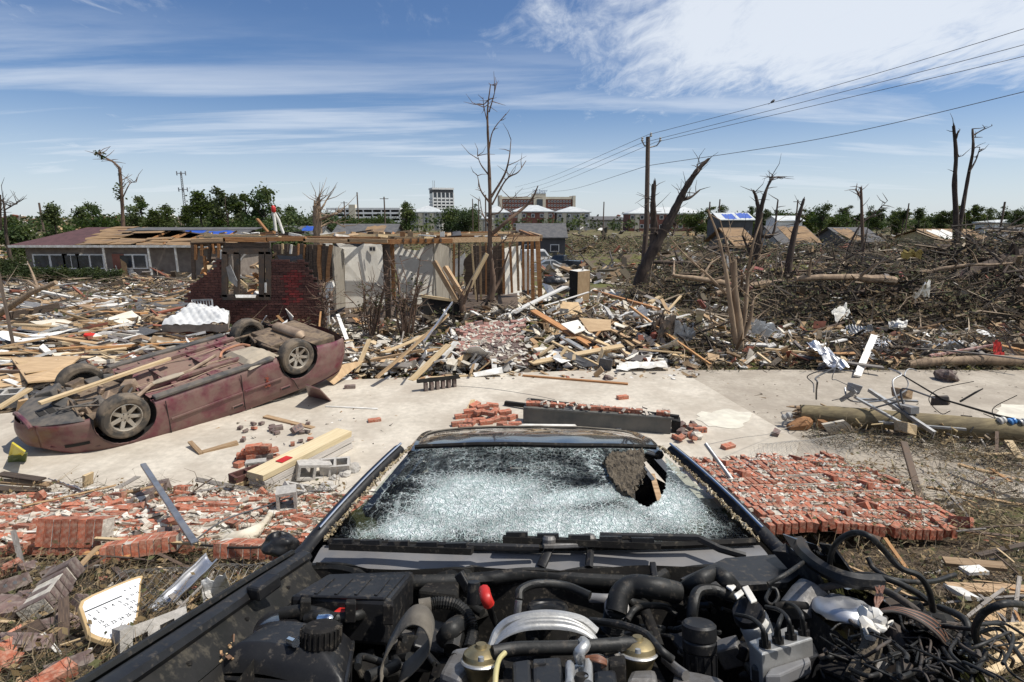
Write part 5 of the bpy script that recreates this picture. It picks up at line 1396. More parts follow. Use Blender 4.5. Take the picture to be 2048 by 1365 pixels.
sheet('broken_panel','brown flat tile board below the shrub','panel',[(752,718,.2),(818,716,.2),(816,732,.1),(754,736,.1)],M['ply'],.04)
def dark_scraps():
    for i,q in enumerate(([(1312,690,.1),(1322,650,.5),(1352,640,.6),(1350,684,.1)],[(1345,690,.1),(1350,655,.5),(1386,660,.4),(1390,685,.1)],[(1300,676,.1),(1310,640,.4),(1330,636,.5),(1322,672,.1)])):
        sheet('metal_scrap',('crumpled dark sheet on the right end of the pile','crumpled grey sheet at the grass edge','dark curled sheet behind the red canister')[i],'scrap',q,M['steel_dark'] if i != 1 else M['galv'],.006,'crumpled dark sheets at the pile end',.22,12,20+i)
dark_scraps()
def canister():
    p=on(1304,686);t=thing('canister','small rusty red canister at the right end of the pile','canister',p)
    MB().lathe([(.0,0),(.085,.0),(.09,.02),(.09,.2),(.06,.25),(.03,.27),(.03,.3),(0,.3)],Matrix.Rotation(.2,4,'Y'),16).build('body',M['red_rust'],t,smooth=True)
    MB().lathe([(.032,.3),(.034,.33),(0,.335)],Matrix.Rotation(.2,4,'Y'),12).build('cap',M['steel_dark'],t)
M['red_rust']=mat('rusty_red',(.30,.06,.035),(.18,.05,.03),8,.7,.2)
canister()
# right-hand sheet metal and cloth
def corrugated(label,pts,seed,mt=None):
    P=[on(*p) for p in pts];c=sum(P,Vector())/4;mb=MB()
    def fn(u,v):
        q=P[0].lerp(P[1],u).lerp(P[3].lerp(P[2],u),v);return q-c+Vector((0,0,.022*sin(u*pi*16)+.12*mnoise.noise(Vector((u*2+seed,v*2,0)))))
    mb.grid(80,6,fn);o=mb.build('corrugated_sheet',mt or M['tin'],smooth=True);o.location=c
    o.modifiers.new('thickness','SOLIDIFY').thickness=.004
    tag(o,label,'metal sheet','corrugated sheets at right')
corrugated('bright corrugated metal sheet left of the red cloth',[(1752,672,.3),(1798,690,.25),(1802,702,.1),(1746,694,.15)],1)
corrugated('dark-shadowed corrugated sheet nearest the red cloth',[(1846,690,.3),(1926,684,.35),(1934,700,.15),(1850,706,.1)],2)
corrugated('bent corrugated sheet below the brush heap',[(1690,655,.4),(1740,650,.5),(1752,665,.3),(1700,670,.25)],3,M['galv'])
for i,(lab,q,m_) in enumerate((('long crumpled grey metal sheet sliding toward the slab',[(1612,692,.45),(1636,690,.4),(1698,742,.05),(1664,744,.05)],'tin'),('crumpled dark metal sheet by the stripped tree',[(1500,650,.5),(1530,648,.55),(1562,672,.25),(1506,682,.1)],'galv'),
                                  ('white sheet scrap below the brush heap',[(1775,648,.2),(1815,646,.25),(1812,664,.1),(1778,664,.1)],'white'),('white torn paper caught in the brush heap',[(1824,600,1.0),(1846,575,1.4),(1860,566,1.5),(1858,598,1.0)],'white'),
                                  ('striped cloth draped over the brush foot',[(1662,628,.5),(1690,612,.7),(1700,632,.4),(1672,648,.2)],'white'),('white rag hanging on the brush left side',[(1508,482,.8),(1534,478,.9),(1530,494,.4),(1512,500,.3)],'white'))):
    sheet('metal_scrap' if i<2 else 'cloth',lab,'scrap' if i<2 else 'cloth',q,M[m_],.006,None,.16,12,40+i)
sheet('cloth','red cloth snagged at the far right rubble','cloth',[(1984,690,.4),(1998,690,.4),(2010,722,.05),(1988,724,.05)],M['red'],.006,None,.14,8,51)
sheet('cloth','yellow sheet lying on top of the brush heap','cloth',[(1806,510,1.7),(1846,512,1.7),(1838,520,1.5),(1800,520,1.5)],mat('yellow_sheet',(.38,.29,.08),(.28,.2,.06),4,.8,.2),.006,None,.2,8,52)
sheet('cloth','small faded red tarp among the brush','cloth',[(1478,548,.6),(1506,536,.9),(1522,562,.4),(1486,566,.3)],M['red_rust'],.006,None,.2,8,53)
sheet('cloth','bright orange scrap left of the road','cloth',[(1336,528,.5),(1345,518,.9),(1349,530,.4),(1338,536,.2)],mat('orange_plastic',(.75,.13,.02),(.6,.1,.02),4,.6,.1),.006,None,.1,6,54)
def bent_pipes():
    Y=26.0;t=thing('bent_pipe','pair of white pipes with red cap rising behind the ruin','pipe',at(553,480,Y))
    o=t.location
    MB().tube([at(553,474,Y)-o,at(549,440,Y)-o,at(546,422,Y)-o],.065,10).build('pipe',M['white'],t,smooth=True)
    MB().tube([at(569,474,Y+.3)-o,at(557,440,Y+.2)-o,at(548,424,Y+.1)-o],.065,10).build('pipe',M['white'],t,smooth=True)
    MB().lathe([(.02,.17),(.07,.14),(.10,.06),(.10,-.06),(.07,-.14)],Matrix.Translation(at(547,419,Y)-o),14).build('cap',M['red'],t,smooth=True)
bent_pipes()
p0,p1=at(545,476,24),at(514,438,24);R_,L_=frame(p0,p1)
o=MB().box((0,0,0),(L_,.2,.06)).build('timber_plank',M['wood_orange']);o.matrix_world=Matrix.Translation((p0+p1)/2)@ R_.to_4x4();tag(o,'orange plank sticking up beside the white bent pipes','plank')

# ---------------------------------------------------------------- on the slab
def brick_at(px,py,dz,yaw,label,group,mesh=None,pitch=0,roll=0,parent=None):
    p=on(px,py,dz+.05);o=link('brick',mesh or BRK,parent)
    o.location=p+Vector((0,0,.011));o.rotation_euler=(roll,pitch,yaw)
    return tag(o,label,'brick',group)
def lintel_bricks():
    a,b=on(846,786),on(914,776);t=thing('lintel_bricks','steel angle lying on a short row of bricks on the slab','lintel',(a+b)/2);o=t.location
    d=(b-a);n=6
    for i in range(n):
        q=link('brick',BRKG,t);q.location=d*((i+.5)/n-.5)+Vector((0,0,.09));q.rotation_euler=(0,pi/2,atan2(d.y,d.x)+RD.uniform(-.1,.1))
    MB().bar(a-o+Vector((-.1,0,.21)),b-o+Vector((.05,.0,.21)),.12,.02).build('steel_angle',M['black_and_shade'],t)
    MB().bar(a-o+Vector((-.1,-.06,.24)),b-o+Vector((.05,-.06,.24)),.012,.07).build('flange',M['black_and_shade'],t)
lintel_bricks()
def steel_lintel():
    a,b=on(1046,850),on(1341,873);d=(b-a);ax=atan2(d.y,d.x);L=d.length
    t=thing('steel_lintel','dark painted box beam with brick remnants along its top','beam',(a+b)/2,(0,0,ax));hgt=.26
    MB().box((0,.10,hgt/2+.03),(L,.20,hgt)).build('box_section',M['beam_paint'],t,bevel=.008)
    MB().box((.05,-.012,hgt+.02),(L*.98,.02,.03)).build('lip',M['beam_paint'],t)
    for i in range(11):
        if i in (3,9):continue
        q=link('brick',[BRK,M and BRK][0],t);q.location=(-L/2+.13+i*.2,.12+RD.uniform(-.02,.02),hgt+.06);q.rotation_euler=(RD.gauss(0,.06),RD.gauss(0,.04),RD.gauss(0,.08))
    c=MB()
    for _ in range(70):c.box((RD.uniform(-L/2,L/2),RD.uniform(.02,.2),hgt+RD.uniform(.04,.11)),(RD.uniform(.02,.09),RD.uniform(.02,.05),RD.uniform(.01,.03)),Euler((RD.gauss(0,.3),RD.gauss(0,.3),RD.uniform(0,3))).to_matrix(),0,RD.choice([(.6,.55,.47),(.5,.44,.37),(.34,.14,.09)]))
    c.build('mortar_crumbs',M['debris'],t)['kind']='stuff'
    MB().box((L/2+.08,.16,.14),(.12,.2,.16)).build('end_bracket',M['black_and_shade'],t)
steel_lintel()
plank('steel_angle','long black steel angle lying behind the box beam','steel',(1055,800,.16),(1358,834,.30),.07,.05,M['black_and_shade'])
plank('timber_plank','dark charred stick left of the box beam','plank',(1010,806,.08),(1060,812,.1),.06,.06,M['black_and_shade'])
sheet('broken_panel','peeling white board lying before the box beam','panel',[(1008,858,.12),(1050,848,.14),(1150,849,.14),(1163,862,.12)],M['peel'] if 'peel' in M else M['white'],.05)
r_=random.Random(31)
for (x,y,yaw,dz,h) in ((916,849,.3,0,0),(935,846,1.4,0,1),(944,847,1.3,0,1),(922,834,.2,0,0),(946,832,.4,0,0),(958,842,.1,0,0),(972,846,.2,0,0),(988,842,.5,0,0),(1002,838,0,0,0),(1004,850,1.2,0,0),
                           (960,826,.8,.06,0),(976,828,.2,.06,0),(940,824,.1,.06,0),(990,824,1.1,.05,0),(1010,826,.4,.04,0),(966,816,.3,.1,0),(950,812,1.0,.08,0),(985,812,.2,.05,0),(1024,836,.9,0,0),(1030,850,.2,0,0),(1018,856,.1,0,0),(930,856,.4,0,1)):
    brick_at(x,y,dz,yaw+r_.gauss(0,.1),'loose brick in the small heap left of the box beam','bricks beside the box beam',BRKH if h else BRK,r_.gauss(0,.08),r_.gauss(0,.08))
for (x,y,yaw,dz,g) in ((486,922,.2,0,1),(505,926,.1,0,2),(528,926,0,0,2),(545,918,.9,0,0),(490,912,.3,.06,0),(510,914,.2,.065,0),(530,914,.4,.06,1),(500,904,.1,.13,0),(520,903,.2,.13,0),(540,904,.6,.1,0),(508,896,.3,.19,0),(526,896,.1,.19,0),(484,928,1.2,0,0)):
    brick_at(x,y,dz,yaw+r_.gauss(0,.06),'brick of the small stacked heap on the slab','bricks in the slab heap',(BRK,BRKG,BRKGH)[g],r_.gauss(0,.05),r_.gauss(0,.05))
for (x,y,yaw,lab,m_,dz,ro) in ((552,858,.5,'brown brick lying by the tan plank',BRKG,0,0),(594,859,1.2,'dark brick tilted up against the tan plank',BRKGH,.05,.9),(1245,796,.3,'half red brick alone on the slab',BRK,0,0),(749,843,.4,'tiny red brick chip alone on slab',BRK,-.02,0),
                                   (700,775,.2,'brown brick near the car tail on the slab',BRKG,0,0),(1400,863,.2,'holed red brick beside the box beam end',BRKH,0,pi/2),(1552,867,1.0,'broken brick on the driveway before the fallen pole',BRKG,.0,.3),(1456,895,.5,'red brick chip on the slab by the steel tube',BRK,-.01,.2)):
    brick_at(x,y,dz,yaw,lab,None,m_,0,ro)
for i in range(14):
    x,y=r_.uniform(1345,1400),r_.uniform(848,880);brick_at(x,y,r_.uniform(0,.04),r_.uniform(0,3),'broken brick piece heaped at the box beam end','brick pieces at the beam end',r_.choice([BRK,BRKG]),r_.gauss(0,.3),r_.gauss(0,.3)).scale=(.6,.8,.8)
for i in range(16):
    x,y=r_.uniform(470,640),r_.uniform(846,890)
    if 500<x<560 and y>870:continue
    brick_at(x,y,0,r_.uniform(0,3),'brick chip strewn on the slab beside the overturned car','brick chips beside the overturned car',r_.choice([BRK,BRKG]),r_.gauss(0,.2),r_.gauss(0,.2)).scale=(.4,.6,.6)
def rock(label,x,y,s_,seed,mt=None):
    mb=MB();mb.grid(12,8,lambda u,v:Vector((cos(2*pi*u)*sin(pi*v),sin(2*pi*u)*sin(pi*v),.7*cos(pi*v)))*s_*(1+.5*mnoise.noise(Vector((cos(2*pi*u)*sin(pi*v)*1.6,sin(2*pi*u)*1.6*sin(pi*v),cos(pi*v)*1.6+seed)))))
    o=mb.build('rubble_lump',mt or M['mortar']);o.location=on(x,y)+Vector((0,0,s_*.5));tag(o,label,'rubble','mortar lumps')
rock('tan mortar lump at the right end of the box beam',1392,880,.10,1);rock('pale concrete lump on the slab before the beam',1238,862,.07,2,M['block']);rock('small pale lump beside the white board',1216,866,.05,3,M['block'])
rock('white plaster lump on the slab far edge',1215,762,.10,4,M['brick_grey']);rock('dark stone block at the driveway far edge',1892,762,.2,5,M['brick_grey']);rock('dark stone at the driveway edge near stump',1850,735,.12,6,M['brick_grey'])

# layered timber beam with cinder blocks
def glulam():
    a,b=on(512,988,.03),on(692,893,.03);d=b-a;L=d.length;ax=atan2(d.y,d.x)
    t=thing('timber_beam','thick layered pale timber beam lying on the slab with red tag','timber',(a+b)/2,(0,0,ax))
    for k,(zz,w,l,dx) in enumerate(((.045,.27,L*.97,0),(.13,.27,L,.02),(.215,.26,L*.98,.0))):
        MB().box((dx,.0,zz),(l,w,.08),jit=.006,rnd=RD).build('board',M['beam_side'] if k<2 else M['beam_top'],t)
    MB().box((-L*.05,.19,.1),(L*1.05,.035,.05)).build('batten',M['wood_pale'],t)
    MB().box((-L*.22,-.02,.262),(.17,.11,.006)).build('red_tag',M['red'],t)
M['beam_side']=mat('grey_sawn_timber',(.50,.46,.42),(.40,.37,.33),5,.85,.2,stretch=LONG)
M['beam_top']=mat('yellow_sawn_timber',(.62,.52,.33),(.54,.43,.26),4,.85,.25,stretch=LONG)
glulam()
def block_mesh(mt):
    """two-core concrete block 0.4 x 0.2 x 0.2, cores open along z"""
    mb=MB();L,W_,Hh,w=.4,.2,.2,.032
    for y in (-W_/2+w/2,W_/2-w/2):mb.box((0,y,0),(L,w,Hh))
    for x in (-L/2+w/2,0,L/2-w/2):mb.box((x,0,0),(w,W_-2*w,Hh-.002))
    return mb.mesh('concrete_block',mt)
BLK=block_mesh(M['block']);BLKR=block_mesh(M['brick_dark'])
def block(label,x,y,dz,rot,s_=1.0,mesh=None):
    o=link('concrete_block',mesh or BLK);o.location=on(x,y)+Vector((0,0,dz));o.rotation_euler=rot;o.scale=(s_,)*3
    return tag(o,label,'block','concrete blocks')
block('red-stained concrete block at the near end of the timber beam',499,976,.13,(0,0,.9),.95,BLKR)
block('small pale block behind the near end of the beam',514,948,.12,(pi/2,0,.3),.6)
block('open concrete block against the middle of the beam',628,958,.12,(pi/2,.2,.5),1.0)
block('cracked concrete block right of the beam',672,950,.10,(0.3,0,.2),.9)
block('concrete block lying in the bricks below the beam',600,1004,.08,(.2,.5,.8),1.0)
block('upright two-core concrete block before the car mirror',578,1048,.20,(pi/2-.25,pi/2,.1),1.0)
for i,(x,y) in enumerate(((668,962),(690,955),(655,985),(640,990),(610,985),(706,945))):
    rock('concrete chunk in the row below the timber beam',x,y,.06+.02*(i %3),30+i,M['block'])

# ================================================================ THE NEAR BANK
M['peel']=mat('peeling_white_paint',(.74,.72,.68),(.62,.58,.52),6,.8,.2,c3=(.30,.10,.08))
# left: the wall that fell flat, courses running across the picture
def left_alive(u,v,r):
    e=abs(mnoise.noise(Vector((u*5,v*3,2.2))))
    return v<1-.35*e and r.random()>.06
brick_slab('fallen_brick_wall','flattened red brick wall strewn with mortar at lower left',(-5.9,4.60,land(0,4.6)+.06),(1,0,0),(0,.985,-.12),21,20,.21,.076,.095,M['brick'],M['mortar'],11,.22,left_alive,broken=.22,warp=.10,chips=1000)
litter('mortar_litter','pale mortar crumbs and brick bits over the fallen wall at left',(-20,690,985,1105),520,(.03,.10),21,[(.60,.55,.47),(.52,.46,.38),(.36,.13,.07),(.30,.11,.07),(.66,.62,.55),(.42,.15,.08)],.10,.4,.4)
# the soldier-course lump standing on it
def soldier(label,a,b,n,hgt,lean,thick=.1,mt=None,cap=False,dz=0.0):
    p0,p1=on(*a),on(*b);d=p1-p0;d.z=0;L=d.length;ax=atan2(d.y,d.x)
    t=thing('brick_lump',label,'brick lump',(p0+p1)/2+Vector((0,0,dz)),(lean,0,ax),'mortared brick lumps at lower left');pw=L/n
    me=MB().box((0,0,0),(pw-.010,thick,hgt)).mesh('brick',mt or M['brick'])
    for i in range(n):
        o=link('brick',me,t);o.location=(-L/2+pw*(i+.5),RD.gauss(0,.003),hgt/2+RD.gauss(0,.004));o.rotation_euler=(RD.gauss(0,.02),RD.gauss(0,.02),RD.gauss(0,.02))
    MB().box((0,.004,hgt/2),(L-.004,thick-.008,hgt-.008)).build('mortar',M['mortar'],t)
    if cap:
        mc=MB().box((0,0,0),(.2,.1,.062)).mesh('brick',mt or M['brick'])
        k=max(1,int(L/.21))
        for i in range(k+1):
            o=link('brick',mc,t);o.location=(-L/2+.08+i*.205,-.02,-.035);o.rotation_euler=(0,0,RD.gauss(0,.02))
    return t
soldier('upright lump of eight soldier-laid red bricks on the fallen wall',(86,1108,.05),(216,1108,.05),8,.24,-.35,.16,None,True,.08)
soldier('row of red bricks set on end left of the steel post',(208,1126,.05),(362,1112,.05),10,.13,-.25,.2,dz=.05)
soldier('row of red bricks set on end by the car mirror',(440,1124,.05),(588,1128,.05),10,.12,-.3,.2,dz=.06)
soldier('dark brick lump lying among the red wall bricks',(186,1030,.05),(258,1012,.05),5,.12,-.2,.2,M['brick_grey'],dz=.05)
soldier('dark broken brick lump at the post foot',(276,1036,.05),(330,990,.05),4,.14,-.2,.2,M['brick_grey'],dz=.05)
soldier('small upright red brick lump behind the steel post',(352,998,.05),(382,998,.05),4,.12,-.3,.12,dz=.03)
soldier('tall dark red brick lump standing on the twigs',(84,1240,.05),(150,1172,.1),7,.12,-.4,.18,M['brick_grey'],dz=.05)
r_=random.Random(71)
for (x,y,yaw,dz,lab,m_,pi_,ro) in ((26,1172,1.2,.06,'holed dark brick at the left edge',BRKGH,.2,.9),(340,1068,.6,.12,'holed brown brick lying on the fallen wall',BRKGH,.2,.5),(310,1080,.2,.12,'red brick left of the holed brown brick',BRK,0,.2),(280,1070,2.2,.10,'dark brick tilted on the fallen wall',BRKG,.3,.3),
                                        (30,1290,.1,.06,'dark brick lying in twigs at lower left',BRKG,.1,0),(60,1300,.3,.04,'second dark brick in twigs at lower left',BRKG,0,.2),(140,1340,.8,.05,'brown brick near the bottom edge at left',BRKG,.1,.2),(102,1362,1.1,.04,'red brick at the bottom edge at left',BRK,0,.1),
                                        (30,1225,.7,.05,'dark broken brick left of the tall lump',BRKG,.3,.2),(72,1196,1.3,.06,'dark brick leaning on the tall lump',BRKGH,.5,.2),(236,1042,.3,.1,'small tan brick stub on the fallen wall',BRK,.4,.2)):
    brick_at(x,y,dz,yaw,lab,None,m_,pi_,ro)
def rail_post(name,label,a,b,w,mt,rnd=False):
    p0,p1=on(*a),on(*b);c=(p0+p1)/2;R,L=frame(p0,p1);t=thing(name,label,'post',p0)
    if rnd:MB().tube([Vector(),p1-p0],w/2,14).build('tube',mt,t,smooth=True)
    else:
        mb=MB();n=(p1-p0)
        mb.bar(Vector(),n,w,w*.25);mb.build('web',mt,t)
        y=R@ Vector((0,1,0));z=R@ Vector((0,0,1))
        for s_ in (-1,1):MB().bar(y*s_*w/2-z*w*.2,n+y*s_*w/2-z*w*.2,w*.18,w*.6).build('flange',mt,t)
    return t
rail_post('steel_post','weathered steel post leaning up out of the fallen wall',(390,1086,.25),(286,928,.50),.045,M['galv'])
rail_post('steel_tube','grey galvanised tube leaning against the black car roof',(1496,1004,.1),(1411,888,.55),.05,M['galv'],True)
rail_post('dark_post','thin rusty dark post lying across the right-hand brick wall',(1852,1036,.12),(1808,884,.45),.06,M['steel_dark'])
# silver flashing and slats, far lower left
sheet('metal_flashing','bent silver flashing strip lying at the left before the car','flashing',[(96,962,.15),(128,968,.2),(202,1000,.12),(170,996,.05)],M['tin'],.004,None,.05,10,61)
sheet('metal_flashing','flat folded grey flashing end beside the bright strip','flashing',[(168,990,.12),(240,992,.12),(226,1002,.05),(172,1002,.05)],M['galv'],.004,None,.04,8,62)
for i,(a,b) in enumerate((((-10,962,.12),(100,970,.12)),((-10,978,.08),(96,982,.08)),((-10,994,.05),(80,996,.05)),((0,948,.2),(85,960,.18)))):
    plank('timber_plank','grey-brown pallet slat at the left edge','plank',a,b,.10,.025,M['wood_dark'] if i %2 else M['wood'],'pallet slats at the left edge')
sheet('broken_panel','crumbly tan board lying on the fallen wall at left','panel',[(40,998,.1),(96,988,.1),(98,1006,.1),(50,1012,.1)],M['plaster'],.05)
def yellow_box():
    t=thing('plastic_crate','yellow plastic box crushed under the car nose','box',on(40,925));o=t.location
    MB().poly([on(18,915,.05)-o,on(26,884,.4)-o,on(52,902,.35)-o,on(46,912,.1)-o],.02).build('lid',M['yellow'],t)
    MB().poly([on(18,928,.0)-o,on(18,912,.12)-o,on(56,905,.2)-o,on(52,926,.0)-o],.02).build('side',mat('green_plastic',(.13,.16,.05),(.1,.12,.04),4,.5,.1),t)
M['yellow']=mat('yellow_plastic',(.72,.60,.06),(.6,.48,.05),4,.5,.05)
yellow_box()
def calendar():
    P=[on(146,1218,.26),on(270,1166,.26),on(280,1172,.26),on(281,1226,.20),on(262,1256,.17),on(225,1279,.15),on(172,1290,.13),on(160,1284,.13)]
    c=sum(P,Vector())/len(P);t=thing('calendar_board','white calendar board with rounded tan frame lying on the twigs','calendar',c)
    ux=(P[1]-P[0]).normalized();n=(P[1]-P[0]).cross(P[6]-P[0]).normalized()
    if n.z<0:n=-n
    uy=n.cross(ux).normalized()
    Q=[(p-c)-n*(p-c).dot(n) for p in P];q2=[(p.dot(ux),p.dot(uy)) for p in Q]
    # smooth the outline
    L=[Vector((a,b,0)) for a,b in q2];L.append(L[0]);S=spline(L,5)[:-1]
    S=[S[i]*.5+(S[i-1]+S[(i+1) %len(S)])*.25 for i in range(len(S))]
    to=lambda v,h:ux*v.x+uy*v.y+n*h
    def out(k,h):return [to(v*k,h) for v in S]
    a_=sum(S[i].x*S[(i+1) %len(S)].y-S[(i+1) %len(S)].x*S[i].y for i in range(len(S)))
    fix=lambda L_:L_ if a_>0 else L_[::-1]
    MB().poly(fix(out(1,.02)),.03,n).build('frame',M['tan_frame'],t,bevel=.006)
    w=1.0;face=MB().poly(fix(out(.90,.0225)),.002,n).build('sheet',M['paper'],t)
    # printed days: rows of small figures, a ruled heading line, and a torn patch
    xs=[v.x for v in S];ys=[v.y for v in S];x0,x1,y0,y1=min(xs),max(xs),min(ys),max(ys);W_,Hh=x1-x0,y1-y0
    def txt(s_,u,v,sz):
        cu=bpy.data.curves.new('figure','FONT');cu.body=s_;cu.size=sz;cu.extrude=.0006
        o=text_mesh('figure',cu,M['ink'],face);o.matrix_local=Matrix.Translation(to(Vector((x0+W_*u,y0+Hh*v,0)),.0245))@ Matrix((ux,uy,n)).transposed().to_4x4()
    for row,v in enumerate((.60,.50,.40,.30)):
        for col_ in range(6):
            if row in (1,2) and 1<=col_<=3:continue
            d=row*7+col_+1;txt(str(d),.16+.085*col_,v,Hh*.085)
    for row,v in enumerate((.78,.66)):
        for col_ in range(5):
            txt(str(28-5*row-col_ if row else 4+col_),.66+.065*col_,v-.02*row,Hh*.06)
    MB().box(to(Vector((x0+W_*.38,y0+Hh*.72,0)),.0243),(W_*.42,.008,.001),Matrix((ux,uy,n)).transposed()).build('ruled_line',M['ink'],face)
    MB().box(to(Vector((x0+W_*.36,y0+Hh*.46,0)),.0244),(W_*.22,Hh*.13,.001),Matrix((ux,uy,n)).transposed()).build('torn_patch',M['plaster'],face)
    for (u,v,s_,wd) in ((.70,.50,'3',.14),(.78,.50,'-',.14),(.84,.50,'0',.14),(.90,.52,'6',.14)):txt(s_,u,v-.05,Hh*wd)
M['tan_frame']=mat('tan_moulding',(.50,.36,.19),(.42,.29,.14),5,.6,.1);M['paper']=mat('printed_sheet',(.82,.83,.84),(.77,.78,.79),3,.6,0);M['ink']=mat('black_print',(.02,.02,.02),(.02,.02,.02),3,.7,0)
calendar()
def duct():
    P=[on(298,1230,.02),on(414,1120,.3),on(436,1132,.32),on(345,1222,.05)];t=thing('metal_duct','bright sheet metal duct piece with perforated end on the twigs','duct',P[0]);o=t.location
    mb=MB()
    def fn(u,v):
        q=P[0].lerp(P[1],v).lerp(P[3].lerp(P[2],v),u);return q-o+Vector((0,0,.05*(abs(u-.5)*2)**3-.01*sin(v*18)*.3))
    mb.grid(12,20,fn);x=mb.build('trough',M['tin'],t,smooth=True);x.modifiers.new('thickness','SOLIDIFY').thickness=.003
    h=MB();n=(P[1]-P[0]).cross(P[3]-P[0]).normalized();n=n if n.z>0 else-n
    hm=MB().lathe([(.0055,0),(.0055,.002)],Matrix.Identity(4),8).mesh('hole',M['ink'])
    rot=n.to_track_quat('Z','Y').to_euler()
    for i in range(8):
        for j in range(5):
            q=link('hole',hm,x);q.location=fn(.14+.09*i,.03+.035*j)+n*.003;q.rotation_euler=rot
    for s_ in (0,1):MB().tube([fn(s_,k/10) for k in range(11)],.006,6).build('rolled_edge',M['tin'],t,smooth=True)
duct()
sheet('metal_flashing','torn white painted metal panel beside the fender','panel',[(404,1172,.2),(452,1152,.3),(460,1180,.15),(408,1222,.05)],M['white'],.004,None,.05,8,63)
def big_block():
    a,b,c_,d=on(240,1262,.22),on(372,1212,.24),on(376,1240,.2),on(240,1325,.05)
    t=thing('concrete_block','broken grey concrete block with two holes beside the fender','block',on(300,1300),group='concrete blocks')
    o=t.location;n=(b-a).cross(d-a).normalized();n=n if n.y<0 or n.z>0 else-n
    def P(u,v):return a.lerp(b,u).lerp(d.lerp(c_,u),v)-o
    mb=MB();cuts=(0,.18,.40,.58,.80,1);rows=(0,.45,.85,1)
    for i in range(5):
        for j in range(3):
            if j==1 and i in (1,3):continue
            q=[P(cuts[i],rows[j]),P(cuts[i],rows[j+1]),P(cuts[i+1],rows[j+1]),P(cuts[i+1],rows[j])]
            nn=(q[1]-q[0]).cross(q[2]-q[0]);q=q if nn.dot(Vector((0,-1,1)))>0 else q[::-1]
            mb.poly(q,.13)
    mb.build('shell',M['block'],t);
    q=[P(.02,.3),P(.02,.98),P(.98,.98),P(.98,.3)];nn=(q[1]-q[0]).cross(q[2]-q[0]);q=q if nn.dot(Vector((0,-1,1)))>0 else q[::-1]
    MB().poly([p+Vector((0,.10,-.08)) for p in q],.01).build('core_shadow_face',M['block'],t)
big_block()
rail_post('timber_rail','long tan moulding strip lying below the calendar board',(236,1322,.05),(52,1246,.10),.05,M['wood'],False)
plank('timber_plank','thin grey lath across the fallen wall by the post','plank',(190,1078,.22),(400,1088,.2),.03,.02,M['wood_pale'])
plank('timber_plank','white short stick in the twigs at lower left','plank',(84,1268,.1),(118,1308,.08),.025,.015,M['white'])
def fabric_roll():
    S=spline([on(452,1082,.12),on(490,1075,.16),on(520,1055,.2),on(540,1030,.22)],6);o=S[0]
    t=thing('fabric_roll','dirty white rolled cloth lying on the fallen wall','cloth',o)
    MB().tube([p-o for p in S],[.03+.045*sin(pi*min(1,.25+i/len(S))) for i in range(len(S))],12).build('roll',mat('dirty_cloth',(.62,.56,.45),(.42,.36,.27),5,.9,.4),t,smooth=True)
fabric_roll()
def cable(name,label,pts,r,mt,cat='cable',group=None):
    S=spline(pts,8);o=S[0];x=MB().tube([p-o for p in S],r,7).build(name,mt,None,smooth=True);x.location=o
    return tag(x,label,cat,group)
cable('cable','thin black cable looping from post foot over the bricks',[on(385,1085,.15),on(450,1040,.3),on(540,1010,.3),on(610,985,.15),on(660,982,.1)],.008,M['wire'])
cable('cable','straight black rod lying from post to mirror',[on(395,1090,.18),on(480,1096,.22),on(585,1092,.25)],.010,M['black_and_shade'])
cable('cable','thin wire lying on the slab toward the far edge',[on(905,772,.03),on(980,778,.03),on(1060,790,.03),on(1110,800,.03)],.006,M['wire'])

# right: the big brick panel that fell with its courses running away from the camera
def right_alive(u,v,r):
    e=abs(mnoise.noise(Vector((u*4,v*4,8.2))));f=abs(mnoise.noise(Vector((u*13,v*9,3.1))));return .10*f+.08*e<u<1-.16*f-.12*e*v and .13*f<v<1-.2*e-.12*f and r.random()>.03
A0,A1,A2=on(1535,1080,.16),on(2010,1068,.16),on(1488,905,.10)
ux=(A1-A0);uy=(A2-A0);uy=uy-ux.normalized()*uy.dot(ux.normalized())
brick_slab('fallen_brick_wall','big fallen red brick panel behind the crumpled fender at right',A0,ux,uy,int(ux.length/.073),int(uy.length/.212),.073,.212,.10,M['brick'],M['mortar'],13,.05,right_alive,bond=True,broken=.08,warp=.10,gap=.017,chips=900,chip=.028,limit=300)
litter('mortar_litter','mortar crumbs and straw over the fallen panel at right',(1490,2000,940,1090),260,(.02,.07),22,[(.60,.53,.42),(.50,.42,.31),(.34,.13,.08),(.42,.36,.22)],.12,.4,.3)
BRT=[(.12,.085,.05),(.075,.06,.04),(.18,.135,.08),(.05,.042,.03),(.27,.21,.13),(.07,.07,.035)]
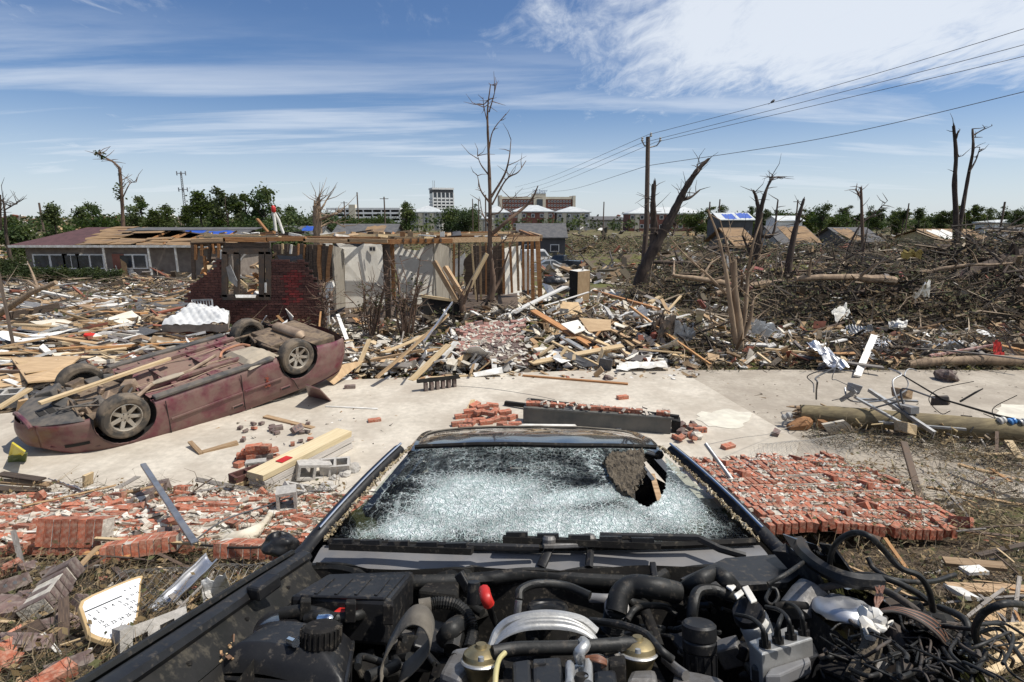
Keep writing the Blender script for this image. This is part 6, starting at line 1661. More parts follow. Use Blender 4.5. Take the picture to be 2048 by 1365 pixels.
def bank_twigs(name,label,region,n,seed,lift=.12,mask=None,L=(.08,.4),r=(.0015,.0045),leaf=.3,cols=BRT,z0=.01):
    rg=random.Random(seed);mb=MB();k=0
    while k<n:
        px,py=rg.uniform(*region[:2]),rg.uniform(*region[2:])
        if mask and not inpoly(px,py,mask):k+=.3;continue
        k+=1
        x,y=gp(px,py);z=land(x,y)+z0+rg.random()**1.5*lift;l=rg.uniform(*L);a=rg.uniform(0,2*pi);el=rg.gauss(.1,.4)
        d=Vector((cos(a)*cos(el),sin(a)*cos(el),sin(el)));w=d.orthogonal().normalized()*l*rg.uniform(-.25,.25);p=Vector((x,y,z));r0=rg.uniform(*r)
        c=rg.choice(cols);v=rg.uniform(.6,1.3)
        mb.tube([p,p+d*l*.5+w,p+d*l],[r0,r0*.8,r0*.3],3,0,(c[0]*v,c[1]*v,c[2]*v),cap=False)
        if rg.random()<leaf:
            e=p+d*l*rg.random();u=Vector((rg.gauss(0,1),rg.gauss(0,1),rg.gauss(0,.6))).normalized();q=u.orthogonal().normalized();s_=rg.uniform(.012,.035);c=rg.choice(((.16,.11,.05),(.22,.16,.08),(.10,.10,.04),(.28,.20,.11)))
            mb.add([e-u*s_,e+q*s_*.5,e+u*s_,e-q*s_*.5],[(0,1,2,3)],0,c)
    o=mb.build(name,M['twig']);tag(o,label,'twigs',kind='stuff')
bank_twigs('bank_twigs','mat of dry twigs and weeds on the bank at lower left',(-400,640,1105,1420),8600,1,.09,None,(.06,.32),(.0012,.004),.9)
bank_twigs('bank_twigs','dry twigs and straw on the bank at right',(1480,2520,1060,1420),7200,2,.07,None,(.06,.32),(.0012,.004),.8)
bank_twigs('bank_twigs','straw and twigs matted on the fallen brick panel',(1490,2060,930,1100),1900,3,.08,[(1500,985),(1700,950),(1880,935),(2060,900),(2060,1110),(1560,1100)],(.06,.3),(.0012,.004),.5,BRT+[(.45,.36,.22),(.38,.30,.18)]*2,.20)
bank_twigs('bank_twigs','twigs and shredded straw below the fallen pole',(1560,2060,850,960),2400,4,.14,[(1600,870),(1700,858),(2060,880),(2060,960),(1900,925),(1640,900)])
bank_twigs('bank_twigs','sparse straws on the fallen wall at left',(0,690,990,1105),1300,5,.10,None,(.06,.3),(.0012,.004),.6,BRT,.12)
bank_twigs('bank_twigs','dry grass along the driveway far edge',(1380,2048,690,745),1800,6,.12,None,(.15,.5),(.003,.008),.2)
bank_twigs('grass','ragged green-brown grass right of the rubble pile',(1340,1680,620,715),2600,7,.10,None,(.1,.3),(.004,.009),.0,[(.16,.16,.05),(.11,.125,.035),(.20,.18,.07),(.24,.2,.1)])
bank_twigs('grass','green grass tufts showing in the left debris field',(80,400,660,700),900,8,.08,None,(.1,.25),(.004,.009),.0,[(.10,.14,.03),(.13,.16,.04)])
litter('bank_litter','brick bits, chips and scraps on the bank at lower left',(-30,560,1100,1400),340,(.02,.09),31,[(.30,.11,.07),(.16,.09,.07),(.5,.45,.38),(.4,.28,.16),(.08,.06,.05)],.05,.4,.5)
litter('bank_litter','splinters and gravel on the bank at right',(1850,2500,1090,1400),900,(.015,.07),32,[(.45,.32,.17),(.3,.25,.18),(.5,.45,.38),(.12,.09,.07),(.62,.58,.52)],.03,.3,.4)
for (a,b,w,m_,lab) in (((1888,1122,.14),(2010,1134,.14),.10,'wood','split tan board on the bank at right, topmost'),((1898,1176,.12),(2060,1182,.12),.10,'wood','long split tan board below the topmost one'),((1968,1262,.12),(2070,1258,.12),.09,'wood_pale','pale board end at the right edge'),
                         ((1900,1172,.12),(1945,1198,.12),.09,'white','white painted board stub on the bank at right'),((1928,1142,.12),(1968,1140,.12),.09,'white','small white foam slab on the bank'),((1990,1320,.10),(2060,1282,.10),.04,'wood_pale','thin yellow lath at the right edge'),
                         ((1970,1352,.10),(2060,1310,.10),.04,'wood_pale','second thin yellow lath near the corner'),((1955,1112,.1),(2070,1085,.15),.05,'wood_dark','dark stick lying at the right edge')):
    plank('timber_plank',lab,'plank',a,b,w,.025,M[m_])
def bank_scatter():
    r=random.Random(83)
    for (x0,x1,y0,y1,n,wh) in ((-60,420,1120,1350,26,'on the bank left of the black car'),(1700,2060,1090,1180,12,'on the bank beyond the torn cables'),(1930,2080,1180,1360,14,'at the right edge beside the torn cables'),(-20,600,985,1100,16,'over the fallen wall at lower left'),(1880,2070,890,1060,14,'beyond the fallen brick panel at right')):
        for k in range(n):
            px,py=r.uniform(x0,x1),r.uniform(y0,y1)
            if px>150 and px<700 and py>1110+(600-px)*.62:continue
            x,y=gp(px,py);tn,tm=r.choices(TONE_W,[2,2,3,4,3,1])[0];o=link('timber_plank',r.choice(PLANKS));s_=r.uniform(.14,.34);o.scale=(s_,s_*1.3,s_*1.3)
            o.location=(x,y,land(x,y)+.07+r.random()*.08+(.08 if py<1100 else 0));o.rotation_euler=(r.gauss(0,.25),r.gauss(0,.15),r.uniform(-pi,pi));o.material_slots[0].link='OBJECT';o.material_slots[0].material=tm
            lab='short splintered %s board %s' %(tn,wh);tag(o,lab,'plank',lab)
    for (x0,x1,y0,y1,n,wh) in ((-40,330,1130,1360,30,'in the twigs at lower left'),(1880,2060,940,1080,22,'right of the fallen brick panel')):
        for k in range(n):
            px,py=r.uniform(x0,x1),r.uniform(y0,y1)
            if px>120 and py>1140+(330-px)*.8:continue
            g=r.random()<.6;o=brick_at(px,py,r.uniform(-.01,.06),r.uniform(0,3),'%s brick lying %s' %('dark' if g else 'red',wh),'%s bricks %s' %('dark' if g else 'red',wh),BRKG if g else BRK,r.gauss(0,.3),r.gauss(0,.3));o.scale=(r.uniform(.5,1),1,1)
bank_scatter()
# chain-link mesh, sagging
def chain_link(label,pts,nu,nv,sag,seed,r=.0016):
    P=[on(*p) for p in pts];c=P[0];mb=MB();cell=[]
    def S(u,v):
        q=P[0].lerp(P[1],u).lerp(P[3].lerp(P[2],u),v);return q-c+Vector((0,0,sag*mnoise.noise(Vector((u*2.5+seed,v*2.5,1)))+.02))+Vector((mnoise.noise(Vector((u*4,v*4,seed))),mnoise.noise(Vector((u*4,v*4,seed+5))),0))*.04
    for i in range(nu+nv):
        for sgn in (0,1):
            L=[]
            for k in range(max(nu,nv)*2+1):
                u=(i-k/2+(0))/nu if sgn else (i-nv+k/2)/nu;v=k/2/nv
                if-1e-6<=u<=1+1e-6 and v<=1+1e-6:L.append(S(u,v))
            if len(L)>1:mb.tube(L,r,4,cap=False)
    o=mb.build('chain_link_mesh',M['chain']);o.location=c;tag(o,label,'fence','fallen chain-link fence mesh')
chain_link('chain-link mesh lying over twigs below the brick row at left',[(190,1240,.10),(560,1170,.12),(560,1122,.16),(250,1130,.14)],20,8,.12,1,.0012)
chain_link('chain-link mesh curling on the slab behind the fallen brick panel',[(1446,945,.06),(1690,925,.10),(1740,862,.15),(1545,880,.06)],24,12,.16,2)
chain_link('torn chain-link mesh standing beyond the brick panel at right',[(1898,980,.1),(2050,1005,.1),(2050,950,.4),(1900,940,.35)],18,7,.16,3)
cable('fence_wire','thin top wire of the fallen fence on the slab',[on(1412,890,.5),on(1480,876,.3),on(1540,868,.12),on(1590,850,.1)],.003,M['chain'])

# ---------------------------------------------------------------- the utility pole that came down
def fallen_pole():
    a,b=on(1600,826,.20),on(2120,872,.20);t=thing('fallen_pole','fallen treated utility pole with splintered end and line hardware','pole',(a.x,a.y,land(a.x,a.y)));o=t.location
    d=(b-a).normalized();up=Vector((0,0,1));s_=d.cross(up).normalized()
    W=lambda l,x=0,z=0:a-o+d*l+s_*x+up*z
    MB().tube([W(0),W(.5),W(2),W(4),(b-o)],[.13,.15,.16,.17,.175],18).build('shaft',M['pole_wood'],t,smooth=True)
    sp=MB();r=random.Random(4)
    for k in range(16):
        an=r.uniform(0,2*pi);q=W(0,cos(an)*.09,sin(an)*.09);sp.tube([q+d*.1,q-d*r.uniform(.05,.22)],[.035,.008],5)
    sp.build('splintered_end',M['wood'],t)
    sp=MB();sp.tube([W(.1,.08,-.1),W(.0,.2,-.13),W(-.2,.32,-.15)],[.10,.12,.05],9);sp.tube([W(.25,.1,-.1),W(.5,.28,-.14)],[.09,.04],8);sp.build('split_slab',M['wood_orange'],t)
    MB().lathe([(.03,0),(.05,.02),(.05,.05),(.03,.06),(.06,.1),(.05,.14),(.02,.16)],Matrix.Translation(W(-.28,.2,-.05))@ Matrix.Rotation(1.2,4,'Y'),12).build('insulator',M['b_grey'],t)
    # galvanised crossarm and braces
    for (p,q,w,h) in ((W(1.05,-.50,.32),W(1.65,.45,.02),.055,.05),(W(.9,-.35,.2),W(1.7,-.42,.22),.06,.025),(W(.75,-.1,.30),W(1.25,.35,.1),.05,.03),(W(1.0,.28,.05),W(2.1,.25,.05),.04,.03),(W(.6,-.2,.2),W(.75,-.05,.42),.06,.06),(W(1.35,-.2,.18),W(1.5,.1,.22),.14,.1)):
        MB().bar(p,q,w,h).build('bracket',M['galv'],t)
    for (l,x,z,m_) in ((.75,-.15,.42,'galv'),(1.5,-.5,.3,'wood'),(2.0,-.45,.25,'steel_dark'),(1.3,.4,.05,'wood_pale')):
        MB().box(W(l,x,z),(.22,.16,.14),Euler((.3,.2,.5+l)).to_matrix(),jit=.02,rnd=r).build('fitting',M[m_],t,bevel=.01)
    for k in range(5):
        MB().lathe([(.02,0),(.055,.01),(.055,.035),(.03,.05),(.05,.065),(.045,.09),(.02,.1)],Matrix.Translation(W(2.55+.12*k,.06,.15))@ Matrix.Rotation(pi/2*.8,4,'Y'),12).build('insulator',(M['white'],M['blue_glass'],M['galv'],M['steel_dark'],M['galv'])[k],t,smooth=True)
    for k in range(9):
        c0=W(r.uniform(.2,2.6),r.uniform(-.5,.2),r.uniform(.1,.3));pts=[c0]
        for _ in range(4):pts.append(pts[-1]+Vector((r.uniform(-.25,.45),r.uniform(-.3,.3),r.uniform(-.18,.25))))
        for q in pts:
            q.z=max(q.z,land((q+o).x,(q+o).y)-o.z+.02)
        MB().tube(spline(pts,6),r.choice((.006,.009,.013)),6).build('wire',r.choice((M['wire'],M['galv'],M['black_and_shade'])),t,smooth=True)
    MB().tube([W(1.45,-.75,.6),W(2.0,-.35,.3),W(2.6,-.05,.2),W(2.95,.05,.17)],[.010,.014,.018,.018],7).build('black_arm',M['black_and_shade'],t)
    MB().tube([W(2.2,-.3,.3),W(2.4,-.35,.45),W(2.5,-.4,.5)],[.015,.015,.008],6).build('stub',M['black_and_shade'],t)
    sp=MB()
    for k in range(160):
        q=W(r.uniform(.4,2.4),r.uniform(-.55,.5),0);q.z=land(0,9)-o.z+r.uniform(.02,.25);e=Euler((r.gauss(0,.6),r.gauss(0,.6),r.uniform(0,6))).to_matrix()
        sp.box(q,(r.uniform(.03,.16),r.uniform(.008,.04),r.uniform(.006,.02)),e,0,r.choice([(.5,.38,.2),(.2,.15,.1),(.08,.07,.06),(.55,.52,.48),(.3,.2,.1)]))
    sp.build('splinters',M['debris'],t)['kind']='stuff'
    sheet('broken_panel','small pale concrete slab leaning on the fallen pole','panel',[(1646,850,.2),(1690,842,.25),(1714,862,.05),(1660,870,.03)],M['concrete'],.04)
M['blue_glass']=mat('blue_glaze',(.08,.25,.55),(.06,.2,.45),4,.25,0)
fallen_pole()

# ---------------------------------------------------------------- parked vehicles far behind
M['glass_car']=mat('car_glass',(.03,.035,.04),(.02,.025,.03),2,.08,0,spec=.7)
M['tyre']=mat('tyre_rubber',(.035,.033,.03),(.06,.05,.04),7,.85,.2,dirt=(.20,.155,.11),dirt_amt=.8,dirt_scale=4)
M['tyre_clean']=mat('black_rubber',(.022,.022,.022),(.035,.035,.035),7,.8,.2)
M['alloy']=mat('dusty_alloy',(.52,.49,.44),(.42,.39,.34),5,.4,.1,metal=.7,dirt=(.34,.28,.21),dirt_amt=.6,dirt_scale=6)
def loft(prof_at,n,k):
    mb=MB();vs=[]
    for i in range(n+1):
        vs.extend(prof_at(i/n))
    fs=[(i*k+j,i*k+(j+1) %k,(i+1)*k+(j+1) %k,(i+1)*k+j) for i in range(n) for j in range(k)]
    fs+=[tuple(range(k-1,-1,-1)),tuple(range(n*k,(n+1)*k))]
    mb.add(vs,fs);return mb
def side_car(name,label,cat,loc,yaw,L,W_,outline,wheels,glass,paint,wr=.32):
    """body extruded across its width from a side outline, tucked in above the belt"""
    t=thing(name,label,cat,loc,(0,0,yaw));mb=MB();n=len(outline)
    ht=max(z for x,z in outline);vs=[]
    for y,s_ in ((-.5,1),(-.47,1),(.47,1),(.5,1)):
        for x,z in outline:
            tuck=max(0,(z-.85))*.25
            yy=y*W_;yy-=(1 if y>0 else-1)*(tuck+(.0 if abs(y)<.48 else 0));vs.append((x,yy,z))
    fs=[(k*n+i,k*n+(i+1) %n,(k+1)*n+(i+1) %n,(k+1)*n+i) for k in range(3) for i in range(n)]
    fs+=[tuple(range(n)),tuple(range(4*n-1,3*n-1,-1))]
    mb.add(vs,[f[::-1] for f in fs]);mb.build('body',paint,t,bevel=.03)
    for g in glass:
        for sy in (-1,1):
            P=[Vector((x,sy*(W_/2-max(0,z-.85)*.25+.006),z)) for x,z in g];P=P if sy<0 else P[::-1]
            MB().poly(P,.01).build('window',M['glass_car'],t)
    for x in wheels:
        for sy in (-1,1):
            w=MB().lathe([(wr*.6,-.1),(wr*.95,-.1),(wr,-.07),(wr,.07),(wr*.95,.1),(wr*.6,.1)],Matrix.Translation((x,sy*(W_/2-.09),wr))@ Matrix.Rotation(pi/2,4,'X'),22).build('wheel',M['tyre_clean'],t)
            MB().lathe([(wr*.62,-.105),(wr*.62,.105)],Matrix.Translation((x,sy*(W_/2-.09),wr))@ Matrix.Rotation(pi/2,4,'X'),18).build('rim',M['alloy'],w)
    return t
M['silver_paint']=mat('silver_car_paint',(.45,.45,.44),(.4,.4,.39),3,.3,0,metal=.6,coat=.6)
M['black_paint_far']=mat('black_truck_paint',(.02,.02,.022),(.03,.03,.03),3,.3,0,coat=.5)
sp_=at(1100,534,74.0)
SED=[(-2.3,.35),(-2.35,.65),(-2.2,.88),(-1.5,.95),(-.7,1.38),(.5,1.42),(1.25,.98),(2.1,.82),(2.3,.6),(2.25,.3),(1.9,.28),(-1.9,.28)]
c=side_car('parked_car','silver sedan parked behind the ruin corner post','car',(sp_.x,74,base_z(0,74)),0.1,4.6,1.75,SED,(-1.4,1.4),[[(-1.4,.95),(-.7,1.32),(-.1,1.36),(-.1,.95)],[(0,.95),(0,1.36),(.5,1.36),(1.1,.97)]],M['silver_paint'])
for sy in (-1,1):MB().box((2.2,sy*.6,.68),(.12,.35,.14)).build('headlight',M['glass_far'],c)
TRK=[(-2.8,.55),(-2.8,1.05),(-.35,1.08),(-.25,1.75),(1.1,1.78),(1.65,1.15),(2.7,1.05),(2.8,.8),(2.75,.45),(2.4,.4),(-2.4,.4)]
tp_=at(1128,527,78.0)
c=side_car('pickup_truck','dark pickup truck parked beside the silver sedan','truck',(tp_.x,79,base_z(0,79)),2.75,5.6,1.95,TRK,(-1.8,1.8),[[(-.15,1.15),(-.12,1.65),(.45,1.68),(.45,1.15)],[(.55,1.15),(.55,1.68),(1.05,1.68),(1.45,1.17)]],M['black_paint_far'],.4)
MB().box((-2.83,0,.62),(.14,1.8,.2)).build('bumper',M['alloy'],c)
for sy in (-1,1):MB().box((-2.81,sy*.85,.95),(.05,.15,.3)).build('tail_light',M['red'],c)
vp_=at(1090,500,84.0)
c=side_car('parked_van','white van front just visible behind the corner post','van',(vp_.x-1.0,86,base_z(0,86)),.1,4.9,1.9,[(-2.4,.4),(-2.4,2.1),(1.0,2.15),(1.7,1.2),(2.4,1.0),(2.45,.4)],(-1.5,1.6),[[(.3,1.2),(.3,1.9),(.95,1.9),(1.45,1.22)]],M['b_white'],.35)

# ================================================================ THE OVERTURNED MAROON SEDAN
def lp(MX,x,y,zl):
    """local point on the thing's plane z = zl under a pixel"""
    inv=MX.inverted();o=inv@ Vector((0,0,H));d=inv.to_3x3()@ ray(x,y);t=(zl-o.z)/d.z
    return o+d*t
M['maroon']=mat('dusty_maroon_paint',(.13,.022,.036),(.09,.02,.03),3,.42,.04,coat=.25,dirt=(.19,.13,.10),dirt_amt=.72,dirt_scale=3.0,dthr=(.34,.62))
M['maroon_floor']=mat('maroon_floor_pan',(.15,.035,.05),(.11,.03,.04),4,.6,.2,fine=.25,dirt=(.20,.14,.105),dirt_amt=.85,dirt_scale=4.5,dthr=(.34,.58))
M['grime']=mat('underbody_grime',(.075,.055,.042),(.14,.10,.07),9,.9,.5,dirt=(.26,.19,.12),dirt_amt=.6,dirt_scale=6)
M['plastic_grey']=mat('dusty_black_plastic',(.045,.045,.047),(.07,.066,.06),5,.7,.1,dirt=(.2,.165,.13),dirt_amt=.5,dirt_scale=4)
M['tank']=mat('dusty_fuel_tank',(.34,.29,.22),(.24,.20,.15),4,.8,.2,dirt=(.42,.35,.26),dirt_amt=.6)
M['exhaust']=mat('muffler_steel',(.36,.27,.19),(.24,.17,.12),5,.6,.1,metal=.4)
CARQ=Matrix.Translation((-5.30,9.20,.72))@ Euler((radians(-7.5),radians(6.8),radians(233))).to_matrix().to_4x4()
def overturned():
    t=thing('overturned_car','dusty maroon sedan lying upside down on its crushed roof','car');t.matrix_world=CARQ
    zz=lambda h:.31-h
    def w(x):
        if x>1.3:u=(x-1.3)/.98;return .9*(1-u**2.6*.60)
        if x<-1.5:u=(-1.5-x)/1.05;return .9*(1-u**3*.30)
        return .9
    def hb(x):return .20 if-1.6<x<1.7 else (.20+.05*(x-1.7)/.7 if x>0 else .20+.16*(-1.6-x)/.95)
    def interp(x,P):
        for (a,b),(c,d) in zip(P,P[1:]):
            if a<=x<=c:return b+(d-b)*(x-a)/(c-a)
        return P[0][1] if x<P[0][0] else P[-1][1]
    def ht(x):return interp(x,[(-2.55,.72),(-2.35,.92),(-1.6,.95),(.7,.92),(1.3,.83),(2.0,.70),(2.28,.58)])
    RA=.385
    def side(sy,nm):
        mb=MB();nx,nh=190,26;idx={};vs=[];inside={}
        for i in range(nx+1):
            x=-2.55+4.83*i/nx
            for j in range(nh+1):
                v=j/nh;h=hb(x)+(ht(x)-hb(x))*v
                prof=interp(v,[(0,.90),(.06,.955),(.2,.985),(.5,1.0),(.8,.98),(1,.93)])
                X,Hh=x,h;ins=False
                for wx in (1.38,-1.38):
                    dx,dh=X-wx,Hh-.31;d_=sqrt(dx*dx+dh*dh)
                    if d_<RA and Hh>-1:
                        ins=True;k=RA/max(d_,1e-4);X=wx+dx*k;Hh=.31+dh*k
                y=sy*w(x)*prof
                dent=.018*mnoise.noise(Vector((x*2.2,h*3,sy*4)))
                vs.append((X,y-sy*abs(dent),zz(Hh)));inside[(i,j)]=ins
        fs=[]
        for i in range(nx):
            for j in range(nh):
                c4=[(i,j),(i+1,j),(i+1,j+1),(i,j+1)]
                if all(inside[c] for c in c4):continue
                f=[a*(nh+1)+b for a,b in c4]
                fs.append(f if sy>0 else f[::-1])
        # drop degenerate bits below the sill inside the arch
        fs=[f for f in fs if max(vs[k][2] for k in f)<zz(.155)]
        mb.add(vs,fs);o=mb.build(nm,M['maroon'],t,smooth=True,sharp=50);o.modifiers.new('thickness','SOLIDIFY').thickness=.012
        return o
    near=side(1,'body_side');side(-1,'body_side')
    # nose and tail closing skins
    for x0,nm in ((2.28,'bumper'),(-2.55,'bumper')):
        def fn(u,v):
            y=(u*2-1)*w(x0)*interp(v,[(0,.90),(.06,.955),(.2,.985),(.5,1.0),(.8,.98),(1,.93)]);bul=.10*(1-(u*2-1)**2);h=hb(x0)+(ht(x0)-hb(x0))*v
            return Vector((x0+(bul*(1+.4*sin(pi*v)))*(1 if x0>0 else-1),y,zz(h)))
        MB().grid(24,10,fn).build(nm,M['maroon'],t,smooth=True)
    # bonnet and boot lid (facing the ground)
    MB().grid(16,14,lambda u,v:Vector((.75+1.53*u,(v*2-1)*w(.75+1.53*u)*.92,zz(ht(.75+1.53*u))-.05*(1-(v*2-1)**2)*.6))).build('bonnet',M['maroon'],t,smooth=True)
    MB().grid(12,14,lambda u,v:Vector((-2.54+1.0*u,(v*2-1)*w(-2.54+u)*.92,zz(ht(-2.54+u))-.03))).build('boot_lid',M['maroon'],t,smooth=True)
    # crushed roof and bent pillars resting on the slab
    R=CARQ.to_3x3();lz=CARQ.translation.z
    gz=lambda x,y:(.06-lz-R[2][0]*x-R[2][1]*y)/R[2][2]
    def roof(u,v):
        x=.55-1.9*u;y=(v*2-1)*.62;z=min(gz(x,y)+.04*abs(mnoise.noise(Vector((x*3,y*3,0)))),zz(.97))
        return Vector((x,y,z))
    MB().grid(16,12,roof).build('roof',M['maroon'],t)
    for sy in (-1,1):
        for x0,x1 in ((.8,.5),(-.35,-.35),(-1.55,-1.3)):
            a=Vector((x0,sy*.82,zz(.92)));b=roof((.55-x1)/1.9,.5+sy*.48);MB().tube([a,a.lerp(b,.5)+Vector((.05,sy*.06,0)),b],.04,6).build('pillar',M['plastic_grey'],t)
    MB().box((-.3,0,zz(.80)),(2.3,1.5,.03)).build('cabin_liner',M['black_and_shade'],t)
    # sill strips
    for sy in (1,-1):
        MB().bar((-.93,sy*.80,zz(.185)),(.97,sy*.80,zz(.185)),.13,.05).build('sill_strip',M['plastic_grey'],t,bevel=.012)
    # floor pan with pressed ribs and tunnel
    def floor(u,v):
        x=1.0-1.95*u;y=(v*2-1)*.74;z=zz(.215)
        rib=.014*(1 if (abs(y)*9) %1>.45 else 0);tun=-.09*math.exp(-(y/.13)**2)
        return Vector((x,y,z+rib+tun+.012*mnoise.noise(Vector((x*4,y*5,1)))))
    MB().grid(40,70,floor).build('floor_pan',M['maroon_floor'],t,smooth=True,sharp=30)
    for y in (-.42,.42):MB().bar((1.0,y,zz(.17)),(-.95,y*1.1,zz(.17)),.09,.06).build('frame_rail',M['maroon_floor'],t,bevel=.01)
    for x in (.55,-.1,-.6):MB().box((x,0,zz(.195)),(.07,1.36,.025)).build('cross_member',M['maroon_floor'],t)
    MB().tube([lp(CARQ,268,800,.16),lp(CARQ,300,772,.17),lp(CARQ,330,760,.18),lp(CARQ,380,742,.17),lp(CARQ,430,712,.17)],[.03,.03,.03,.03,.03],8).build('exhaust_pipe',M['exhaust'],t,smooth=True)
    MB().tube([lp(CARQ,305,768,.185),lp(CARQ,318,763,.19),lp(CARQ,352,752,.19),lp(CARQ,366,747,.185)],[.03,.055,.055,.03],10,flat=.7).build('catalyst',M['tank'],t,smooth=True)
    for y0,dy in ((.24,.02),(.28,.02),(-.26,-.03),(.55,.04)):
        MB().tube(spline([Vector((.98,y0,zz(.185))),Vector((.4,y0+dy,zz(.18))),Vector((-.2,y0-dy,zz(.182))),Vector((-.9,y0+dy*2,zz(.185)))],6),.007,5).build('fuel_line',M['exhaust'],t,smooth=True)
    for k in range(16):
        rx,ry=-.85+1.75*((k*7) %16)/15,(-.62+1.24*((k*5) %16)/15);MB().lathe([(0,.006),(.022,.006),(.026,0)],Matrix.Translation((rx,ry,zz(.2))),10).build('floor_plug',M['black_and_shade'],t)
    for k in range(7):MB().box((.8-.27*k,.62*(1 if k %2 else-1),zz(.196)),(.16,.2,.02)).build('pressed_pad',M['maroon_floor'],t,bevel=.008)
    # fuel tank, rear axle, muffler
    P=[lp(CARQ,445,708,.13),lp(CARQ,500,738,.13),lp(CARQ,560,708,.13),lp(CARQ,505,694,.13)]
    MB().grid(16,12,lambda u,v:P[0].lerp(P[1],u).lerp(P[3].lerp(P[2],u),v)+Vector((0,0,.10*min(1,6*min(u,1-u,v,1-v))-.04+.012*(sin(u*14)>.6)))).build('fuel_tank',M['tank'],t,smooth=True)
    MB().tube(spline([lp(CARQ,440,716,.17),lp(CARQ,447,702,.19),lp(CARQ,480,690,.2),lp(CARQ,500,692,.18)],5),.022,7).build('filler_hose',mat('copper_hose',(.42,.2,.11),(.3,.14,.08),4,.6,.1),t,smooth=True)
    MB().box((-1.85,0,zz(.30)),(.95,1.3,.16)).build('boot_floor',M['grime'],t,bevel=.03)
    MB().tube([(-1.75,-.45,zz(.20)),(-1.78,-.40,zz(.16)),(-1.82,.30,zz(.16)),(-1.84,.36,zz(.2))],[.05,.115,.115,.05],14,flat=.75).build('muffler',M['exhaust'],t,smooth=True)
    for sy in (-1,1):
        for (a,b,r_) in (((-1.38,sy*.72,.0),(-1.15,sy*.1,zz(.2)),.025),((-1.38,sy*.72,.02),(-1.55,sy*.1,zz(.18)),.022),((-1.38,sy*.68,.03),(-.95,sy*.5,zz(.2)),.02),((-1.38,sy*.62,-.05),(-1.38,sy*.55,-.4),.035)):
            MB().tube([a,b],r_,7).build('suspension_arm',M['grime'],t)
    MB().tube([(-1.38,-.7,.0),(-1.38,.7,.0)],.03,8).build('axle',M['grime'],t)
    MB().box((-1.38,0,zz(.25)),(.34,.6,.12)).build('subframe',M['grime'],t,bevel=.02)
    # engine side: subframe, gearbox lumps, arms, torn shields
    MB().box((1.45,0,zz(.34)),(1.0,1.25,.2)).build('engine_block',M['grime'],t,bevel=.05)
    r=random.Random(12)
    for i in range(26):
        x,y=r.uniform(.95,1.95),r.uniform(-.6,.6);s_=r.uniform(.05,.16)
        mb=MB();mb.box((x,y,zz(.22)+r.uniform(-.06,.05)),(s_*r.uniform(.8,2.2),s_*r.uniform(.6,1.4),s_),Euler((r.gauss(0,.4),r.gauss(0,.4),r.uniform(0,3))).to_matrix(),jit=.02,rnd=r);mb.build('engine_lump',r.choice((M['grime'],M['plastic_grey'],M['grime'],M['exhaust'])),t,bevel=.015)
    for i in range(9):
        a=Vector((r.uniform(.95,2.0),r.uniform(-.6,.6),zz(.17)));MB().tube(spline([a,a+Vector((r.uniform(-.2,.2),r.uniform(-.2,.2),.05)),a+Vector((r.uniform(-.4,.4),r.uniform(-.4,.4),0))],5),.014,6).build('hose',r.choice((M['plastic_grey'],M['grime'])),t,smooth=True)
    for sy in (-1,1):
        MB().tube([(1.38,sy*.72,.0),(1.25,sy*.3,zz(.22))],.035,8).build('suspension_arm',M['grime'],t);MB().tube([(1.38,sy*.70,.04),(1.62,sy*.3,zz(.2))],.025,8).build('suspension_arm',M['grime'],t)
        MB().box((1.38,sy*.64,.0),(.14,.1,.2)).build('knuckle',M['grime'],t,bevel=.02)
        MB().tube([(1.38,sy*.6,0),(1.4,sy*.15,zz(.28))],.022,8).build('drive_shaft',M['plastic_grey'],t)
    # splash shield under the nose with its six square vents
    def shield(u,v):
        x=1.82+.47*u;y=(v*2-1)*(w(x)*.93);return Vector((x,y,zz(.20)+.015-.045*u**3-.03*abs(v*2-1)**4))
    sh=MB().grid(16,26,shield).build('splash_shield',M['plastic_grey'],t,smooth=True)
    for i in range(2):
        for j in range(3):
            p=shield(.42+.22*i,.55+.055*j)+Vector((0,0,.004));MB().box(p,(.085,.065,.004)).build('vent',M['black_and_shade'],sh)
    MB().tube([shield(1,k/24)+Vector((.02,0,-.02)) for k in range(25)],.035,8).build('chin_lip',M['maroon'],t,smooth=True)
    # trim on the near side
    for sy in (1,-1):
        for a,b in ((.84,-.28),(-.32,-1.0)):MB().bar((a,sy*.907,zz(.56)),(b,sy*.907,zz(.56)),.018,.035).build('side_moulding',M['maroon'],t,bevel=.006)
        for x in (.86,-.30):MB().bar((x,sy*.898,zz(.25)),(x+.01,sy*.885,zz(.88)),.010,.010).build('door_gap',M['black_and_shade'],t)
        MB().tube([(-1.0,sy*.898,zz(.3)),(-1.06,sy*.9,zz(.5)),(-1.22,sy*.893,zz(.7)),(-1.30,sy*.88,zz(.9))],.006,5).build('door_gap',M['black_and_shade'],t)
        for x in (-.08,-.95):
            hd=MB().bar((x,sy*.888,zz(.77)),(x-.2,sy*.888,zz(.77)),.02,.055).build('door_handle',M['maroon'],t,bevel=.01);MB().bar((x-.02,sy*.897,zz(.775)),(x-.18,sy*.897,zz(.775)),.006,.028).build('recess',M['black_and_shade'],hd)
        MB().grid(8,4,lambda u,v:Vector((1.84+.24*u,sy*(w(1.84+.24*u)*.995+.004),zz(.50+.045*v+.03*u)))).build('headlight',M['black_and_shade'],t)
        MB().tube([(1.75,sy*w(1.75)*.99,zz(.62)),(2.2,sy*w(2.2)*.985,zz(.56))],.012,5).build('bumper_crease',M['maroon'],t)
        # arch liners
        for wx in (1.38,-1.38):
            MB().grid(20,4,lambda u,v:Vector((wx+cos(pi*u*1.2-.1*pi)*(RA+.01),sy*(.87-.34*v),-sin(pi*u*1.2-.1*pi)*(RA+.01)))).build('arch_liner',M['black_and_shade'],t,smooth=True)
    stain=MB()
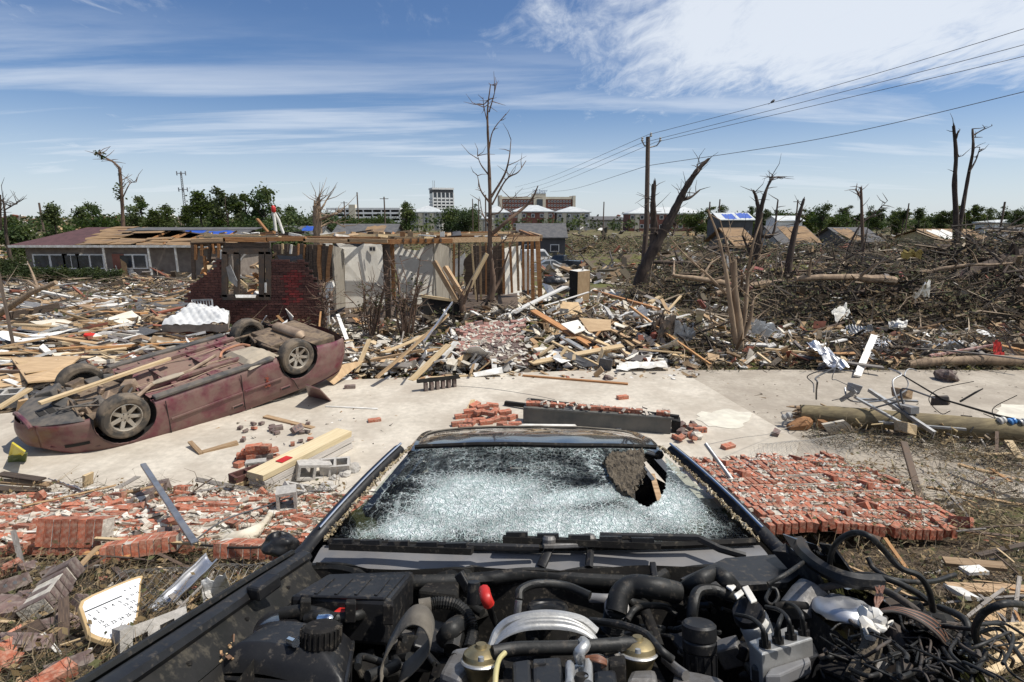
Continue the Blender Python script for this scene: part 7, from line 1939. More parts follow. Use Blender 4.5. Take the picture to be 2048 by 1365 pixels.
    for k in range(16):
        a=r.uniform(0,6.3);q=r.uniform(.0,.09);stain.box((-.72+cos(a)*q,.905,zz(.52)+sin(a)*q*1.4),(.03*r.uniform(.5,1.6),.003,.02*r.uniform(.4,2)),Euler((0,r.uniform(0,3),0)).to_matrix(),0)
    stain.build('rust_smear',M['red_rust'],t)
    # wheels
    def wheel(x,sy):
        mx=Matrix.Translation((x,sy*.78,0))@ Matrix.Rotation(-sy*pi/2,4,'X')  # local +z of the wheel points outwards
        wo=MB().lathe([(.205,-.10),(.23,-.112),(.285,-.112),(.308,-.098),(.318,-.07),(.318,.07),(.308,.098),(.285,.112),(.23,.112),(.205,.10)],mx,44)
        # open the inside of the lathe (no caps)
        wo.f=wo.f[:-2];wo.m=wo.m[:-2];wo.c=wo.c[:-2]
        tyre=wo.build('wheel',M['tyre'],t,smooth=True,sharp=25);tyre['label']='mud-caked wheel of the overturned car'
        rim=MB();rim.lathe([(.207,-.10),(.207,.10),(.195,.104),(.188,.085),(.175,-.06),(.19,-.1)],mx,40);rim.f=rim.f[:-2];rim.m=rim.m[:-2];rim.c=rim.c[:-2]
        ro=rim.build('rim',M['alloy'],tyre,smooth=True,sharp=30)
        sp=MB()
        for k in range(7):
            a=2*pi*k/7+.2;q=Matrix.Rotation(a,4,'Z')
            vs=[mx@ (q@ Vector(p)) for p in ((.05,-.032,.055),(.192,-.024,.08),(.192,.024,.08),(.05,.032,.055),(.05,-.032,.02),(.192,-.024,.05),(.192,.024,.05),(.05,.032,.02))]
            sp.add(vs,[(0,1,2,3),(7,6,5,4),(0,4,5,1),(1,5,6,2),(2,6,7,3),(3,7,4,0)])
        sp.lathe([(.0,.06),(.06,.06),(.07,.05),(.07,.01),(0,.01)],mx,24);sp.build('spokes',M['alloy'],tyre,bevel=.004)
        MB().lathe([(0,.064),(.028,.064),(.03,.055)],mx,16).build('hub_cap',M['alloy'],tyre)
        for k in range(5):
            a=2*pi*k/5;MB().lathe([(0,.066),(.009,.066),(.009,.05)],mx@ Matrix.Translation((cos(a)*.048,sin(a)*.048,0)),6).build('lug_nut',M['black_and_shade'],tyre)
        MB().lathe([(0,-.03),(.16,-.03),(.16,-.015),(0,-.015)],mx,28).build('brake_disc',M['grime'],tyre)
        MB().lathe([(0,-.07),(.185,-.06),(.186,-.055),(0,-.06)],mx,28).build('back_plate',M['black_and_shade'],tyre)
    for x in (1.38,-1.38):
        for sy in (1,-1):wheel(x,sy)
    return t
OVER=overturned()
a_,b_=CARQ@ lp(CARQ,80,810,.22),CARQ@ lp(CARQ,340,720,.22);R_,L_=frame(a_,b_)
o=MB().box((0,0,0),(L_,.085,.04),jit=.004,rnd=RD).build('timber_plank',M['wood_pale']);o.matrix_world=Matrix.Translation((a_+b_)/2+Vector((0,0,.02)))@ R_.to_4x4()
tag(o,'long pale plank lying along the underside of the overturned car','plank')
plank('timber_plank','pale short boards under the nose of the overturned car','plank',(-5,818,.1),(60,778,.25),.10,.04,M['wood_pale'])
plank('timber_plank','upright pale board by the far front wheel','plank',(40,830,.1),(46,800,.4),.12,.03,M['ply'])
block('grey concrete block left of the overturned car',14,808,.1,(.2,0,.3),1.3)
sheet('car_panel','torn maroon door corner lying under the car tail','panel',[(618,792,.02),(612,768,.45),(640,778,.4),(664,803,.02)],M['maroon'],.02)

# ================================================================ THE BLACK CAR IN FRONT
PIT=radians(18)
FO=Vector((.11,1.87,2.037))  # middle of the scuttle below the windscreen
FM=Matrix.Translation(FO)@ Matrix.Rotation(-PIT,4,'X')  # local y to the car's tail, z up; nose raised on the bank
BASE=Vector((0,.8,-1.0))
FC=thing('wrecked_black_car','black car with smashed windscreen and bare engine bay, bonnet missing','car')
FC.matrix_world=FM@ Matrix.Translation(BASE)
def e(x,y,z):return lp(FM,x,y,z)
M['gloss']=mat('black_car_paint',(.010,.010,.012),(.014,.014,.016),3,.16,.03,coat=.9,dirt=(.07,.065,.06),dirt_amt=.10,dirt_scale=5)
M['satin']=mat('satin_black_plastic',(.011,.011,.012),(.018,.018,.019),6,.40,.10,spec=.3,dirt=(.13,.11,.085),dirt_amt=.4,dirt_scale=42,dthr=(.54,.66))
M['matte']=mat('grimy_black',(.009,.008,.008),(.016,.015,.013),9,.8,.3,spec=.2,dirt=(.15,.125,.095),dirt_amt=.4,dirt_scale=48,dthr=(.54,.66))
M['rubber']=mat('hose_rubber',(.010,.010,.010),(.017,.017,.016),9,.5,.2,spec=.3,dirt=(.12,.10,.08),dirt_amt=.4,dirt_scale=45,dthr=(.54,.66))
M['scuttle']=mat('grey_scuttle_plastic',(.17,.17,.175),(.13,.13,.135),4,.5,.05,dirt=(.20,.18,.16),dirt_amt=.35,dirt_scale=6)
M['alu']=mat('cast_aluminium',(.58,.58,.57),(.44,.44,.43),8,.42,.25,metal=.75,dirt=(.16,.14,.11),dirt_amt=.3,dirt_scale=9)
M['alu_dull']=mat('dull_casting',(.30,.29,.28),(.2,.19,.18),9,.5,.3,metal=.7,dirt=(.07,.06,.05),dirt_amt=.55,dirt_scale=10)
M['brass']=mat('gold_zinc',(.42,.34,.18),(.32,.25,.13),7,.35,.1,metal=.85,dirt=(.1,.08,.06),dirt_amt=.35,dirt_scale=12)
M['belt']=mat('dirty_strap',(.17,.15,.12),(.11,.095,.075),14,.9,.3)
M['chrome']=mat('bright_trim',(.75,.76,.78),(.65,.66,.68),4,.18,0,metal=1.0)
M['loom']=mat('wire_loom',(.06,.05,.045),(.03,.028,.025),12,.7,.2,dirt=(.2,.14,.09),dirt_amt=.4,dirt_scale=18)
M['copper']=mat('copper_wires',(.20,.085,.045),(.12,.05,.03),10,.5,.1)
M['mud']=mat('dried_mud',(.13,.105,.075),(.075,.06,.042),26,.97,.9,bdist=.03)
M['loom']=mat('wire_loom',(.035,.03,.027),(.02,.018,.016),12,.7,.2,dirt=(.15,.10,.065),dirt_amt=.3,dirt_scale=18)
M['seat']=mat('dark_seat_leather',(.03,.029,.028),(.045,.042,.04),6,.6,.2)
M['flange']=mat('dusty_flange',(.016,.015,.014),(.008,.008,.007),7,.75,.3,spec=.3,dirt=(.11,.095,.07),dirt_amt=.45,dirt_scale=24,dthr=(.5,.66))
def fp(name,mb,mt,parent=None,smooth=False,bevel=0,sharp=40,seg=2):
    o=mb.build(name,mt,parent or FC,smooth,bevel,sharp,seg)
    if parent is None:o.location=-BASE
    return o

# ---- windscreen surface
def WS(u,v):
    hw=.775+(.552-.775)*v;k=2*u-1
    x=-.002+k*hw
    y=-.075*(1-k*k)*(1-v*.5)+.515*v;z=.30*v+.020*(1-k*k)*v+.06*v*(1-v)
    dent=-.020*math.exp(-((u-.62)/.22)**2-((v-.75)/.25)**2)-.014*math.exp(-((u-.3)/.2)**2-((v-.4)/.3)**2)
    n=.004*mnoise.noise(Vector((u*14,v*8,3)))+.003*mnoise.noise(Vector((u*40,v*22,7)))
    if min(u,1-u,v,1-v)<.04:n*=.3
    return Vector((x,y,z+dent+n))
def wpx(u,v):return to_px(FM@ WS(u,v))
HOLE=[(1288,908),(1300,897),(1318,896),(1329,908),(1334,940),(1331,976),(1318,1000),(1296,1014),(1278,1008),(1266,996),(1268,978),(1284,968),(1287,940)]
MUD=[(1209,930),(1222,915),(1246,914),(1268,906),(1288,912),(1287,942),(1284,968),(1270,978),(1266,998),(1250,994),(1232,978),(1216,955)]
def windscreen():
    nu,nv=240,96;vs=[];fr=[];PX=[]
    for j in range(nv+1):
        for i in range(nu+1):
            u,v=i/nu,j/nv;p=WS(u,v);vs.append(p);x,y=to_px(FM@ p);PX.append((x,y))
            # how finely the glass has crazed: a pale sweep low and left, clear glass up top and at the corners
            s_=(u-.5)*2
            d1=math.exp(-((u-.30)/.26)**2-((v-.42)/.30)**2);d2=math.exp(-((u-.56)/.30)**2-((v-.16)/.20)**2);d3=math.exp(-((u-.86)/.14)**2-((v-.36)/.30)**2)
            d4=math.exp(-((u-.60)/.20)**2-((v-(.30+.35*(u-.3)))/.10)**2);d5=math.exp(-((u-.16)/.14)**2-((v-.14)/.16)**2)
            f=max(d1,d2*.9,d3*.85,d4*1.0,d5*.9)
            f*=1-.85*sstep(.60,.80,v) ;f=max(f,.22*sstep(.45,.7,v))
            cl=sstep(0,.10,v)*sstep(0,.045,u)*sstep(1,.93,u)
            cl*=1-.8*sstep(.62,.50,v)*sstep(.06,.16,v)*sstep(.05,-.05,u-(.07+.15*v)+.05*mnoise.noise(Vector((u*9,v*9,5))))
            fr.append(max(0.,min(1.,f*1.22*cl)))
    fs=[]
    for j in range(nv):
        for i in range(nu):
            a=j*(nu+1)+i;q=(a,a+1,a+nu+2,a+nu+1)
            cx=sum(PX[k][0] for k in q)/4;cy=sum(PX[k][1] for k in q)/4
            if inpoly(cx,cy,HOLE):continue
            fs.append(q)
    me=bpy.data.meshes.new('windscreen');me.from_pydata([tuple(v) for v in vs],[],fs)
    at_=me.attributes.new('craze','FLOAT','POINT');at_.data.foreach_set('value',fr)
    me.polygons.foreach_set('use_smooth',[True]*len(fs))
    m=bpy.data.materials.new('crazed_glass');m.use_nodes=True;t=NT(m.node_tree);t.n.clear()
    tc=t.new('ShaderNodeTexCoord').outputs['Object'];cr=t.new('ShaderNodeAttribute',attribute_name='craze').outputs['Fac']
    warp=t.new('ShaderNodeTexNoise',ins={0:tc,2:9.0,3:4}).outputs[1]
    co=t.new('ShaderNodeMixRGB',blend_type='ADD',ins={0:.05,1:tc,2:warp}).outputs[0]
    def vor(scale,w_,stretch):
        mp=t.new('ShaderNodeMapping',ins={0:co,3:stretch}).outputs[0]
        d=t.new('ShaderNodeTexVoronoi',feature='DISTANCE_TO_EDGE',ins={'Vector':mp,'Scale':scale,'Randomness':1.0}).outputs['Distance']
        return t.math('SUBTRACT',1.0,t.smooth(d,w_*.2,w_))
    c1=vor(26,.040,(1,1.7,1));c2=vor(46,.11,(1,1.4,1));c3=vor(130,.24,(1,1,1))
    n1=t.new('ShaderNodeTexNoise',ins={0:tc,2:7.0,3:7,4:.65}).outputs[0];n2=t.new('ShaderNodeTexNoise',ins={0:tc,2:60.0,3:4,4:.7}).outputs[0]
    dens=t.math('MULTIPLY',cr,t.math('ADD',.35,t.math('MULTIPLY',n1,1.3)))
    n3=t.new('ShaderNodeTexNoise',ins={0:tc,2:170.0,3:3,4:.8}).outputs[0]
    l1=t.math('MULTIPLY',c1,t.math('MULTIPLY',t.smooth(cr,.05,.3),t.smooth(n1,.42,.62)))
    sp_=t.math('MULTIPLY',t.smooth(n3,.56,.66),t.math('MULTIPLY',t.smooth(cr,.04,.22),t.smooth(n1,.36,.60)))
    l2=t.math('MULTIPLY',c2,t.smooth(dens,.10,.55));l3=t.math('MULTIPLY',c3,t.smooth(dens,.25,.8))
    pale=t.math('MULTIPLY',t.smooth(dens,.42,1.05),t.math('ADD',.48,t.math('MULTIPLY',n2,.8)))
    sx_=t.new('ShaderNodeSeparateXYZ',ins={0:tc}).outputs
    def rays(cx,cy,k,reach):
        ax=t.math('SUBTRACT',sx_[0],cx);ay=t.math('SUBTRACT',sx_[1],cy)
        an=t.math('ADD',t.math('MULTIPLY',t.math('ARCTAN2',ay,ax),k/6.2832),t.math('MULTIPLY',n1,6.5))
        d=t.math('ABSOLUTE',t.math('SUBTRACT',t.math('FRACT',an),.5));ds=t.math('SQRT',t.math('ADD',t.math('MULTIPLY',ax,ax),t.math('MULTIPLY',ay,ay)))
        wd=t.math('DIVIDE',.0026*k/6.2832,t.math('MAXIMUM',ds,.02));ln=t.math('LESS_THAN',d,wd)
        rg=t.math('LESS_THAN',t.math('ABSOLUTE',t.math('SUBTRACT',t.math('FRACT',t.math('ADD',t.math('MULTIPLY',ds,13.0),t.math('MULTIPLY',n1,3.0))),.5)),.05)
        return t.math('MULTIPLY',t.math('MAXIMUM',ln,t.math('MULTIPLY',rg,.7)),t.smooth(ds,reach,reach*.25))
    ry_=t.math('MULTIPLY',t.math('MAXIMUM',rays(.44,.34,34,.55),rays(-.34,.16,30,.55)),t.smooth(n1,.40,.56))
    l1=t.math('MAXIMUM',l1,ry_)
    f=t.math('MAXIMUM',t.math('MAXIMUM',t.math('MULTIPLY',l1,.8),t.math('MULTIPLY',l2,.75)),t.math('MULTIPLY',l3,.7))
    f=t.math('MAXIMUM',t.math('MAXIMUM',f,pale),t.math('MULTIPLY',sp_,.8));f=t.math('MINIMUM',f,.96)
    frost=t.new('ShaderNodeBsdfPrincipled',ins={'Base Color':t.mix(t.smooth(n2,.35,.65),(.54,.68,.65),(.88,.93,.92)),'Roughness':.35,'Specular IOR Level':.6})
    bp=t.new('ShaderNodeBump');bp.inputs['Strength'].default_value=.8;bp.inputs['Distance'].default_value=.01;t.l.new(t.math('ADD',c2,c3),bp.inputs['Height']);t.l.new(bp.outputs[0],frost.inputs['Normal'])
    clear=t.new('ShaderNodeBsdfTransparent',ins={0:(.62,.70,.68,1)});gl=t.new('ShaderNodeBsdfGlossy',ins={'Color':(1,1,1,1),'Roughness':.06});t.l.new(bp.outputs[0],gl.inputs['Normal'])
    fre=t.new('ShaderNodeFresnel',ins={0:1.42}).outputs[0]
    gm=t.new('ShaderNodeMixShader',ins={0:t.math('MULTIPLY',fre,.7),1:clear.outputs[0],2:gl.outputs[0]})
    mx=t.new('ShaderNodeMixShader',ins={0:f,1:gm.outputs[0],2:frost.outputs[0]})
    out=t.new('ShaderNodeOutputMaterial');t.l.new(mx.outputs[0],out.inputs[0])
    me.materials.append(m);o=link('windscreen',me,FC);o.location=-BASE;o['label']='crazed windscreen with a hole punched near the right top corner'
    # rim of turned-in splinters round the hole, and the mud stuck beside it
    mb=MB();vs2=[];keep=[]
    nu2,nv2=150,60
    def mud(u,v):
        return WS(u,v)+Vector((0,-.004,.012+.016*(.5+mnoise.noise(Vector((u*60,v*30,2)))+.5*mnoise.noise(Vector((u*140,v*70,5))))))
    mb.grid(nu2*2,nv2*2,mud,skip=lambda u,v:not inpoly(*wpx(u,v),MUD))
    md=mb.build('mud_cake',M['mud'],o)
    # remove unused verts
    import bmesh
    bm=bmesh.new();bm.from_mesh(md.data);bmesh.ops.delete(bm,geom=[v for v in bm.verts if not v.link_faces],context='VERTS');bm.to_mesh(md.data);bm.free()
    md.modifiers.new('thickness','SOLIDIFY').thickness=.02
windscreen()

# ---- pillars, roof, cabin, body
def strip(fn,n,w,h,name,mt,parent=None,bevel=0.0):
    mb=MB();P=[fn(i/n) for i in range(n+1)]
    for a,b in zip(P,P[1:]):mb.bar(a,b+(b-a)*.08,w,h)
    return fp(name,mb,mt,parent,False,bevel)
for sx in (-1,1):
    u=0 if sx<0 else 1
    def edge(v):return WS(u,v)
    P=[edge(i/12) for i in range(13)];P=[Vector((-sx*-.05+p.x,p.y-.0,p.z-.01)) for p in P]
    P=[Vector((p.x+sx*0.0,p.y,p.z)) for p in P]
    pil=fp('pillar',MB().tube([P[0]+Vector((sx*.03,-.16,-.03))]+[p+Vector((sx*.024,0,.004)) for p in P],[.036]+[.028]*13,10,flat=.8),M['satin'],None,True)
    tr=MB().tube([p+Vector((sx*.014,-.014,.032)) for p in P[1:]],.005,6);fp('bright_trim',tr,M['chrome'],pil,True)
    tr=MB()
    rr=random.Random(3+sx)
    for k in range(420):
        v=rr.random();q=P[int(v*11.99)].lerp(P[min(12,int(v*11.99)+1)],(v*11.99) %1)+Vector((-sx*rr.uniform(.026,.040),rr.uniform(-.02,.02),.018+rr.uniform(0,.006)));s_=rr.uniform(.0015,.006)
        tr.box(q,(s_,s_*rr.uniform(.5,5),s_*.6),Euler((rr.random()*3,rr.random()*3,0)).to_matrix(),0,rr.choice([(.45,.36,.22),(.35,.27,.15),(.6,.52,.38),(.2,.15,.1)]))
    fp('caught_straw',tr,M['debris'],pil)['kind']='stuff'
def roof(u,v):
    k=2*u-1;hw=.565+.045*sstep(0,.6,v);x=-.002+k*hw;y=.50-.035*(1-k*k)+1.28*v
    z=.300+.020*(1-k*k)+.042*sin(min(1,v*4.0)*pi/2)**.8-.05*max(0,v-.65)-.03*abs(k)**6
    z-=.016*math.exp(-((u-.53)/.09)**2-((v-.05)/.22)**2)+.010*math.exp(-((u-.72)/.16)**2-((v-.1)/.3)**2)
    return Vector((x,y,z+.003*mnoise.noise(Vector((u*9,v*9,4)))))
ro=fp('roof',MB().grid(60,40,roof),M['gloss'],None,True,sharp=0);sm=ro.modifiers.new('thickness','SOLIDIFY');sm.thickness=.025;sm.offset=-1
fp('header_strip',MB().tube([WS(i/30,1)+Vector((0,-.006,.004)) for i in range(31)],.012,6),M['matte'],ro,True)
fp('header_tan_edge',MB().tube([roof(i/30,.55)+Vector((0,0,.004)) for i in range(31)],.006,5),M['belt'],ro,True)
# rear glass, boot lid, doors, sills, wings, wheels
fp('rear_window',MB().grid(14,8,lambda u,v:Vector(((2*u-1)*(.60+.1*v),1.80+.5*v,.27-.27*v))),M['glass_car'],None,True)
fp('boot_lid',MB().grid(16,10,lambda u,v:Vector(((2*u-1)*.80,2.30+.85*v,-.01-.02*v-.03*(2*u-1)**4-.05*v**4))),M['gloss'],None,True)
fp('tail_panel',MB().grid(12,6,lambda u,v:Vector(((2*u-1)*.82,3.15+.07*sin(pi*v),-.08-.55*v))),M['gloss'],None,True)
for sx in (-1,1):
    def door(u,v):
        y=-.10+2.5*u;return Vector((sx*(.80+.11*sin(pi*min(1,.25+.8*v))-.02*u),y,-.01-.68*v))
    d=fp('door',MB().grid(24,10,door),M['gloss'],None,True);
    for uu in (.42,.86):fp('door_gap',MB().tube([door(uu,k/8)+Vector((sx*.004,0,0)) for k in range(9)],.004,4),M['black_and_shade'],d)
    fp('door_handle',MB().bar(door(.36,.2)+Vector((sx*.02,0,0)),door(.44,.2)+Vector((sx*.02,0,0)),.03,.03),M['gloss'],d)
    fp('rear_wing',MB().grid(12,8,lambda u,v:Vector((sx*(.84+.06*sin(pi*min(1,.2+.8*v))-.08*u**2),2.35+.82*u,-.02-(.45+.1*u)*v))),M['gloss'],None,True)
    for a,b in ((.55,1.05),(1.55,1.85)):fp('pillar',MB().bar(Vector((sx*.80,a+.1,-.02)),Vector((sx*.60,b,.27)),.05,.05),M['gloss'])
    fp('roof_rail',MB().tube([roof(0 if sx<0 else 1,k/10) for k in range(11)],.022,7),M['gloss'],ro,True)
    fp('sill',MB().bar(Vector((sx*.84,-.1,-.72)),Vector((sx*.84,1.95,-.72)),.1,.1),M['matte'])
    for yy in (-.62,2.28):
        mx=Matrix.Translation((sx*.80,yy,-.68))@ Matrix.Rotation(sx*pi/2,4,'Y')
        wo=fp('wheel',MB().lathe([(.2,-.1),(.30,-.11),(.32,-.07),(.32,.07),(.30,.11),(.2,.1)],mx,30),M['tyre_clean'],None,True,sharp=30)
        fp('rim',MB().lathe([(0,.06),(.18,.08),(.205,.105),(.205,-.1),(0,-.05)],mx,24),M['alloy'],wo,True,sharp=30)
fp('floor',MB().box((0,1.1,-.62),(1.5,2.6,.06)),M['black_and_shade'])
# dash, wheel, seats
fp('dashboard',MB().grid(20,8,lambda u,v:Vector(((2*u-1)*.70,.06+.34*v,-.045-.02*v-.16*sstep(.7,1,v)+.03*math.exp(-((u-.27)/.1)**2)))),M['seat'],None,True)
sw=fp('steering_wheel',MB().tube([Vector((-.36+.18*cos(a),.50-.18*sin(a)*.45,-.06+.18*sin(a)*.9)) for a in [2*pi*k/28 for k in range(29)]],.014,7,cap=False),M['rubber'],None,True)
fp('hub',MB().box((-.36,.5,-.06),(.14,.05,.12)),M['rubber'],sw)
for x in (-.36,.36):
    s_=fp('seat',MB().box((x,.95,-.38),(.5,.52,.16)),M['seat'],None,bevel=.05)
    fp('backrest',MB().box((x,1.22,-.08),(.48,.14,.58),Euler((-.25,0,0)).to_matrix()),M['seat'],s_,bevel=.05);fp('headrest',MB().box((x,1.32,.20),(.26,.09,.14)),M['seat'],s_,bevel=.03)
fp('rear_bench',MB().box((0,1.75,-.25),(1.3,.2,.6),Euler((-.25,0,0)).to_matrix()),M['seat'],None,bevel=.05)
# ---- scuttle, seals, firewall, bay
def SC(u,v):
    p=WS(u,0);x=p.x*1.035;f=.115+.02*sin(u*pi*5)*(1 if .1<u<.9 else .3)+(.035 if u<.35 else 0)*sstep(.02,.2,u)
    return Vector((x,p.y+.02-f*v,-.010-.035*v**1.5))
fp('scuttle_panel',MB().grid(70,8,SC),M['scuttle'],None,True)
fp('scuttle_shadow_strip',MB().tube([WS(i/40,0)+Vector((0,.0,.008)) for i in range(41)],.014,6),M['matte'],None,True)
fp('bonnet_seal',MB().tube([SC(i/60,1)+Vector((0,-.012,-.012+.012*sin(i*.4))) for i in range(61)],.018,8),M['rubber'],None,True)
def fw(u,v):
    p=SC(u,1);return Vector((p.x*.97,p.y-.03-.03*v+.012*mnoise.noise(Vector((u*12,v*4,2))),-.03-.42*v))
fp('firewall',MB().grid(40,10,fw),M['matte'],None,True)
fp('bay_floor',MB().box((0,-.75,-.47),(1.5,1.5,.04)),M['black_and_shade'])
for sx in (-1,1):fp('inner_wing',MB().grid(14,6,lambda u,v:Vector((sx*(.70-.06*v+.02*sin(u*7)),-.2-1.2*u,-.06-.4*v))),M['matte'],None,True)
fp('radiator_support',MB().box((0,-1.38,-.12),(1.55,.10,.10)),M['matte'],None,bevel=.02)
fp('front_bumper',MB().grid(24,8,lambda u,v:Vector(((2*u-1)*.88,-1.45-.14*(1-(2*u-1)**2)-.04*sin(pi*v),-.12-.5*v))),M['gloss'],None,True)
# left wing rail running to the lower left corner
Lr=[e(602,1110,-.01),e(520,1162,-.01),e(430,1222,-.005),e(330,1288,.0),e(208,1368,.0),e(90,1450,.0)]
S=spline(Lr,8)
lw=fp('front_wing',MB().grid(len(S)-1,8,lambda u,v:S[min(len(S)-1,int(u*(len(S)-1)+.5))]+Vector((-.03-.09*sin(pi/2*v),0,.0-.55*v**1.5))),M['gloss'],None,True)
fp('wing_rail',MB().tube([p+Vector((.012,0,-.005)) for p in S],.028,8,flat=.7),M['satin'],lw,True)
fp('rail_seal',MB().tube([p+Vector((-.03,0,.008)) for p in S],.010,6),M['rubber'],lw,True)
fp('inner_flange',MB().grid(len(S)-1,3,lambda u,v:S[min(len(S)-1,int(u*(len(S)-1)+.5))]+Vector((.03+.055*v,0,-.02-.05*v))),M['flange'],lw,True)
fp('inner_edge',MB().grid(len(S)-1,3,lambda u,v:S[min(len(S)-1,int(u*(len(S)-1)+.5))]+Vector((.085+.05*v,0,-.072-.1*v))),M['flange'],lw,True)
for k in (6,14,24,31):fp('bolt',MB().lathe([(0,.005),(.006,.005),(.007,0)],Matrix.Translation(S[k]+Vector((.055,0,-.042))),6),M['matte'],lw)
# hinge lump on the left rail
hg=fp('bonnet_hinge',MB().bar(e(505,1190,.0),e(550,1158,.02),.05,.04),M['satin'],None,bevel=.008);fp('hinge_bolt',MB().lathe([(0,.028),(.009,.028),(.012,0)],Matrix.Translation(e(530,1178,.0)),10),M['alu_dull'],hg)
# crushed left door mirror
mm=MB();mm.grid(36,20,lambda u,v:e(588,1092,.0)+Vector((-.06+.0,.02,0))+Vector((cos(2*pi*u)*sin(pi*v)*.06,sin(2*pi*u)*sin(pi*v)*.045,cos(pi*v)*.04))*(1+.35*mnoise.noise(Vector((cos(2*pi*u)*1.5,sin(2*pi*u)*1.5,v*4)))))
fp('door_mirror',mm,M['satin'],None,True,sharp=50)
# crumpled right wing
Rr=[e(1562,1092,.0),e(1620,1120,.0),e(1690,1170,-.02),e(1760,1215,-.03),e(1860,1280,-.04),e(1960,1370,-.05)]
S2=spline(Rr,8)
rw=fp('front_wing',MB().grid(len(S2)-1,10,lambda u,v:S2[min(len(S2)-1,int(u*(len(S2)-1)+.5))]+Vector((.02+.16*sin(pi*.7*v)+.05*mnoise.noise(Vector((u*6,v*6,3))),0,-.5*v**1.3+.06*mnoise.noise(Vector((u*7,v*5,9)))))),M['gloss'],None,False);rw['label']='crumpled right front wing'
for i,q in enumerate(([(1568,1068,.06),(1636,1092,.05),(1668,1120,.06),(1664,1160,-.05),(1622,1150,-.06),(1596,1110,.0)],[(1640,1085,.08),(1668,1090,.1),(1722,1165,.02),(1700,1172,-.03),(1662,1130,.0)],[(1545,1105,.03),(1572,1090,.05),(1640,1150,.03),(1660,1185,-.02),(1600,1160,-.03)])):
    P=[e(*k) for k in q];mb=MB();cen=sum(P,Vector())/len(P);n=len(P)
    vs=P+[cen+Vector((0,0,.03)),]+[p.lerp(cen,.5)+Vector((0,0,.02*(-1)**k)) for k,p in enumerate(P)]
    mb.add(vs,[(k,(k+1) %n,n+1+(k+1) %n,n+1+k) for k in range(n)]+[(n+1+k,n+1+(k+1) %n,n) for k in range(n)])
    o=fp('torn_wing_panel',mb,(M['gloss'],M['satin'],M['satin'])[i]);o.modifiers.new('thickness','SOLIDIFY').thickness=.006
P=[e(1360,1170,-.03),e(1450,1128,-.01),e(1560,1120,-.01),e(1600,1160,-.03),e(1575,1178,-.04),e(1400,1190,-.05)]
fp('right_scuttle_corner',MB().poly(P,.02),M['satin'])
fp('cowl_grab',MB().tube(spline([e(1600,1085,.03),e(1610,1110,.06),e(1650,1140,.04),e(1700,1160,.03),e(1760,1165,.02)],6),.022,7),M['satin'],None,True)

# ---- wipers
def wiper(name,pts,hw,blade):
    w=fp(name,MB().tube([e(*p) for p in pts],hw,7),M['satin'],None,True)
    fp('blade',MB().bar(e(*blade[0]),e(*blade[1]),.035,.02),M['matte'],w)
    mb=MB()
    a,b=e(*blade[0]),e(*blade[1])
    for k in range(5):mb.bar(a.lerp(b,k/5+.02)+Vector((0,0,.015)),a.lerp(b,k/5+.16)+Vector((0,0,.018)),.02,.016)
    fp('blade_bridge',mb,M['satin'],w)
wiper('wiper',[(1078,1096,.025),(980,1094,.03),(860,1090,.035)],.012,((662,1092,.02),(945,1102,.025)))
wiper('wiper',[(1490,1112,.0),(1440,1098,.02),(1395,1076,.045),(1300,1074,.05),(1200,1072,.05)],.013,((1006,1078,.045),(1320,1092,.03)))
lk=fp('wiper_linkage',MB().bar(e(1085,1092,.03),e(1190,1088,.03),.035,.016),M['alu_dull'],None,bevel=.004)
for (x,y) in ((1098,1090),(1178,1087)):fp('pivot',MB().lathe([(0,.03),(.018,.03),(.024,.02),(.024,0)],Matrix.Translation(e(x,y,.03)),14),M['alu_dull'],lk)
fp('link_leg',MB().tube([e(1100,1094,.02),e(1092,1112,.0),e(1082,1134,-.03)],.018,7,flat=.6),M['satin'],lk,True);fp('link_leg',MB().tube([e(1182,1092,.02),e(1180,1112,.0),e(1178,1136,-.03)],.014,7),M['satin'],lk,True)

# ---- engine bay contents
def box_px(name,top,z0,drop,mt,bevel=.01,parent=None):
    """solid from a top outline given in pixels at height z0, dropped straight down"""
    P=[e(x,y,z0) for x,y in top];mb=MB();n=Vector((0,0,0))
    for i in range(len(P)):n+=(P[i]-P[0]).cross(P[(i+1) %len(P)]-P[0])
    if n.z<0:P=P[::-1]
    mb.poly(P,drop,Vector((0,0,1)));return fp(name,mb,mt,parent,False,bevel)
def hose(name,pts,r,mt,parent=None,n=9,ribs=False):
    S=spline([e(*p) for p in pts],12 if ribs else 7);rr=r
    if ribs:rr=[r*(1.0 if k %2 else .80) for k in range(len(S))]
    return fp(name,MB().tube(S,rr,n),mt,parent,not ribs)
def can(name,x,y,z,prof,mt,parent=None,tilt=(0,0,0),n=28,sharp=35):
    return fp(name,MB().lathe(prof,Matrix.Translation(e(x,y,z))@ Euler(tilt).to_matrix().to_4x4(),n),mt,parent,True,sharp=sharp)
# filter / fuse box on the left with its sloping lid
bx=box_px('fuse_box',[(579,1191),(655,1147),(829,1141),(778,1202)],-.02,.12,M['satin'],.012)
box_px('lid_ridge',[(600,1190),(664,1152),(812,1147),(770,1196)],-.014,.01,M['satin'],.006,bx)
for k in range(4):box_px('lid_rib',[(628+40*k,1186+k),(664+37*k,1156),(670+37*k,1156),(634+40*k,1187+k)],-.0105,.004,M['satin'],.001,bx)
for (x,y) in ((600,1198),(690,1202),(765,1206)):box_px('lid_clip',[(x,y+6),(x+2,y-4),(x+22,y-4),(x+22,y+6)],-.016,.05,M['matte'],.003,bx)
box_px('red_terminal_cover',[(664,1224),(688,1206),(722,1204),(706,1222)],-.045,.03,M['red'],.006)
hose('battery_cable',[(612,1238,-.06),(640,1232,-.05),(680,1236,-.06),(720,1230,-.06),(760,1212,-.07)],.014,M['rubber'])
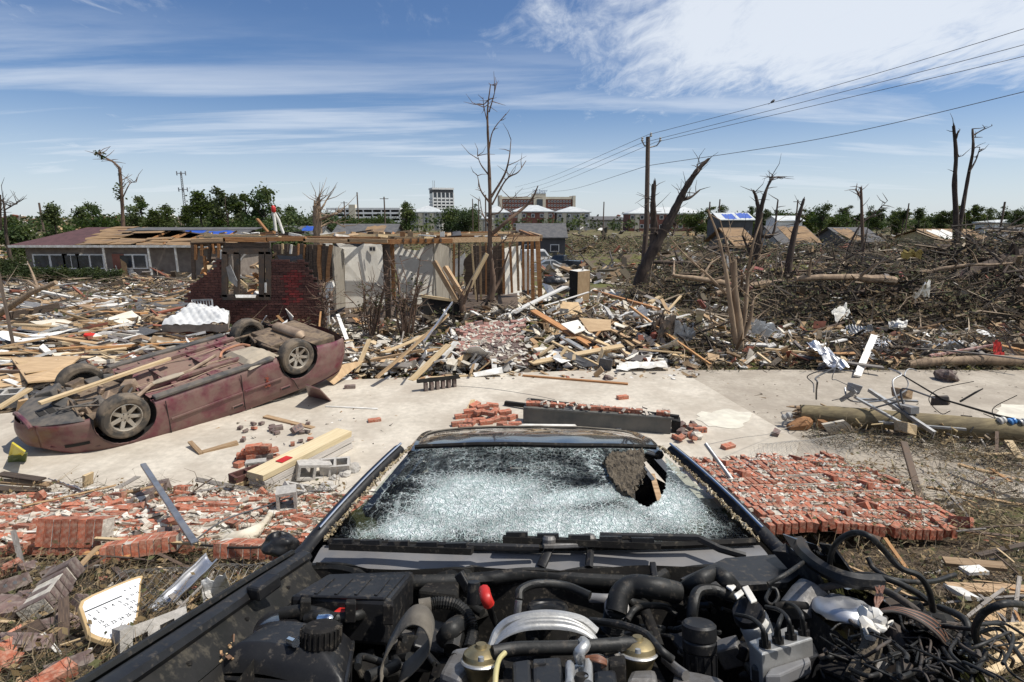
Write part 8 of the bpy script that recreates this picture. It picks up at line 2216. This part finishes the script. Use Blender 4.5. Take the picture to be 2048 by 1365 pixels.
hose('cable_clamp',[(640,1238,-.05),(655,1238,-.045),(662,1242,-.05)],.012,M['chrome'])
# suspension tower cover, glossy
def dome(name,x0,x1,y,z,ry,hz,mt,parent=None,seed=0,dents=0.0):
    a,b=e(x0,y,z),e(x1,y,z);c=(a+b)/2;rx=(b-a).length/2
    mb=MB();mb.grid(28,10,lambda u,v:c+Vector((cos(2*pi*u)*rx*sin(pi/2*v),sin(2*pi*u)*ry*sin(pi/2*v),hz*cos(pi/2*v)**.7-.01+dents*mnoise.noise(Vector((cos(2*pi*u)*v*3,sin(2*pi*u)*v*3,seed))))))
    return fp(name,mb,mt,parent,True,sharp=0)
dome('strut_tower',470,640,1262,-.10,.12,.05,M['gloss'])
box_px('tower_shelf',[(470,1250),(560,1212),(700,1232),(640,1262),(500,1282)],-.085,.1,M['satin'],.02)
hose('tower_hose',[(560,1228,-.05),(600,1222,-.045),(640,1228,-.05),(670,1240,-.06)],.016,M['rubber'])
# expansion tank bottom left
def tank():
    a,b,c_,d=e(415,1352,-.10),e(520,1288,-.10),e(706,1284,-.10),e(690,1372,-.10)
    mb=MB()
    def fn(u,v):
        p=a.lerp(b,v).lerp(d.lerp(c_,v),u);m_=min(u,1-u,v,1-v);h=.055*min(1,(m_*6))**.5+.012*sin(u*5)+(.018*math.exp(-((u-.78)/.14)**2-((v-.45)/.3)**2))
        return p+Vector((0,0,h))
    mb.grid(40,30,fn);o=fp('expansion_tank',mb,M['satin'],None,True,sharp=0)
    def sk(u,v):
        k=u*4;q=[a,d,c_,b,a];i=min(3,int(k));p=q[i].lerp(q[i+1],k-i);return p-Vector((0,0,.14*v))
    fp('tank_side',MB().grid(40,3,sk),M['satin'],o,True)
    fp('seam',MB().tube([sk(i/40,.02) for i in range(41)],.006,6),M['satin'],o,True)
    cp=can('filler_cap',642,1286,-.045,[(.0,.042),(.036,.042),(.043,.036),(.045,.0),(.04,-.01)],M['matte'],o,n=30)
    mb=MB();q0=e(642,1286,-.045)
    for k in range(24):
        an=2*pi*k/24;mb.box(q0+Vector((cos(an)*.045,sin(an)*.045,.018)),(.006,.004,.034),Euler((0,0,an)).to_matrix())
    fp('cap_grip',mb,M['matte'],cp)
    pb=fn(.60,.62);fp('printed_label',MB().poly([fn(.55,.55)+Vector((0,0,.002)),fn(.68,.55)+Vector((0,0,.002)),fn(.68,.75)+Vector((0,0,.002)),fn(.55,.75)+Vector((0,0,.002))],.001),mat('label_grey',(.16,.16,.16),(.05,.05,.05),60,.6,0,spread=(.45,.55)),o)
    fp('sensor',MB().tube([fn(.55,.2)+Vector((0,0,.01)),fn(.62,.1)+Vector((0,0,.03))],.010,9),M['chrome'],o)
tank()
# leaf litter by the wing
mb=MB();rr=random.Random(9)
for k in range(90):
    q=e(rr.uniform(385,470),rr.uniform(1285,1325),-.07)+Vector((0,0,rr.uniform(0,.012)));s_=rr.uniform(.006,.02)
    mb.box(q,(s_,s_*.6,.003),Euler((rr.gauss(0,.6),rr.gauss(0,.6),rr.random()*3)).to_matrix(),0,rr.choice([(.40,.24,.12),(.30,.16,.08),(.5,.36,.2),(.18,.1,.06)]))
fp('leaf_litter',mb,M['debris'])['kind']='stuff'
box_px('wing_ledge',[(360,1330),(400,1290),(480,1270),(500,1290),(430,1345)],-.085,.06,M['matte'],.01)
# looped strap
def strap():
    P=[e(770,1348,-.12),e(772,1310,-.08),e(800,1258,-.02),e(826,1232,.015),e(852,1240,.01),e(862,1275,-.03),e(842,1310,-.08),e(800,1350,-.13)]
    S=spline(P,6);mb=MB();vs=[]
    for p in S:vs+=[p+Vector((0,-.035,-.01)),p+Vector((0,.035,.01))]
    mb.add(vs,[(2*i,2*i+1,2*i+3,2*i+2) for i in range(len(S)-1)])
    o=fp('looped_strap',mb,M['belt'],None,True,sharp=0);o.modifiers.new('thickness','SOLIDIFY').thickness=.004
strap()
hose('corrugated_hose',[(852,1212,-.06),(880,1206,-.055),(915,1212,-.06),(938,1235,-.08),(945,1265,-.11),(938,1298,-.13)],.018,M['rubber'],None,10,True)
hose('hose_cuff',[(838,1214,-.06),(862,1210,-.057)],.021,M['belt'])
hose('coolant_hose',[(905,1300,-.14),(915,1262,-.11),(930,1248,-.1),(938,1270,-.13)],.026,M['rubber'])
hose('radiator_hose',[(890,1280,-.13),(902,1262,-.10),(920,1250,-.1)],.028,M['rubber'])
rc=hose('red_connector',[(968,1180,.0),(972,1196,-.01),(978,1210,-.03)],.016,M['red'])
hose('connector_tail',[(978,1212,-.03),(984,1230,-.07),(995,1255,-.11)],.009,M['rubber'],rc)
can('black_plug',948,1192,-.05,[(0,.04),(.018,.04),(.02,.02),(.022,-.02)],M['satin'])
hose('silver_pipe',[(1034,1244,-.08),(1036,1215,-.04),(1038,1200,-.02)],.010,M['alu'])
hose('breather_pipe',[(1038,1200,-.02),(1042,1180,.0),(1075,1168,.005),(1130,1172,-.005),(1180,1192,-.02)],.012,M['rubber'])
fc=can('oil_filler',1095,1226,-.07,[(0,.02),(.052,.022),(.058,.015),(.06,-.02),(.062,-.06)],M['matte'])
can('filler_ring',1095,1218,-.04,[(.044,.0),(.047,.004),(.05,0)],M['satin'],fc)
# bulkhead brackets and wire conduit
for a,b in (((918,1146,-.03),(938,1182,-.08)),((1305,1130,-.02),(1310,1160,-.05))):fp('bulkhead_bracket',MB().bar(e(*a),e(*b),.02,.03),M['satin'],None,bevel=.004)
hose('cable_conduit',[(690,1165,-.06),(850,1165,-.06),(960,1160,-.06),(1060,1150,-.05),(1150,1160,-.06),(1290,1165,-.07),(1330,1150,-.06)],.024,M['rubber'])
box_px('relay_box',[(835,1180),(858,1158),(920,1150),(915,1190)],-.055,.1,M['matte'],.01)
# silver inlet manifold: a ribbed dome with a bright back rim
def manifold():
    a,b=e(975,1296,-.085),e(1212,1290,-.085);L=b-a;yb=e(1095,1240,-.03).y;yf=a.y-.01
    def fn(u,v):
        x=a.x+L.x*(.03+.94*u);y=yf+(yb-yf)*v;arch=max(0.0,1-abs(2*u-1)**2.6)
        rib=.006*max(0,sin(v*pi*9))**.5*arch
        z=-.095+.075*arch**.7*(.55+.45*sin(pi*(.15+.62*v)))+rib
        return Vector((x,y,z))
    o=fp('inlet_manifold',MB().grid(48,60,fn),M['alu'],None,True,sharp=60)
    fp('rim_pipe',MB().tube(spline([fn(0,.5)+Vector((0,0,.005)),fn(.06,1)+Vector((0,0,.012)),fn(.2,1)+Vector((0,0,.015)),fn(.5,1.02)+Vector((0,0,.016)),fn(.8,1)+Vector((0,0,.015)),fn(.95,.9)+Vector((0,0,.012))],6),.011,8),M['alu'],o,True)
manifold()
hose('crossover_tube',[(985,1306,-.05),(1040,1298,-.05),(1140,1296,-.05),(1230,1290,-.05),(1276,1288,-.055)],.016,M['rubber'])
# pressure regulators in gold
for x,y in ((962,1322),(1276,1306)):
    c0=can('pressure_regulator',x,y,-.075,[(0,.038),(.012,.038),(.014,.03),(.026,.028),(.040,.018),(.044,.006),(.044,-.004),(.040,-.01),(.030,-.035),(.028,-.08)],M['brass'])
    can('regulator_ring',x,y,-.072,[(.0445,-.002),(.047,.001),(.0445,.004)],M['alu'],c0);can('regulator_nipple',x,y,-.04,[(0,.008),(.006,.008),(.007,0)],M['alu'],c0)
box_px('casting',[(878,1345),(905,1296),(945,1290),(950,1330),(920,1362)],-.095,.08,M['alu_dull'],.012)
box_px('casting',[(1250,1362),(1262,1338),(1312,1336),(1316,1362)],-.09,.08,M['alu_dull'],.012)
hose('yellow_wire',[(990,1378,-.08),(992,1345,-.06),(998,1320,-.05),(1010,1306,-.045)],.006,mat('yellow_wire',(.50,.44,.22),(.4,.35,.16),8,.6,0))
bk=box_px('coil_cover',[(1026,1372),(1024,1322),(1062,1316),(1064,1372)],-.05,.1,M['satin'],.008)
bk2=box_px('coil_cover',[(1066,1372),(1065,1316),(1122,1312),(1130,1372)],-.045,.1,M['satin'],.008)
box_px('clip',[(1066,1328),(1066,1318),(1092,1316),(1092,1326)],-.040,.012,M['satin'],.003,bk2)
th=box_px('throttle_body',[(1136,1376),(1134,1326),(1180,1322),(1186,1376)],-.05,.1,M['alu'],.012)
for (x,y) in ((1140,1330),(1176,1326)):hose('throttle_flange',[(x,y+44,-.035),(x,y,-.035)],.010,M['alu'],th)
can('throttle_port',1164,1362,-.035,[(0,.006),(.010,.006),(.013,.012),(.016,.0)],M['black_and_shade'],th)
hose('throttle_lever',[(1160,1320,-.04),(1158,1306,-.01),(1170,1292,.0),(1166,1284,-.01)],.012,M['alu'],th)
for k in range(5):hose('sensor_wire',[(1172,1314+k,-.03),(1195,1312+3*k,-.025),(1212,1322+2*k,-.035),(1204,1332+k,-.05)],.0025,M['copper'])
box_px('sensor_block',[(1188,1372),(1186,1340),(1232,1336),(1236,1372)],-.07,.08,M['satin'],.01)
box_px('sensor_block',[(1218,1330),(1216,1312),(1250,1308),(1252,1326)],-.06,.05,M['matte'],.006)
# fat intake elbow
hose('intake_elbow',[(1355,1186,-.02),(1310,1176,.0),(1265,1172,.0),(1240,1190,-.02),(1232,1225,-.06)],.030,M['rubber'],None,14)
hose('elbow_bellows',[(1232,1218,-.055),(1230,1235,-.08),(1224,1262,-.12)],.033,M['rubber'],None,16,True)
can('elbow_clamp',1233,1216,-.052,[(.032,-.006),(.034,-.006),(.034,.006),(.032,.006)],M['alu_dull'],None,(.9,0,0))
can('vacuum_port',1358,1190,-.03,[(0,.01),(.02,.01),(.032,.0),(.034,-.02)],M['matte'],None,(.6,.5,0))
hose('thin_hose',[(1180,1242,-.06),(1240,1250,-.05),(1290,1268,-.05),(1320,1300,-.06),(1345,1320,-.08)],.010,M['rubber'])
hose('thin_hose',[(1255,1240,-.07),(1268,1220,-.05),(1290,1212,-.05),(1330,1214,-.06),(1352,1230,-.08)],.009,M['rubber'])
hose('stay_rod',[(1290,1222,-.06),(1305,1260,-.10),(1318,1296,-.13)],.016,M['matte'])
hose('grey_duct',[(1178,1196,-.06),(1215,1198,-.06),(1245,1196,-.07)],.014,M['scuttle'])
hose('bent_pipe',[(1384,1262,-.09),(1386,1215,-.03),(1396,1184,.0),(1425,1180,.0),(1450,1188,-.01),(1480,1200,-.03),(1505,1222,-.06)],.015,M['rubber'])
hose('upper_hose',[(1370,1178,-.02),(1400,1160,.02),(1430,1146,.03),(1452,1160,.02),(1470,1180,-.02)],.022,M['rubber'])
cn=can('oil_filter_housing',1400,1316,-.12,[(0,.085),(.036,.085),(.042,.08),(.042,.05),(.039,.046),(.042,.042),(.042,.022),(.038,.018),(.038,-.06)],M['satin'],None,n=26)
mb=MB();q0=e(1400,1316,-.12)
for k in range(12):an=2*pi*k/12;mb.box(q0+Vector((cos(an)*.039,sin(an)*.039,-.02)),(.005,.005,.07),Euler((0,0,an)).to_matrix())
fp('housing_ribs',mb,M['satin'],cn)
box_px('bracket_cluster',[(1340,1370),(1350,1335),(1395,1342),(1440,1352),(1470,1380)],-.11,.06,M['alu_dull'],.012)
hose('lower_rod',[(1330,1318,-.1),(1352,1338,-.1),(1372,1352,-.1)],.012,M['alu_dull'])
# brake hydraulic block with pipes
ab=box_px('hydraulic_block',[(1497,1282),(1576,1252),(1626,1276),(1524,1308)],-.05,.09,M['alu'],.004)
ab['label']='silver brake hydraulic block'
for i,(x,y) in enumerate(((1530,1294),(1556,1286),(1582,1278),(1608,1270))):
    nt=can('union_nut',x,y,-.05,[(0,.03),(.008,.03),(.009,.014),(.014,.012),(.014,0)],M['matte'],ab,n=8)
    dx=(-30,10,-25,-20)[i];hose('brake_pipe',[(x,y,-.02),(x-2,y-22,.01),(x+dx*.3,y-42,.03),(x+dx,y-58,.02),(x+dx*1.6-10,y-64,-.01)],.005,M['rubber'],ab)
box_px('control_unit',[(1500,1330),(1524,1310),(1628,1282),(1640,1310),(1540,1345)],-.09,.09,M['satin'],.008)
box_px('connector_bar',[(1530,1350),(1540,1336),(1618,1312),(1622,1322),(1560,1350)],-.085,.03,M['scuttle'],.005)
pm_=can('pump_motor',1515,1262,-.09,[(0,.06),(.036,.058),(.04,.05),(.04,-.04)],M['white'],None,(.5,-.5,0));can('motor_cap',1506,1250,-.075,[(0,.065),(.037,.062),(.041,.05),(.041,.035)],M['satin'],pm_,(.5,-.5,0))
# right strut dome and servo
dome('strut_tower',1632,1742,1218,-.04,.09,.035,M['tin'],None,3,.01)
can('brake_servo',1608,1216,-.07,[(0,.07),(.05,.06),(.055,.03),(.056,-.03)],M['alu_dull'],None,(0,.9,.4))
hose('servo_pipe',[(1550,1214,-.01),(1580,1210,-.005),(1612,1212,-.02)],.010,M['matte'])
hose('wire_coil',[(1540,1180,.01),(1532,1200,.0),(1545,1210,-.01),(1556,1196,.0),(1552,1180,.015),(1542,1176,.02)],.005,M['rubber'])
# white scraps and rag
for q in ([(1452,1172),(1462,1164),(1472,1172),(1464,1180)],[(1468,1188),(1482,1178),(1488,1186),(1474,1196)],[(1484,1174),(1496,1170),(1514,1200),(1502,1204)]):box_px('white_chip',q,.012,.006,M['white'],.002)
def rag():
    P=[e(1718,1234,.01),e(1752,1228,.015),e(1782,1252,.01),e(1738,1268,.005)];mb=MB()
    mb.grid(14,12,lambda u,v:P[0].lerp(P[1],u).lerp(P[3].lerp(P[2],u),v)+Vector((.02*mnoise.noise(Vector((u*5,v*5,1))),.02*mnoise.noise(Vector((u*5,v*5,4))),.03*mnoise.noise(Vector((u*4,v*4,9))))))
    o=fp('white_rag',mb,M['white'],None,True);o.modifiers.new('thickness','SOLIDIFY').thickness=.004
rag()
# cables torn loose on the right side
hose('torn_cable',[(1668,1160,-.02),(1660,1125,.06),(1672,1088,.14),(1706,1066,.18),(1740,1074,.18),(1770,1104,.14),(1800,1136,.10),(1838,1152,.08),(1858,1182,.04),(1866,1222,-.02)],.0075,M['rubber'])
hose('torn_cable',[(1672,1162,.0),(1720,1150,.03),(1780,1160,.03),(1830,1184,.0),(1852,1200,-.02)],.009,M['rubber'])
hose('torn_cable',[(1640,1176,-.01),(1700,1168,.02),(1760,1178,.01),(1810,1205,-.01),(1850,1240,-.04),(1870,1290,-.08)],.010,M['loom'])
hose('torn_cable',[(1735,1115,.06),(1750,1140,.03),(1790,1160,.02),(1860,1164,.0),(1910,1150,.0)],.007,M['rubber'])
hose('torn_cable',[(1536,1168,.03),(1570,1150,.05),(1600,1130,.05),(1625,1112,.05)],.006,M['rubber'])
hose('torn_cable',[(1960,1300,-.05),(1950,1262,.0),(1968,1226,.05),(2010,1208,.08),(2060,1212,.05)],.008,M['rubber'])
hose('torn_cable',[(1880,1215,-.02),(1915,1230,-.01),(1935,1250,-.02),(1932,1290,-.06),(1920,1320,-.09)],.009,M['rubber'])
rr=random.Random(17)
for k in range(80):
    x,y=rr.uniform(1640,1940),rr.uniform(1190,1360)
    if y<1200+(x-1800)*.5:y+=70
    pts=[(x,y,-.06+rr.uniform(-.04,.04))]
    for _ in range(4):pts.append((pts[-1][0]+rr.uniform(-20,70),pts[-1][1]+rr.uniform(-22,42),min(.0,max(-.16,pts[-1][2]+rr.uniform(-.04,.04)))))
    hose('torn_cable',pts,rr.choice((.0015,.0025,.0035,.005)),rr.choice((M['rubber'],M['loom'],M['rubber'])))
for k in range(12):hose('frayed_wire',[(1752+rr.uniform(-3,3),1218,.0),(1756+rr.uniform(-10,10),1196,.02),(1758+rr.uniform(-14,14),1178+rr.uniform(-6,6),.03)],.0018,M['copper'])
for k in range(10):hose('loom_strand',[(1745,1226,-.01+.002*k),(1790,1216+k,.01),(1840,1226+2*k,.0),(1880,1250+3*k,-.03),(1905,1300+2*k,-.08)],.0035,(M['loom'],M['copper'],M['rubber'])[k %3])
for k in range(26):
    x,y=rr.uniform(1640,1900),rr.uniform(1215,1365);s_=rr.uniform(.03,.09);q=e(x,y,-.11+rr.uniform(-.03,.02))
    fp('wrecked_bracket',MB().box(q,(s_*rr.uniform(.8,2.2),s_*rr.uniform(.5,1.4),s_*.7),Euler((rr.gauss(0,.5),rr.gauss(0,.5),rr.uniform(0,3))).to_matrix(),jit=.012,rnd=rr),rr.choice((M['matte'],M['satin'],M['alu_dull'],M['matte'],M['loom'])),None,bevel=.006)
hose('foam_lagging',[(1742,1262,-.02),(1744,1290,-.04),(1730,1320,-.06),(1708,1360,-.09)],.022,M['mud'])
hose('white_hose_end',[(1738,1266,-.01),(1742,1282,-.03),(1736,1300,-.05)],.012,M['white'])
# filler clutter deep in the bay
for k in range(70):
    x,y=rr.uniform(720,1640),rr.uniform(1180,1365);s_=rr.uniform(.025,.075);q=e(x,y,-.2+rr.uniform(-.06,.04))
    fp('engine_fitting',MB().box(q,(s_*rr.uniform(.7,2),s_*rr.uniform(.6,1.6),s_),Euler((rr.gauss(0,.3),rr.gauss(0,.3),rr.uniform(0,3))).to_matrix()),rr.choice((M['matte'],M['satin'],M['matte'],M['alu_dull'])),None,bevel=.006)
for k in range(22):
    x,y=rr.uniform(720,1600),rr.uniform(1190,1350);pts=[(x,y,-.14)]
    for _ in range(3):pts.append((pts[-1][0]+rr.uniform(-60,60),pts[-1][1]+rr.uniform(-25,30),-.13+rr.uniform(-.04,.03)))
    hose('engine_hose',pts,rr.choice((.006,.009,.014)),M['rubber'])
fp('engine_block',MB().box((-.02,-.85,-.30),(.62,.9,.24)),M['matte'],None,bevel=.03)
# stones and boards that carry the raised nose
for i,(x,y,z) in enumerate(((-.80,-.62,-1.02),(.80,-.62,-1.02))):
    w_=FM@ Vector((x,y,z));g=land(w_.x,w_.y)
    rk=MB();s_=.26;rk.grid(14,9,lambda u,v:Vector((cos(2*pi*u)*sin(pi*v),sin(2*pi*u)*sin(pi*v),.45*cos(pi*v)))*s_*(1+.3*mnoise.noise(Vector((cos(2*pi*u)*2,sin(2*pi*u)*2,v*4+i)))))
    o=rk.build('rubble_lump',M['block']);o.location=(w_.x,w_.y,g+.04);tag(o,('rubble lump under the left front wheel of the black car','rubble lump under the right front wheel of the black car')[i],'rubble','mortar lumps')
o=fp('stick_in_cabin',MB().bar(e(1322,1012,-.12),e(1304,950,.02),.035,.02),M['wood'])
